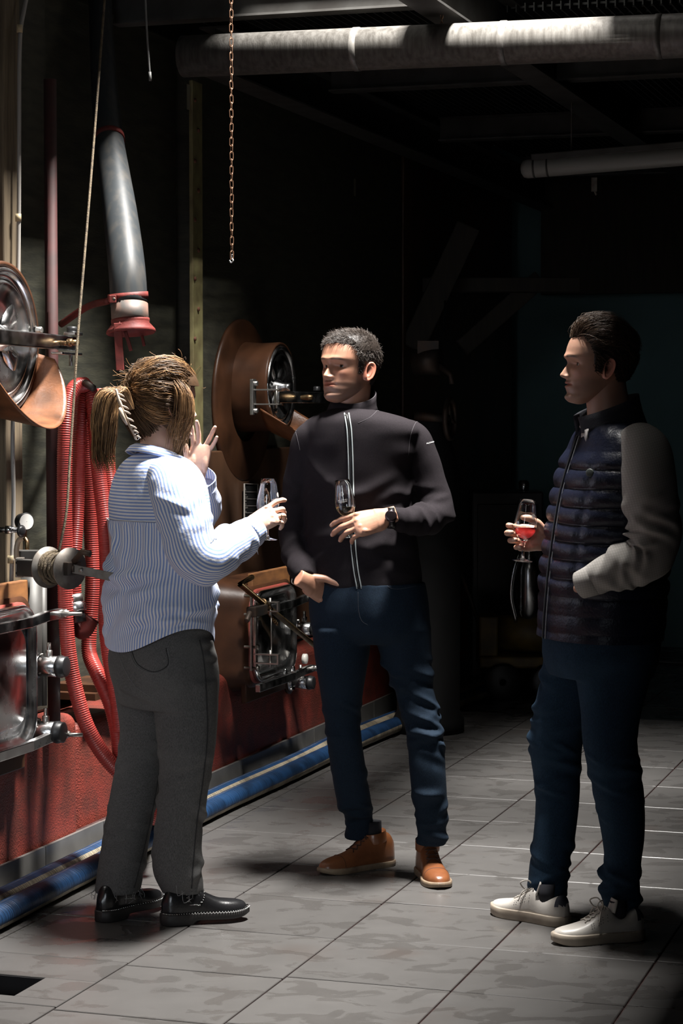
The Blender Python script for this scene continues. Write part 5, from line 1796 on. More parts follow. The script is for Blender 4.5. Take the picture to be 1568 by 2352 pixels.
hL = hand_arrays(at(887, 1187, 6.785), (-1, -.10, -.26), (0.05, -.86, .50), 1, [(10, 24, 15, 4), (16, 28, 18, 1), (20, 34, 20, -1), (24, 40, 22, -3)], TH_GRIP, 1.04, SK1)
hR = hand_arrays(at(703, 1336, 6.912), (.76, .48, -.44), (-.10, -.95, .25), -1, [(15, 20, 10), (15, 20, 10), (15, 20, 10), (15, 20, 10)], [(.022, .018, .002), (.034, .050, .022), (.034, .080, .050), (.028, .106, .072)], 1.0, SK1)
nb = MB(); nb.grid(neck, True, True, True); nv, nf = nb.arrays()
body_mesh(rootM, [(headW, hf, hcol), (nv, nf, SK1), (bv, bf, SK1), hL, hR], 'body', skm)
add_eyes(rootM, MM, HcM, eyesM, look=-.25, pitch=-.02)
# hair
kp, mg = mens_hairline(hv)
kp &= np.arange(len(hv)) < 150 * 170
offs = np.where(hv[:, 2] > .05, .007, .0025 + np.clip(hv[:, 2], 0, .05) * .08) * mg + .0008
capM = hair_cap('hair', hv, hf, kp, offs, HcM, MM, (.016, .0115, .009), worigin(rootM))
flow = lambda P: np.stack([P[:, 0] * 3 + np.interp(P[:, 2], [.03, .07], [0, .35]), np.interp(P[:, 2], [.02, .075], [-.25, .7]) - .5 * (P[:, 1] < -.03) * (P[:, 2] > .02), np.interp(P[:, 2], [.0, .05, .09], [-1.0, -.45, .5])], 1)
lenf = lambda P: np.interp(P[:, 2], [-.07, .0, .05, .08, .12], [.004, .007, .014, .019, .022]) * np.where(P[:, 1] > .04, .8, 1)
Ls, rg = scalp_strands(hv, kp, HcM, MM, 14000, lenf, flow, 5, lift=.55, seed=4, jitter=.28)
cs = np.array([.032, .023, .018]) * rg.uniform(.5, 1.6, (len(Ls), 1)) + (rg.uniform(size=(len(Ls), 1)) > .86) * np.array([.085, .078, .072])
obj('hair', join_mesh('hair', [capM, strand_mesh('h', Ls, np.array([.00055, .00055, .0005, .0004, .0001]), cs, worigin(rootM))]), HAIRM, rootM)

# watch, bracelet
wc = at(897, 1190, 6.787); wa_ = unit(np.array([1, .12, .0]))
wt = empty('wristwatch', (0, 0, 0)); wt.parent = rootM; wt.location = tuple(wc - worigin(rootM))
b = MB(); b.lathe([(-.009, .030), (-.010, .0335), (.010, .0345), (.009, .031)], wc, wa_, 32); obj('strap', b, mat('black_watch_strap', (.015, .013, .014), .3, .3), wt)
b = MB(); b.lathe([(.028, .019), (.034, .019), (.037, .016), (.0375, .014)], wc, unit([.0, -.95, .25]), 24, cap1=True); obj('case', b, mat('dark_watch_case', (.06, .045, .05), .2, .9), wt)
brc = at(692, 1327, 6.955); ba = unit(at(700, 1333, 6.945) - at(690, 1312, 6.97))
e1 = unit(np.cross(ba, YY)); e2 = np.cross(ba, e1)
b = MB(); b.tube([brc + (e1 * math.cos(t) * .034 + e2 * math.sin(t) * .030) for t in np.linspace(0, 2 * math.pi, 40)], .0022, 6, caps=False); obj('bracelet', b, mat('white_cord', (.55, .52, .46), .7), rootM)

# lace-up ankle boots
TAN = mat('tan_leather', (.23, .085, .033), .30, 0, col2=(.15, .052, .02), scale=14, bump=.05, bscale=200)
TANS = mat('boot_welt', (.27, .20, .13), .6, 0, col2=(.13, .09, .06), scale=20)
LACED = mat('dark_brown_lace', (.05, .022, .016), .7)
for (hx, hy, tx, ty, zc) in ((852, 1992, 734, 2009, (826, 1905, 7.16)), (985, 2014, 1013, 2044, (993, 1935, 6.99))):
    heel, toe = floor_at(hx, hy), floor_at(tx, ty)
    L0 = np.linalg.norm(toe - heel); e_ = (toe - heel) / L0
    heel = toe - e_ * .292
    bt = empty('boot', (0, 0, 0)); bt.parent = rootM; bt.location = tuple(heel - worigin(rootM))
    G, hl_, e, sdv, L = shoe_grid(heel, toe, SW, [(0, .085), (.06, .108), (.16, .118), (.28, .118), (.38, .112), (.46, .094), (.55, .074), (.66, .060), (.78, .053), (.9, .045), (.97, .035), (1, .022)], .012)
    b = MB(); b.grid(G, True, True, True); up_ = obj('upper', b, TAN, bt)
    sole(heel, toe, .020, TANS, bt, 1.13, None, 'welt')
    hb = MB()
    hg = np.array([[hl_ + e * (.033 + .040 * math.cos(t)) + sdv * (.034 * math.sin(t)) + ZZ * z for t in np.linspace(0, 2 * math.pi, 24, endpoint=False)] for z in (.0, .018)])
    laces(bt, hl_, e, sdv, L, G, .42, .60, 4, LACED, .020, .0021)
    # shaft opening and sock
    sc_ = hl_ + e * .075 + ZZ * .115
    b = MB(); b.lathe([(-.03, .040), (.004, .041), (.006, .039), (-.02, .036)], sc_, unit(ZZ + e * .18), 28); obj('ankle_collar', b, TAN, bt)
    b = MB(); b.tube([sc_ + e * .004 - ZZ * .02, sc_ + e * .006 + ZZ * .04], .030, 20); obj('sock', b, mat('black_sock', (.012, .012, .016), .9), bt)
    # toe cap seam
    s_i = int(np.argmin(np.abs((.5 - .5 * np.cos(np.linspace(0, 1, G.shape[0]) * math.pi)) - .74)))
    row = G[s_i, :21] + ZZ * .0004
    b = MB(); b.tube(row, .0009, 5); obj('toe_cap_seam', b, LACED, bt)

gM = wine_glass(at(803, 1233, 6.822), (-.135, -.06, .99), 'tilted tasting glass with pale white wine held by the person in dark jacket', WINEW, .100, logo_dir=(-.25, .95, 0), sc=.97)

# ================================================================== MAN AT THE RIGHT (quilted vest)
rootR = empty('person', (floor_at(1210, 2110) + floor_at(1380, 2160)) / 2, 'person in navy quilted vest and white sneakers holding red wine at the right', 'person', 'people tasting wine')
fr = np.array([-math.sin(math.radians(75)), -math.cos(math.radians(75)), 0]); lR = np.cross(ZZ, fr)
VEST = mat('navy_quilted_nylon', (.008, .010, .022), .34, 0, bump=.18, bscale=140, Specular_IOR_Level=.35)
D0 = 6.33
vest = rl([(1385, 1425, 952, D0, 1.0), (1360, 1450, 962, D0, .80), (1338, 1478, 978, D0, .66), (1322, 1500, 1000, D0, .60), (1308, 1516, 1035, D0, .60), (1293, 1524, 1080, D0, .64), (1280, 1526, 1130, D0, .68), (1269, 1524, 1190, D0, .70), (1260, 1521, 1250, D0, .71), (1252, 1520, 1310, D0, .72), (1246, 1519, 1370, D0, .72), (1242, 1517, 1420, D0, .72), (1240, 1512, 1462, D0, .72)], lR, fr, 96, 190)
vest0 = vest.copy()
N = grid_normals(vest); Cv = vest.mean(1, keepdims=True); sg = np.sign(np.sum(N * (vest - Cv), 2).mean())
pyv = CY - (vest[..., 2] - CH) / vest[..., 1] * FPX  # rough screen height only used to space the quilting evenly
zz = vest[..., 2]
ph = (zz - zz.max()) / .0525
wav = .008 * noise_arr(vest, 5)
thv = np.linspace(0, 2 * math.pi, 96, endpoint=False)[None, :]
dfr = np.abs((thv - math.pi / 2 + math.pi) % (2 * math.pi) - math.pi)
quilt = np.abs(np.sin(math.pi * (ph + wav * 20))) ** .55
amp = .013 * np.clip((1.42 - zz) / .05, 0, 1) * np.clip((zz - .93) / .10, .25, 1)
vert = 1 - .65 * np.exp(-((dfr - .62) / .05) ** 2) - .9 * np.exp(-(dfr / .05) ** 2)
wr = .0022 * noise_arr(vest * np.array([60, 60, 14]), 1.0)
vest = vest + N * sg * (amp * quilt * vert + wr)[..., None]
b = MB(); b.grid(vest, True, True, False)
vo = obj('vest', b, VEST, rootR)
VVt, VFt = b.arrays()
sV = Surf(VVt, VFt)
b = MB(); b.tube(vest0[18:, 24] + fr * .0085, .0035, 6); obj('zip', b, mat('vest_zip', (.05, .05, .055), .35, .5), vo)
b = MB(); b.tube(vest0[18:, 23] + fr * .0085, .0014, 5); obj('zip_edge', b, mat('vest_zip_edge', (.2, .21, .22), .5), vo)
bd = sV.hit(1356, 1087, .003)
b = MB(); b.lathe([(0, .012), (.003, .012), (.004, .009)], bd, unit([-.5, -.85, .1]), 18, cap1=True); obj('badge', b, mat('vest_badge', (.05, .06, .055), .5), vo)
# stand-up collar, open at the front
rings = []
for (px, py, ra, rb, tl) in ((1404, 985, .100, .100, .12), (1398, 965, .094, .096, .28), (1394, 947, .090, .096, .34), (1391, 931, .086, .097, .38)):
    rings.append((at(px, py, D0), ra, rb, lR, unit(fr - ZZ * tl)))
G = band_loft(rings, 60, (math.pi / 2 + .42, math.pi / 2 + 2 * math.pi - .20)); b = MB(); b.grid(G, False)
cl = obj('collar', b, mat('vest_collar', (.012, .013, .020), .8, bump=.3, bscale=300), vo); sd = cl.modifiers.new('t', 'SOLIDIFY'); sd.thickness = .012; sd.offset = 0
b = MB(); b.tube(G[:, -1], .003, 6); obj('collar_zip', b, mat('collar_zip', (.25, .28, .28), .4, .5), vo)
SHIRTW = mat('pale_checked_shirt', (.50, .47, .45), .8, 0, bump=.1, bscale=400)
rings = []
for (px, py, ra, rb, tl) in ((1392, 975, .072, .076, .15), (1388, 955, .066, .070, .32), (1386, 944, .065, .069, .36), (1390, 958, .076, .082, .40)):
    rings.append((at(px, py, D0), ra, rb, lR, unit(fr - ZZ * tl)))
G = band_loft(rings, 50, (math.pi / 2 + .10, math.pi / 2 + 2 * math.pi - .10)); b = MB(); b.grid(G, False)
sh_col = obj('shirt_collar', b, SHIRTW, rootR); sd = sh_col.modifiers.new('t', 'SOLIDIFY'); sd.thickness = .003
b = MB(); b.grid(np.array([[at(1338, 990, 6.30), at(1352, 985, 6.24)], [at(1336, 1010, 6.29), at(1350, 1008, 6.25)], [at(1330, 1035, 6.285), at(1343, 1032, 6.25)], [at(1325, 1060, 6.28), at(1330, 1060, 6.26)]]), False)
pl_ = obj('shirt_placket', b, SHIRTW, rootR); sd = pl_.modifiers.new('t', 'SOLIDIFY'); sd.thickness = .004
# sleeves


def check_shirt():
    m = bpy.data.materials.new('fine_check_sleeve'); m.use_nodes = True
    nt = m.node_tree; b = nt.nodes['Principled BSDF']; Nn = nt.nodes.new
    tc = Nn('ShaderNodeTexCoord'); mp = Nn('ShaderNodeMapping'); mp.inputs['Rotation'].default_value = (.0, .25, 0)
    nt.links.new(tc.outputs['Object'], mp.inputs[0])
    outs = []
    for dr in ('X', 'Z'):
        w = Nn('ShaderNodeTexWave'); w.bands_direction = dr; w.inputs['Scale'].default_value = 46; w.inputs['Distortion'].default_value = .3
        nt.links.new(mp.outputs[0], w.inputs['Vector'])
        r = Nn('ShaderNodeMapRange'); r.inputs['From Min'].default_value = .75; r.inputs['From Max'].default_value = 1.0; r.inputs['To Max'].default_value = .4
        nt.links.new(w.outputs['Fac'], r.inputs['Value']); outs.append(r.outputs[0])
    ad = Nn('ShaderNodeMath'); ad.operation = 'MAXIMUM'; nt.links.new(outs[0], ad.inputs[0]); nt.links.new(outs[1], ad.inputs[1])
    mx = Nn('ShaderNodeMix'); mx.data_type = 'RGBA'; mx.inputs['A'].default_value = (.36, .34, .315, 1); mx.inputs['B'].default_value = (.19, .18, .17, 1)
    nt.links.new(ad.outputs[0], mx.inputs['Factor']); nt.links.new(mx.outputs['Result'], b.inputs['Base Color'])
    b.inputs['Roughness'].default_value = .85
    b.inputs['Specular IOR Level'].default_value = .15
    return m


CHK = check_shirt()
slL = limb([(1462, 1012, 6.20, .060, .062), (1482, 1042, 6.14, .074, .072), (1489, 1100, 6.10, .081, .076), (1497, 1170, 6.08, .078, .075), (1503, 1230, 6.08, .075, .074), (1484, 1279, 6.08, .070, .068), (1432, 1301, 6.09, .064, .062), (1385, 1322, 6.10, .053, .052), (1350, 1336, 6.12, .043, .041), (1333, 1343, 6.13, .038, .036)], 44, 120)
slL = fold(slL, rfolds(30, (.35, .85), .008, 21, .012, .05, .8) + [(.5, 2.4, .012, .014, .06, .3), (.56, 2.2, .014, .014, .06, .2), (.45, 2.6, .010, .014, .06, .4)])
b = MB(); b.grid(slL, True, True, True); so = obj('shirt_sleeve', b, CHK, rootR)
cfc = at(1340, 1341, 6.125); cfa = unit(at(1330, 1344, 6.135) - at(1375, 1326, 6.105))
b = MB(); b.lathe([(-.045, .043), (-.04, .046), (.012, .040), (.014, .037), (-.03, .036)], cfc, cfa, 32); obj('cuff', b, CHK, so)
slR = limb([(1405, 1020, 6.52, .06, .06), (1402, 1100, 6.58, .066, .064), (1395, 1190, 6.62, .062, .062), (1375, 1245, 6.60, .056, .056), (1320, 1245, 6.54, .047, .047), (1282, 1238, 6.49, .040, .040), (1268, 1236, 6.475, .036, .036)], 36, 80)
slR = fold(slR, rfolds(20, (.4, .95), .006, 22, .012, .05))
b = MB(); b.grid(slR, True, True, True); obj('shirt_sleeve', b, CHK, rootR)
# trousers
JEANS2 = denim('mid_blue_denim', (.010, .022, .040), (.020, .044, .078), (.028, .058, .095))
hip = rl([(1248, 1512, 1425, D0, .74), (1250, 1510, 1470, D0, .76), (1250, 1506, 1510, D0, .78), (1262, 1495, 1550, D0, .8)], lR, fr, 56, 50)
legF = rl([(1252, 1400, 1480, 6.43, 1.0), (1243, 1380, 1545, 6.44, 1.0), (1230, 1360, 1610, 6.45, 1.0), (1216, 1342, 1680, 6.46, 1.0), (1214, 1336, 1720, 6.46, 1.0), (1224, 1333, 1780, 6.46, 1.05), (1229, 1329, 1850, 6.45, 1.05), (1223, 1319, 1930, 6.435, 1.05), (1214, 1306, 2000, 6.43, 1.08), (1212, 1303, 2058, 6.425, 1.1)], XX, YY, 48, 120)
legN = rl([(1308, 1505, 1490, 6.24, .95), (1322, 1492, 1560, 6.24, .95), (1333, 1472, 1635, 6.23, 1.0), (1337, 1463, 1700, 6.22, 1.0), (1352, 1474, 1780, 6.22, 1.05), (1367, 1480, 1850, 6.22, 1.05), (1382, 1479, 1925, 6.22, 1.05), (1387, 1472, 1980, 6.22, 1.05), (1378, 1469, 2030, 6.22, 1.05), (1386, 1468, 2094, 6.22, 1.08)], XX, YY, 48, 120)
legF = fold(legF, rfolds(20, (.25, .6), .007, 31, .010, .05) + rfolds(16, (.8, 1), .007, 32, .010, .05) + [(.13, 3.2, .010, .012, .06, .3), (.26, 3.1, .012, .012, .06, -.2), (.38, 3.1, .010, .012, .05, .2)])
legN = fold(legN, rfolds(20, (.3, .65), .007, 33, .010, .05) + rfolds(16, (.8, 1), .008, 34, .010, .05))
TVv, TF = remesh([garr(hip), garr(legF), garr(legN)], .006, 2, .5)
obj('trousers', mesh_from('trousers', TVv, TF, worigin(rootR)), JEANS2, rootR)
# figure
SK2 = (.44, .245, .170)
HcR = at(1374, 838, D0)
MR = frame(np.array([-math.sin(math.radians(82)), -math.cos(math.radians(82)), .03]))
hv, hf, hcol, eyesR = head_arrays(False, skin=SK2, stubble=.30, browc=(.04, .028, .02))
HS = 1.0
headW = HcR + (hv * HS) @ MR.T
neck = tube_grid([HcR + MR @ np.array([0, -.018, -.02]), HcR + MR @ np.array([0, -.024, -.07]), at(1398, 945, D0), at(1402, 1000, D0)], [.062, .061, .064, .07], 36, 24)
inner = [garr(shrink(rl([(1385, 1425, 955, D0, 1.0), (1338, 1478, 985, D0, .66), (1315, 1508, 1040, D0, .60), (1290, 1510, 1130, D0, .68), (1270, 1500, 1300, D0, .72), (1262, 1500, 1450, D0, .72)], lR, fr, 48, 60), .88)),
         garr(shrink(slL, .6)), garr(shrink(slR, .7)), garr(shrink(hip, .9)), garr(shrink(legF, .72)), garr(shrink(legN, .72)), garr(tube_grid([at(1398, 955, D0), at(1402, 1020, D0)], .05, 20, 6))]
bv, bf = remesh(inner, .012, 2)
hRt = hand_arrays(at(1262, 1238, 6.465), (-1, .06, .04), (.05, .98, -.12), -1, [(30, 52, 38, 4), (36, 56, 38, 1), (40, 56, 36, -2), (44, 54, 34, -4)], [(.022, .018, -.012), (.046, .040, -.026), (.058, .066, -.036), (.060, .090, -.040)], .98, SK2)
hLt = hand_arrays(at(1331, 1345, 6.165), (-.22, .96, -.15), (-.2, -.8, .3), 1, [(20, 25, 15)] * 4, [(.022, .018, -.004), (.040, .048, -.012), (.046, .076, -.016), (.046, .1, -.02)], .95, SK2, voxel=.003)
nb = MB(); nb.grid(neck, True, True, True); nv, nf = nb.arrays()
body_mesh(rootR, [(headW, hf, hcol), (nv, nf, SK2), (bv, bf, SK2), hRt, hLt], 'body', skm)
add_eyes(rootR, MR, HcR, eyesR, look=0.0, pitch=.0)
kp, mg = mens_hairline(hv, .008)
kp &= np.arange(len(hv)) < 150 * 170
offs = np.interp(hv[:, 2], [-.07, 0, .05, .09, .12], [.002, .004, .007, .013, .014]) * mg + .0008
capR = hair_cap('hair', hv, hf, kp, offs, HcR, MR, (.020, .013, .009), worigin(rootR))
hT_ = BVHTree.FromPolygons([tuple(v) for v in hv[:150 * 170]], [f for f in hf if max(f) < 150 * 170])
cen_ = np.array([0, -.008, .012])
rg = np.random.default_rng(9)
idx_ = rg.choice(np.flatnonzero(kp), 5600)
dr_ = hv[idx_] - cen_ + rg.normal(size=(5600, 3)) * .002
dr_ /= np.linalg.norm(dr_, axis=1)[:, None]
top_ = np.clip((dr_[:, 2] - .35) / .3, 0, 1)
tg_ = np.stack([dr_[:, 0] * (.5 + .5 * (1 - top_)) + .25 * rg.normal(size=5600) * .5, -1.0 + .25 * rg.normal(size=5600), np.where(dr_[:, 2] > .35, .15, -.75) + .2 * rg.normal(size=5600)], 1)
tg_ /= np.linalg.norm(tg_, axis=1)[:, None]
fc_ = np.clip(np.interp(dr_[:, 2], [-.8, 0, .5, 1], [.25, .3, .42, .45]) * rg.uniform(.6, 1.25, 5600), .1, .8)
vl_ = np.interp(dr_[:, 2], [-.8, .0, .4, .8], [.004, .008, .016, .024]) * rg.uniform(.5, 1.15, 5600) + .018 * np.clip((dr_[:, 1] - .25) / .4, 0, 1) * (dr_[:, 2] > .35)
Ls = swept(hT_, cen_, dr_, tg_, fc_, vl_, 8, rg, .0022)
Ls = HcR + Ls @ MR.T
cs = np.array([.055, .033, .020]) * rg.uniform(.45, 1.7, (len(Ls), 1))
obj('hair', join_mesh('hair', [capR, strand_mesh('h', Ls, np.array([.0007, .0007, .0007, .0007, .0006, .0005, .0004, .0001]), cs, worigin(rootR))]), HAIRM, rootR)
# white sneakers
WHITE = mat('white_leather', (.56, .53, .49), .38, 0, col2=(.46, .43, .39), scale=9, bump=.04, bscale=150)
RUBW = mat('dirty_white_rubber', (.42, .36, .29), .55, 0, col2=(.28, .23, .18), scale=12)
NAVY = mat('navy_heel_tab', (.02, .022, .035), .6)
LACEW = mat('white_lace', (.52, .48, .43), .8)
for i, (hx, hy, tx, ty) in enumerate(((1302, 2128, 1114, 2092), (1474, 2155, 1277, 2168))):
    heel, toe = floor_at(hx, hy), floor_at(tx, ty)
    L0 = np.linalg.norm(toe - heel); e_ = (toe - heel) / L0
    toe = heel + e_ * .272
    bt = empty('sneaker', (0, 0, 0)); bt.parent = rootR; bt.location = tuple(heel - worigin(rootR))
    G, hl_, e, sdv, L = shoe_grid(heel, toe, SW, [(0, .070), (.05, .088), (.12, .086), (.22, .074), (.32, .078), (.40, .098), (.46, .096), (.55, .078), (.66, .061), (.78, .052), (.9, .046), (.97, .040), (1, .030)], .022)
    b = MB(); b.grid(G, True, True, True); obj('upper', b, WHITE, bt)
    sole(heel, toe, .031, RUBW, bt, 1.13, None, 'sole')
    laces(bt, hl_, e, sdv, L, G, .46, .66, 5, LACEW, .017, .0024)
    k = 14
    tabG = np.array([[G[j, c] + (G[j, c] - (hl_ + e * .06 + ZZ * G[j, c][2])) * .03 for c in list(range(0, 21))] for j in range(2, 12)])
    sel = []
    hb = MB()
    T_ = []
    for j in range(0, 13):
        row = []
        for c in range(21):
            p = G[j, c]
            row.append(p)
        T_.append(row)
    T_ = np.array(T_); zc_ = T_[..., 2]
    Nn_ = T_ - (hl_ + e * .05)[None, None]; Nn_[..., 2] *= .3; Nn_ /= np.linalg.norm(Nn_, axis=2)[..., None]
    T2 = T_ + Nn_ * .0016
    fs = [(r * 21 + c, r * 21 + c + 1, (r + 1) * 21 + c + 1, (r + 1) * 21 + c) for r in range(12) for c in range(20) if zc_[r:r + 2, c:c + 2].min() > .058]
    hb.add(T2.reshape(-1, 3), fs); obj('heel_tab', hb, NAVY, bt)
    lp0 = hl_ + e * (.44 * L) + ZZ * .100
    b = MB()
    for sg_ in (-1, 1):
        b.tube([lp0, lp0 + e * .012 + sdv * sg_ * .018 + ZZ * .022, lp0 + e * .03 + sdv * sg_ * .030 + ZZ * .014, lp0 + e * .018 + sdv * sg_ * .02 - ZZ * .006, lp0 + ZZ * -.002], .0022, 6, 20)
        b.tube([lp0, lp0 + e * .02 + sdv * sg_ * .03 - ZZ * .01, lp0 + e * .03 + sdv * sg_ * .042 - ZZ * .04], .0020, 6, 12)
    obj('lace_bow', b, LACEW, bt)
    b = MB(); tq = hl_ + e * (.39 * L) + ZZ * .088
    b.grid(np.array([[tq + sdv * x * (.028 - .006 * t) - e * (.012 * t + .01 * x * x) + ZZ * (.036 * t - .004 * x * x) for x in np.linspace(-1, 1, 9)] for t in np.linspace(0, 1, 6)]), False)
    tg = obj('tongue', b, WHITE, bt); sd = tg.modifiers.new('t', 'SOLIDIFY'); sd.thickness = .005
    b = MB(); b.tube([hl_ + e * .075 + ZZ * .06, hl_ + e * .075 + ZZ * .115], .024, 18); obj('sock', b, mat('navy_sock', (.014, .014, .02), .9), bt)
    for row_ in range(3):
        for q_ in range(6):
            s_i = int(np.argmin(np.abs((.5 - .5 * np.cos(np.linspace(0, 1, G.shape[0]) * math.pi)) - (.44 + q_ * .035))))
            c_ = 3 + row_
            for cc_ in (c_, 20 - c_):
                hb = MB(); pq = G[s_i, cc_]; nq = unit(pq - (hl_ + e * ((pq - hl_) @ e) + ZZ * .03))
                hb.lathe([(-.001, .0012), (.0004, .0012)], pq, nq, 6, cap1=True)
                if cc_ == c_ or True:
                    obj('perforation', hb, NAVY, bt)
gR = wine_glass(at(1199, 1289, 6.425), (.085, -.02, .995), 'tasting glass with rose red wine held by the person in the vest', WINER, .103, logo_dir=(.62, -.78, 0), sc=.985)

# ================================================================== WOMAN AT THE LEFT (striped shirt)
rootW = empty('person', (floor_at(300, 2110) + floor_at(450, 2120)) / 2, 'person in blue striped shirt and dark jeans seen from behind at the left', 'person', 'people tasting wine')
phi = math.radians(36)
fw = np.array([math.cos(phi), math.sin(phi), 0]); rw = np.cross(fw, ZZ)


def stripe_mat():
    m = bpy.data.materials.new('blue_white_stripe'); m.use_nodes = True
    nt = m.node_tree; b = nt.nodes['Principled BSDF']; Nn = nt.nodes.new
    a = Nn('ShaderNodeAttribute'); a.attribute_name = 'stripe'
    sp = Nn('ShaderNodeSeparateColor'); nt.links.new(a.outputs['Color'], sp.inputs[0])
    mt = Nn('ShaderNodeMath'); mt.operation = 'MULTIPLY'; mt.inputs[1].default_value = 2 * math.pi
    nt.links.new(sp.outputs[0], mt.inputs[0])
    sn = Nn('ShaderNodeMath'); sn.operation = 'SINE'; nt.links.new(mt.outputs[0], sn.inputs[0])
    r = Nn('ShaderNodeMapRange'); r.inputs['From Min'].default_value = -.28; r.inputs['From Max'].default_value = .28
    nt.links.new(sn.outputs[0], r.inputs['Value'])
    mx = Nn('ShaderNodeMix'); mx.data_type = 'RGBA'; mx.inputs['A'].default_value = (.74, .74, .76, 1); mx.inputs['B'].default_value = (.24, .33, .60, 1)
    nt.links.new(r.outputs[0], mx.inputs['Factor']); nt.links.new(mx.outputs['Result'], b.inputs['Base Color'])
    b.inputs['Roughness'].default_value = .85
    b.inputs['Specular IOR Level'].default_value = .15
    b.inputs['Subsurface Weight'].default_value = 0.0
    tc = Nn('ShaderNodeTexCoord')
    n2 = Nn('ShaderNodeTexNoise'); n2.inputs['Scale'].default_value = 38; n2.inputs['Detail'].default_value = 5; nt.links.new(tc.outputs['Object'], n2.inputs['Vector'])
    bp = Nn('ShaderNodeBump'); bp.inputs['Strength'].default_value = .22; bp.inputs['Distance'].default_value = .012; nt.links.new(n2.outputs['Fac'], bp.inputs['Height']); nt.links.new(bp.outputs[0], b.inputs['Normal'])
    return m


STRIPE = stripe_mat()


def striped(name, G, coord, parent, wrap=True, caps=False, thick=.0):
    b = MB(); b.grid(G, wrap, caps, caps)
    me = b.mesh(name, worigin(parent))
    c = np.zeros((len(me.vertices), 3)); n_ = G.shape[0] * G.shape[1]
    c[:n_, 0] = coord.reshape(-1)
    color_attr(me, 'stripe', c)
    o = obj(name, me, STRIPE, parent)
    if thick:
        sd = o.modifiers.new('t', 'SOLIDIFY'); sd.thickness = thick
    return o


DW = 6.46
PER = .0098
tw = rl([(318, 392, 1040, DW, .9), (300, 415, 1048, DW, .8), (282, 440, 1062, DW, .72), (268, 462, 1085, DW, .68), (258, 474, 1115, DW, .66), (251, 481, 1155, DW, .68), (254, 484, 1200, DW, .70), (257, 488, 1250, DW, .72), (252, 492, 1300, DW, .74), (246, 494, 1350, DW, .75), (241, 494, 1400, DW, .76), (238, 493, 1450, DW, .77), (238, 492, 1490, DW, .78)], rw, fw, 120, 190, 2.25)
tw = np.roll(tw, -30, 1)                                   # seam at the front
thw = (np.arange(120) + 30) / 120 * 2 * math.pi
tt = np.linspace(0, 1, 190)[:, None]
tw = fold(tw, rfolds(30, (.38, .98), .007, 41, .020, .07, 1.3) + rfolds(14, (.55, .85), .011, 42, .016, .09, .35) + [(.62, 3.3, .016, .018, .10, -.15), (.58, 2.6, .012, .016, .08, .4), (.68, 3.8, .012, .018, .09, -.3), (.5, 2.9, .010, .03, .05, 1.5)])
# gathers below the yoke (vertical pleats at the back)
back = np.exp(-(((thw - 3 * math.pi / 2 + math.pi) % (2 * math.pi) - math.pi) / .8) ** 2)[None, :]
Nw = grid_normals(tw); Cw = tw.mean(1, keepdims=True); sgw = np.sign(np.sum(Nw * (tw - Cw), 2).mean())
pl = .006 * np.sin(thw[None, :] * 23) * back * np.clip((tt - .34) / .03, 0, 1) * np.exp(-((tt - .40) / .22) ** 2)
tw = tw + Nw * sgw * (pl + .004 * noise_arr(tw, 11) + .008 * noise_arr(tw, 4.5))[..., None]
# shirt-tail hem rises at the sides
rise = .075 * np.cos(thw)[None, :] ** 2 * np.clip((tt - .72) / .28, 0, 1) ** 1.5
tw[..., 2] += rise
circ = np.cumsum(np.linalg.norm(np.diff(np.concatenate([tw[110:111], tw[110:111, :1]], 1), axis=1), axis=2), axis=1)[0]
circ = np.concatenate([[0], circ[:-1]])
shirt = empty('striped_shirt', (0, 0, 0)); shirt.parent = rootW
yk = 64
cy = tw[:yk + 2, :, 2] / PER + .6 * noise_arr(tw[:yk + 2], 6)
striped('yoke', tw[:yk + 2], cy, shirt)
cb_ = (circ[None, :] / PER) + 1.1 * noise_arr(tw[yk:], 7) * np.clip(tt[yk:] * 3 - 1, 0, 1)
striped('shirt_body', tw[yk:] * 1.0, cb_, shirt)
b = MB(); b.tube(np.vstack([tw[yk, 40:110]]) + Nw[yk, 40:110] * sgw * .002, .0011, 5); obj('yoke_seam', b, mat('shirt_seam', (.5, .52, .58), .8), shirt)


def sleeve(rows, seed, nm, per=PER, folds=None, n=64, m=150):
    G = limb(rows, n, m)
    G = fold(G, (folds or []) + rfolds(34, (.3, .95), .0055, seed, .013, .05, .8))
    Nn = grid_normals(G); C_ = G.mean(1, keepdims=True); s_ = np.sign(np.sum(Nn * (G - C_), 2).mean())
    G = G + Nn * s_ * (.004 * noise_arr(G, 16))[..., None]
    ci = np.linspace(0, 1, n, endpoint=False) * (2 * math.pi * .068) / per
    co = np.tile(ci, (m, 1)) + .5 * noise_arr(G, 9)
    striped(nm, G, co, shirt, True, True)
    return G


slWR = sleeve([(372, 1092, 6.37, .055, .055), (392, 1105, 6.33, .072, .070), (412, 1160, 6.28, .080, .077), (432, 1225, 6.25, .080, .077), (448, 1272, 6.24, .080, .077), (474, 1285, 6.25, .078, .074), (510, 1265, 6.29, .068, .064), (545, 1245, 6.34, .056, .055), (572, 1228, 6.38, .048, .048)], 51, 'sleeve')
slWL = sleeve([(325, 1090, 6.66, .055, .055), (345, 1105, 6.70, .066, .064), (390, 1150, 6.78, .066, .064), (440, 1180, 6.86, .066, .062), (466, 1170, 6.85, .060, .058), (468, 1140, 6.80, .050, .050), (464, 1118, 6.77, .043, .043)], 52, 'sleeve')


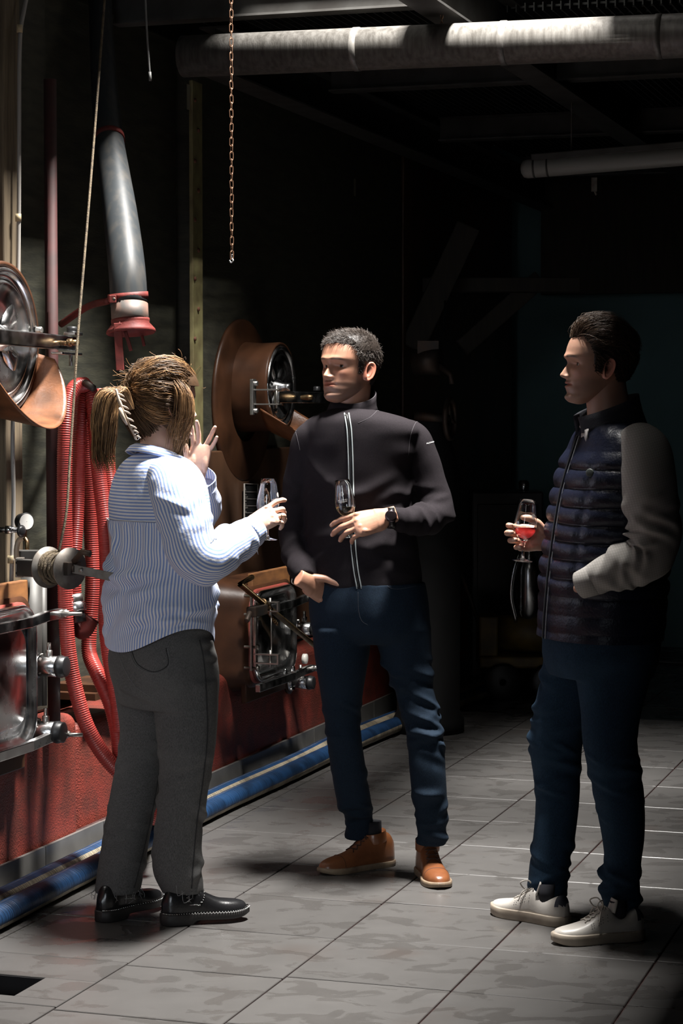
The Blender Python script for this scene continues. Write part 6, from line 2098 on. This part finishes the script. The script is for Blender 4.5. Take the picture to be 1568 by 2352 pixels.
def cuff(c, ax, r0, r1, L, seed, flap=0.0):
    ax = unit(ax); e1 = unit(ZZ - ax * (ax @ ZZ)); e2 = np.cross(ax, e1)
    n = 48
    G = []
    for s in np.linspace(0, 1, 9):
        row = []
        for t in np.linspace(.25, 2 * math.pi - .25, n):
            r = r0 + (r1 - r0) * s + .003 * math.sin(3 * t + seed)
            ext = flap * max(0, math.cos(t)) ** 3 if flap < 0 else flap * max(0, -math.cos(t)) ** 3
            row.append(c + ax * (L * s + abs(ext) * s) + (e1 * math.cos(t + math.pi) + e2 * math.sin(t + math.pi)) * r)
        G.append(row)
    G = np.array(G)
    co = np.tile(np.linspace(0, 1, n) * 2 * math.pi * r0 / PER, (9, 1))
    striped('cuff', G, co, shirt, False, False, .0025)


cuff(at(563, 1233, 6.365), at(590, 1214, 6.41) - at(556, 1236, 6.35), .050, .047, .045, 1, .0)
b0 = at(585, 1248, 6.36)
G = np.array([[at(556, 1262, 6.33), at(566, 1268, 6.33), at(578, 1272, 6.33)], [at(572, 1245, 6.335), at(580, 1256, 6.335), at(590, 1266, 6.335)], [at(585, 1228, 6.345), at(588, 1245, 6.34), at(593, 1274, 6.335)]])
striped('cuff_flap', G, np.tile(np.array([0, 1.5, 3.0]), (3, 1)), shirt, False, False, .0025)
cuff(at(463, 1122, 6.775), at(455, 1085, 6.74) - at(466, 1130, 6.79), .045, .050, .035, 2, .02)
# collar
rings = []
for (px, py, ra, rb, up_) in ((356, 1050, .066, .062, .0), (356, 1037, .062, .060, .0), (356, 1033, .066, .064, .0), (356, 1040, .078, .076, .0), (356, 1054, .090, .090, .0)):
    rings.append((at(px, py, DW), ra, rb, rw, unit(fw + ZZ * -.28)))
G = band_loft(rings, 70, (math.pi / 2 + .25, math.pi / 2 + 2 * math.pi - .25))
for j in range(70):
    k_ = max(0, 1 - min(j, 69 - j) / 9.0)
    G[4, j] += unit(fw * 1.0 - ZZ * .5) * .035 * k_
    G[3, j] += unit(fw * 1.0 - ZZ * .5) * .012 * k_
striped('collar', G, np.tile(np.linspace(0, 1, 70), (5, 1)) * 2 + np.array([0, 1.4, 1.8, 3.0, 5.0])[:, None], shirt, False, False, .003)

# jeans
JEANS3 = denim('washed_black_denim', (.060, .059, .059), (.125, .123, .120), (.14, .137, .132))
hip = rl([(262, 478, 1420, DW, .74), (254, 488, 1470, DW, .78), (249, 499, 1520, DW, .82), (258, 502, 1570, DW, .80), (275, 498, 1620, DW, .74)], rw, fw, 64, 60)
legN = rl([(345, 501, 1560, 6.40, 1.0), (350, 502, 1610, 6.40, 1.0), (357, 499, 1670, 6.39, 1.0), (363, 493, 1730, 6.38, 1.0), (366, 483, 1790, 6.38, 1.05), (360, 474, 1850, 6.38, 1.05), (353, 466, 1910, 6.38, 1.05), (348, 463, 1965, 6.38, 1.05), (352, 466, 2005, 6.38, 1.0), (372, 468, 2048, 6.385, .9)], XX, YY, 48, 130)
legF = rl([(258, 415, 1560, 6.53, 1.0), (268, 400, 1620, 6.54, 1.0), (275, 388, 1680, 6.54, 1.0), (268, 378, 1740, 6.54, 1.0), (257, 371, 1800, 6.53, 1.05), (246, 358, 1860, 6.51, 1.05), (236, 345, 1920, 6.49, 1.08), (226, 335, 1980, 6.47, 1.12), (217, 323, 2046, 6.455, 1.12)], XX, YY, 48, 120)
legN = fold(legN, rfolds(12, (.2, .5), .004, 61, .012, .06) + rfolds(10, (.4, .9), .006, 62, .016, .06) + [(.62, 6.0, .010, .014, .05, .5), (.9, 5.6, .010, .016, .05, -.5)])
legF = fold(legF, rfolds(12, (.2, .6), .005, 63, .012, .06) + rfolds(10, (.6, .95), .005, 64, .014, .06))
hip = fold(hip, [(.1, .4, .006, .010, .05, .1), (.25, .4, .006, .010, .05, .0), (.4, .5, .006, .010, .05, .1), (.8, 4.9, .006, .012, .08, .3)])
TVv, TF = remesh([garr(hip), garr(legN), garr(legF)], .006, 2, .5)
jw = obj('jeans', mesh_from('jeans', TVv, TF, worigin(rootW)), JEANS3, rootW)
sT = Surf(TVv, TF)
ST3 = mat('jeans_seam', (.022, .022, .023), .9)
ST4 = mat('jeans_stitch', (.13, .13, .13), .9)
for pts, mm_, rr in (([(458, 1470), (468, 1520), (474, 1600), (476, 1690), (466, 1790), (452, 1890), (444, 1980), (440, 2040)], ST3, .0022), ([(384, 1488), (388, 1530), (352, 1547), (312, 1528), (296, 1488)], ST4, .0012), ([(381, 1488), (385, 1527), (352, 1543), (316, 1525), (300, 1488)], ST3, .0014),
                     ([(270, 1488), (283, 1530), (310, 1575), (345, 1600)], ST4, .0012), ([(365, 1775), (352, 1850), (335, 1930), (318, 2000), (308, 2040)], ST3, .0016)):
    seam(sT, pts, rr, mm_, 'stitching', jw, 50, .0003)
# frayed hems
FR = mat('frayed_thread', (.25, .25, .25), .9)
frr = np.random.default_rng(5)
lines = []
for (ring_, nfr) in ((legN[-1], 46), (legF[-1], 46)):
    for i in range(nfr):
        p = ring_[frr.integers(0, 48)] + frr.normal(size=3) * .002
        q = p + np.array([frr.normal() * .006, frr.normal() * .006, -frr.uniform(.006, .022)])
        lines.append([p + ZZ * .006, (p + q) / 2 + frr.normal(size=3) * .003, q])
for cpx, cpy, d, s_ in ((255, 2050, 6.44, 1), (285, 2055, 6.43, 1), (262, 2052, 6.44, .8), (418, 2052, 6.31, 1), (405, 2040, 6.31, .8)):
    lines.append([at(cpx, cpy - 6, d), at(cpx + 4 * s_, cpy + 22 * s_, d - .005), at(cpx + 22 * s_, cpy + 12 * s_, d - .01)])
lines = [crom(np.array([0, .5, 1.]), np.array(l_), np.linspace(0, 1, 7)) for l_ in lines]
fm = strand_mesh('fray', np.array(lines), np.array([.0007] * 6 + [.0004]), np.full((len(lines), 3), .25), worigin(jw))
obj('frayed_hem', fm, FR, jw)

# figure
SK3 = (.58, .36, .27)
HcW = at(380, 925, 6.50)
fwh = np.array([math.cos(math.radians(25)), math.sin(math.radians(25)), -.06])
MW = frame(fwh)
hv, hf, hcol, eyesW = head_arrays(True, skin=SK3, browc=(.10, .06, .035))
HSW = .955
hvs = hv * HSW
headW = HcW + hvs @ MW.T
neck = tube_grid([HcW + MW @ np.array([0, -.02, -.03]), HcW + MW @ np.array([0, -.028, -.08]), at(360, 1030, DW), at(356, 1075, DW)], [.052, .048, .050, .056], 32, 20)
inner = [garr(shrink(tw, .86)), garr(shrink(slWR, .55)), garr(shrink(slWL, .6)), garr(shrink(hip, .9)), garr(shrink(legN, .68)), garr(shrink(legF, .68)), garr(tube_grid([at(360, 1035, DW), at(356, 1090, DW)], .045, 20, 6))]
bv, bf = remesh(inner, .012, 2)
hWR = hand_arrays(at(570, 1210, 6.405), (.86, .22, .44), (-.22, -.84, .44), -1, [(10, 26, 18, 12), (30, 54, 30, 3), (32, 56, 30, -3), (36, 54, 28, -8)], [(.022, .018, -.012), (.038, .048, -.036), (.034, .072, -.058), (.024, .094, -.072)], .90, SK3, stub=.06)
hWL = hand_arrays(at(456, 1086, 6.745), (.10, .05, 1.0), (.35, .93, .02), 1, [(8, 12, 8, 6), (12, 14, 8, 2), (2, 6, 4, -26), (10, 14, 10, -34)], [(.022, .018, -.008), (.042, .046, -.018), (.048, .074, -.022), (.050, .098, -.024)], .87, SK3, stub=.08)
nb = MB(); nb.grid(neck, True, True, True); nv, nf = nb.arrays()
body_mesh(rootW, [(headW, hf, hcol), (nv, nf, SK3), (bv, bf, SK3), hWR, hWL], 'body', skm)
add_eyes(rootW, MW, HcW, [e_ * HSW for e_ in eyesW], 0, 0)

# hair gathered to a clip, with a falling tail
headT = BVHTree.FromPolygons([tuple(v) for v in hvs], hf)


def skull(dirs):
    """Head radius along local unit directions."""
    out = np.zeros(len(dirs))
    for i, d in enumerate(dirs):
        o_ = Vector((0, -.005, .01))
        loc, n_, j, ds = headT.ray_cast(o_ + Vector(d) * .4, -Vector(d))
        out[i] = .4 - ds if loc is not None else .1
    return out


face = (hv[:, 1] > .045) & (hv[:, 2] < .052)
cheek = (hv[:, 1] > .015) & (hv[:, 2] < .01)
low = (hv[:, 2] < np.where(hv[:, 1] < -.005, -.098, -.05))
kp = ~(face | cheek | low)
rgw = np.random.default_rng(21)
HB = np.array([.105, .056, .025])
capW = hair_cap('hair', hvs, hf, kp, np.interp(hv[:, 2], [-.07, .0, .06, .12], [.006, .012, .016, .018]), HcW, MW, (.055, .030, .015), worigin(rootW))
clipL = np.array([.012, -.135, .018])                        # local position of the clip
clipd = clipL / np.linalg.norm(clipL)
roots = []
while len(roots) < 5200:
    d = rgw.normal(size=3); d /= np.linalg.norm(d)
    y, z = d[1], d[2]
    if y > .52 and z < .42:
        continue
    if y > .12 and z < .05:
        continue
    if z < -.80:
        continue
    roots.append(d)
roots = np.array(roots)
m_ = 12
tl = np.linspace(0, 1, m_)
om = np.arccos(np.clip(roots @ clipd, -1, 1))
path = []
for i, d in enumerate(roots):
    o_ = max(om[i], .05)
    path.append((np.sin((1 - tl) * o_)[:, None] * d + np.sin(tl * o_)[:, None] * clipd) / math.sin(o_) if o_ < 3.0 else np.outer(1 - tl, d) + np.outer(tl, clipd))
path = np.array(path)
path /= np.linalg.norm(path, axis=2)[..., None]
rad_ = skull(path.reshape(-1, 3)).reshape(len(roots), m_)
vol = rgw.uniform(.006, .030, len(roots))[:, None] * (.08 + .92 * np.sin(np.clip(tl * 1.25, 0, 1) * math.pi) ** .7)[None, :] + .003
lump = np.array([[.006 * noise.noise((p[0] * 7, p[1] * 7, p[2] * 7)) for p in row] for row in path])
Lw = (np.array([0, -.005, .01]) + path * (rad_ + vol + lump)[..., None])
Lw = Lw + np.sin(tl[None, :, None] * 9 + rgw.uniform(0, 6, (len(roots), 1, 1))) * rgw.normal(size=(len(roots), 1, 3)) * .0022
Lw = HcW + Lw @ MW.T


def wavef(L, amp, s, off=0.0):
    return L + np.stack([noise_arr(L, s, (off + 7.3 * k, 1.7 * k, 3.1 * k)) for k in range(3)], -1) * amp


Lw = wavef(Lw, .006, 22)
hue = np.array([noise.noise((d[0] * 3.2, d[1] * 3.2 + 4, d[2] * 3.2)) for d in roots])[:, None] + rgw.normal(size=(len(roots), 1)) * .16
cw = HB * (.40 + .7 * rgw.uniform(size=(len(roots), 1))) + np.clip(hue * 2.6, 0, 1) * np.array([.34, .185, .075]) * rgw.uniform(.6, 1.1, (len(roots), 1))
pieces = [capW, strand_mesh('a', Lw, np.concatenate([np.full(m_ - 1, .00075), [.0004]]), cw, worigin(rootW))]
# tail
tp = np.array([at(300, 935, 6.40), at(283, 905, 6.38), at(262, 893, 6.36), at(246, 915, 6.35), at(240, 965, 6.35), at(238, 1030, 6.36), at(243, 1092, 6.37)])
nt_ = 1300
kk = 14
tq = np.linspace(0, 1, len(tp)); xs = np.linspace(0, 1, kk)
cent = crom(tq, tp, xs)
offp = rgw.normal(size=(nt_, 2))
offp /= np.maximum(1, np.linalg.norm(offp, axis=1)[:, None] / 1.6)
widp = np.interp(xs, [0, .15, .3, .5, .75, 1], [.008, .012, .016, .020, .024, .018])
end = rgw.uniform(.72, 1.0, nt_)
TL = np.zeros((nt_, kk, 3))
for i in range(nt_):
    c_ = crom(tq, tp, xs * end[i])
    TL[i] = c_ + XX * (offp[i, 0] * widp)[:, None] + (YY * .9 + ZZ * .3) * (offp[i, 1] * widp * .8)[:, None]
TL += np.sin(xs[None, :, None] * 8 + rgw.uniform(0, 6, (nt_, 1, 1))) * rgw.normal(size=(nt_, 1, 3)) * .0035 * xs[None, :, None]
TL = wavef(TL, .010, 14, 2.0)
ct = HB * (.4 + 1.0 * rgw.uniform(size=(nt_, 1))) + (rgw.uniform(size=(nt_, 1)) > .5) * np.array([.36, .21, .09]) * rgw.uniform(.2, 1.0, (nt_, 1))
pieces.append(strand_mesh('b', TL, np.concatenate([np.full(kk - 2, .00075), [.0005, .0001]]), ct, worigin(rootW)))
# short hair of the nape drawn up to the clip
nap = []
for i in range(900):
    a_ = math.radians(rgw.uniform(-95, 88))
    zz_ = -.040 - .085 * rgw.uniform() ** 1.6
    p0_ = np.array([.053 * math.sin(a_) * -1, -.030 - .053 * math.cos(a_), zz_])
    p2_ = clipL + rgw.normal(size=3) * np.array([.006, .004, .016])
    p1_ = (p0_ + p2_) / 2 + unit(np.array([p0_[0], p0_[1] - .0, .0])) * rgw.uniform(.012, .028)
    nap.append(HcW + rgw.normal(size=3) * .002 + crom(np.array([0, .5, 1.]), np.array([p0_, p1_, p2_]), np.linspace(0, 1, 10)) @ MW.T)
cn_ = HB * (.35 + .8 * rgw.uniform(size=(900, 1)))
pieces.append(strand_mesh('n', np.array(nap), np.concatenate([[.0003], np.full(8, .0009), [.0005]]), cn_, worigin(rootW)))
# loose locks by the cheek and wisps
lo = []
for i in range(260):
    x0 = 392 + 46 * rgw.uniform() ** .8; d0_ = 6.42 + rgw.uniform(-.02, .06)
    y0 = 868 + (x0 - 395) * .55 + rgw.uniform(-10, 10)
    y1 = rgw.uniform(985, 1062)
    xe = x0 + rgw.uniform(-26, 8) - (14 if x0 > 428 else 2)
    pts = np.array([at(x0 - 18, y0 - 12, d0_ + .03), at(x0 + 4, y0 + 22, d0_), at(x0 + 6, y0 + 70, d0_ - .01), at((x0 + xe) / 2 + 4, (y0 + y1) / 2 + 30, d0_ - .005), at(xe, y1, d0_)])
    lo.append(crom(np.linspace(0, 1, 5), pts, np.linspace(0, 1, 14)))
for i in range(70):
    p = at(rgw.uniform(250, 450), rgw.uniform(845, 900), rgw.uniform(6.40, 6.6))
    c_ = HcW + ZZ * .02
    dr = unit(p - c_); p = c_ + dr * .125
    q = p + dr * rgw.uniform(.005, .03) + np.array([-rgw.uniform(.0, .04), 0, rgw.uniform(-.02, .02)])
    lo.append(np.linspace(0, 1, 14)[:, None] * (q - p) + p + np.sin(np.linspace(0, 3, 14))[:, None] * rgw.normal(size=3) * .004)
lo = wavef(np.array(lo), .008, 16, 5.0)
cl_ = HB * (.5 + rgw.uniform(size=(len(lo), 1))) + (rgw.uniform(size=(len(lo), 1)) > .4) * np.array([.30, .165, .07]) * rgw.uniform(.2, 1.0, (len(lo), 1))
rads = np.concatenate([np.tile(np.concatenate([np.full(12, .00065), [.0004, .0001]]), (260, 1)), np.tile(np.full(14, .0004), (70, 1))])
pieces.append(strand_mesh('c', lo, rads, cl_, worigin(rootW)))
obj('hair', join_mesh('hair', pieces), HAIRM, rootW)
# claw clip
CLIP = mat('beige_hair_clip', (.42, .33, .25), .35)
cp = [at(266, 893, 6.33), at(277, 925, 6.315), at(290, 958, 6.315), at(303, 988, 6.325), at(312, 1010, 6.345)]
b = MB()
q = crom(np.linspace(0, 1, 5), np.array(cp), np.linspace(0, 1, 24))
wd = np.interp(np.linspace(0, 1, 24), [0, .25, .6, 1], [.004, .011, .010, .003])
sdir = unit(np.array([.86, .30, -.35]))
G = np.array([[q[i] - sdir * wd[i] + np.array([0, .006, 0]), q[i] - np.array([0, .004, 0]), q[i] + sdir * .004, q[i] + sdir * .004 + np.array([0, .004, 0]), q[i] + np.array([0, .002, 0]), q[i] - sdir * wd[i] + np.array([0, .010, 0])] for i in range(24)])
b.grid(G, True, True, True)
for i in range(8):
    s = q[2 + int(i * 2.6)]
    b.tube([s + sdir * .001, s + sdir * .014 + np.array([0, .002, 0]), s + sdir * .020 + np.array([0, .012, -.002])], [.0034, .0030, .0018], 6, 8)
b.tube([q[10] - sdir * .006, at(276, 940, 6.29), at(283, 960, 6.285), at(291, 975, 6.30)], [.003, .006, .006, .003], 8, 14)
obj('hair_clip', b, CLIP, rootW)
b = MB(); erp = at(314, 1003, 6.42); b.tube([erp + np.array([.008 * math.cos(t), 0, .010 * math.sin(t)]) for t in np.linspace(0, 2 * math.pi, 16)], .0014, 6, caps=False); obj('earring', b, CHROME, rootW)
b = MB(); b.tube([at(646, 1186, 6.41) + np.array([.0, .009 * math.cos(t), .009 * math.sin(t)]) for t in np.linspace(0, 2 * math.pi, 20)], .0011, 6, caps=False); obj('ring', b, BRASS, rootW)

# black ankle boots with studs
BLKL = mat('black_leather', (.012, .012, .013), .24, 0, bump=.05, bscale=120)
BSOL = mat('black_boot_sole', (.018, .016, .015), .6)
STUD = mat('silver_stud', (.65, .65, .62), .25, 1.0)
BELA = mat('black_elastic', (.006, .006, .006), .95)
for i, (hx, hy, tx, ty) in enumerate(((372, 2124, 565, 2110), (228, 2118, 367, 2082))):
    heel, toe = floor_at(hx, hy), floor_at(tx, ty)
    e_ = unit(toe - heel)
    toe = heel + e_ * (.262 if i == 0 else .262)
    bt = empty('ankle_boot', (0, 0, 0)); bt.parent = rootW; bt.location = tuple(heel - worigin(rootW))
    G, hl_, e, sdv, L = shoe_grid(heel, toe, SW, [(0, .07), (.05, .098), (.14, .108), (.26, .110), (.36, .108), (.44, .098), (.54, .084), (.66, .070), (.78, .065), (.9, .060), (.97, .050), (1, .034)], .026, wm=.95)
    b = MB(); b.grid(G, True, True, True); obj('upper', b, BLKL, bt)
    sole(heel, toe, .034, BSOL, bt, 1.07, .013, 'sole')
    s_ = .5 - .5 * np.cos(np.linspace(0, 1, 46) * math.pi)
    W_ = crom([a for a, _ in SW], [c for _, c in SW], s_) * 1.06
    sb = MB(); sb.lathe([(0, .0018), (.001, .0016), (.0016, .0004)], (0, 0, 0), ZZ, 6, cap1=True)
    for sgn in (-1, 1):
        st = MB()
        for j in range(46):
            p = hl_ + e * (s_[j] * (L + .004)) + sdv * sgn * W_[j] + ZZ * (.036 + .5 * max(0, (s_[j] - .78) / .22) ** 2 * .008)
            st.lathe([(-.001, .0019), (.001, .0017), (.0019, .0005)], p, sdv * sgn, 6, cap1=True)
        obj('welt_studs', st, STUD, bt)
        # elastic gusset outlined with studs
        half = 21
        cx_, cz_ = .37 * L, .105
        gs = MB(); el = []
        for t in np.linspace(math.pi, 2 * math.pi, 22):
            sx_, hz_ = (cx_ + .030 * math.cos(t)) / L, cz_ + .050 * math.sin(t)
            ii = int(np.argmin(np.abs((.5 - .5 * np.cos(np.linspace(0, 1, 60) * math.pi)) - sx_)))
            row = G[ii, :21]
            side_ = row[:10] if sgn > 0 else row[11:]
            jj = int(np.argmin(np.abs(side_[:, 2] - hz_)))
            p = side_[jj].copy(); p = hl_ + e * (sx_ * L) + sdv * ((p - hl_) @ sdv) + ZZ * p[2]
            el.append(p + sdv * sgn * .001)
            gs.lathe([(-.001, .0019), (.001, .0017), (.0019, .0005)], p + sdv * sgn * .001, sdv * sgn, 6, cap1=True)
        obj('gusset_studs', gs, STUD, bt)
    b = MB(); b.tube([hl_ + e * .07 + ZZ * .08, hl_ + e * .07 + ZZ * .135], .022, 18); obj('sock', b, BELA, bt)

gW = wine_glass(at(613, 1240, 6.492), (.03, .0, 1.0), 'tasting glass held up by the person in the striped shirt', WINEW, .096, logo_dir=(.93, -.3, 0), sc=.985)
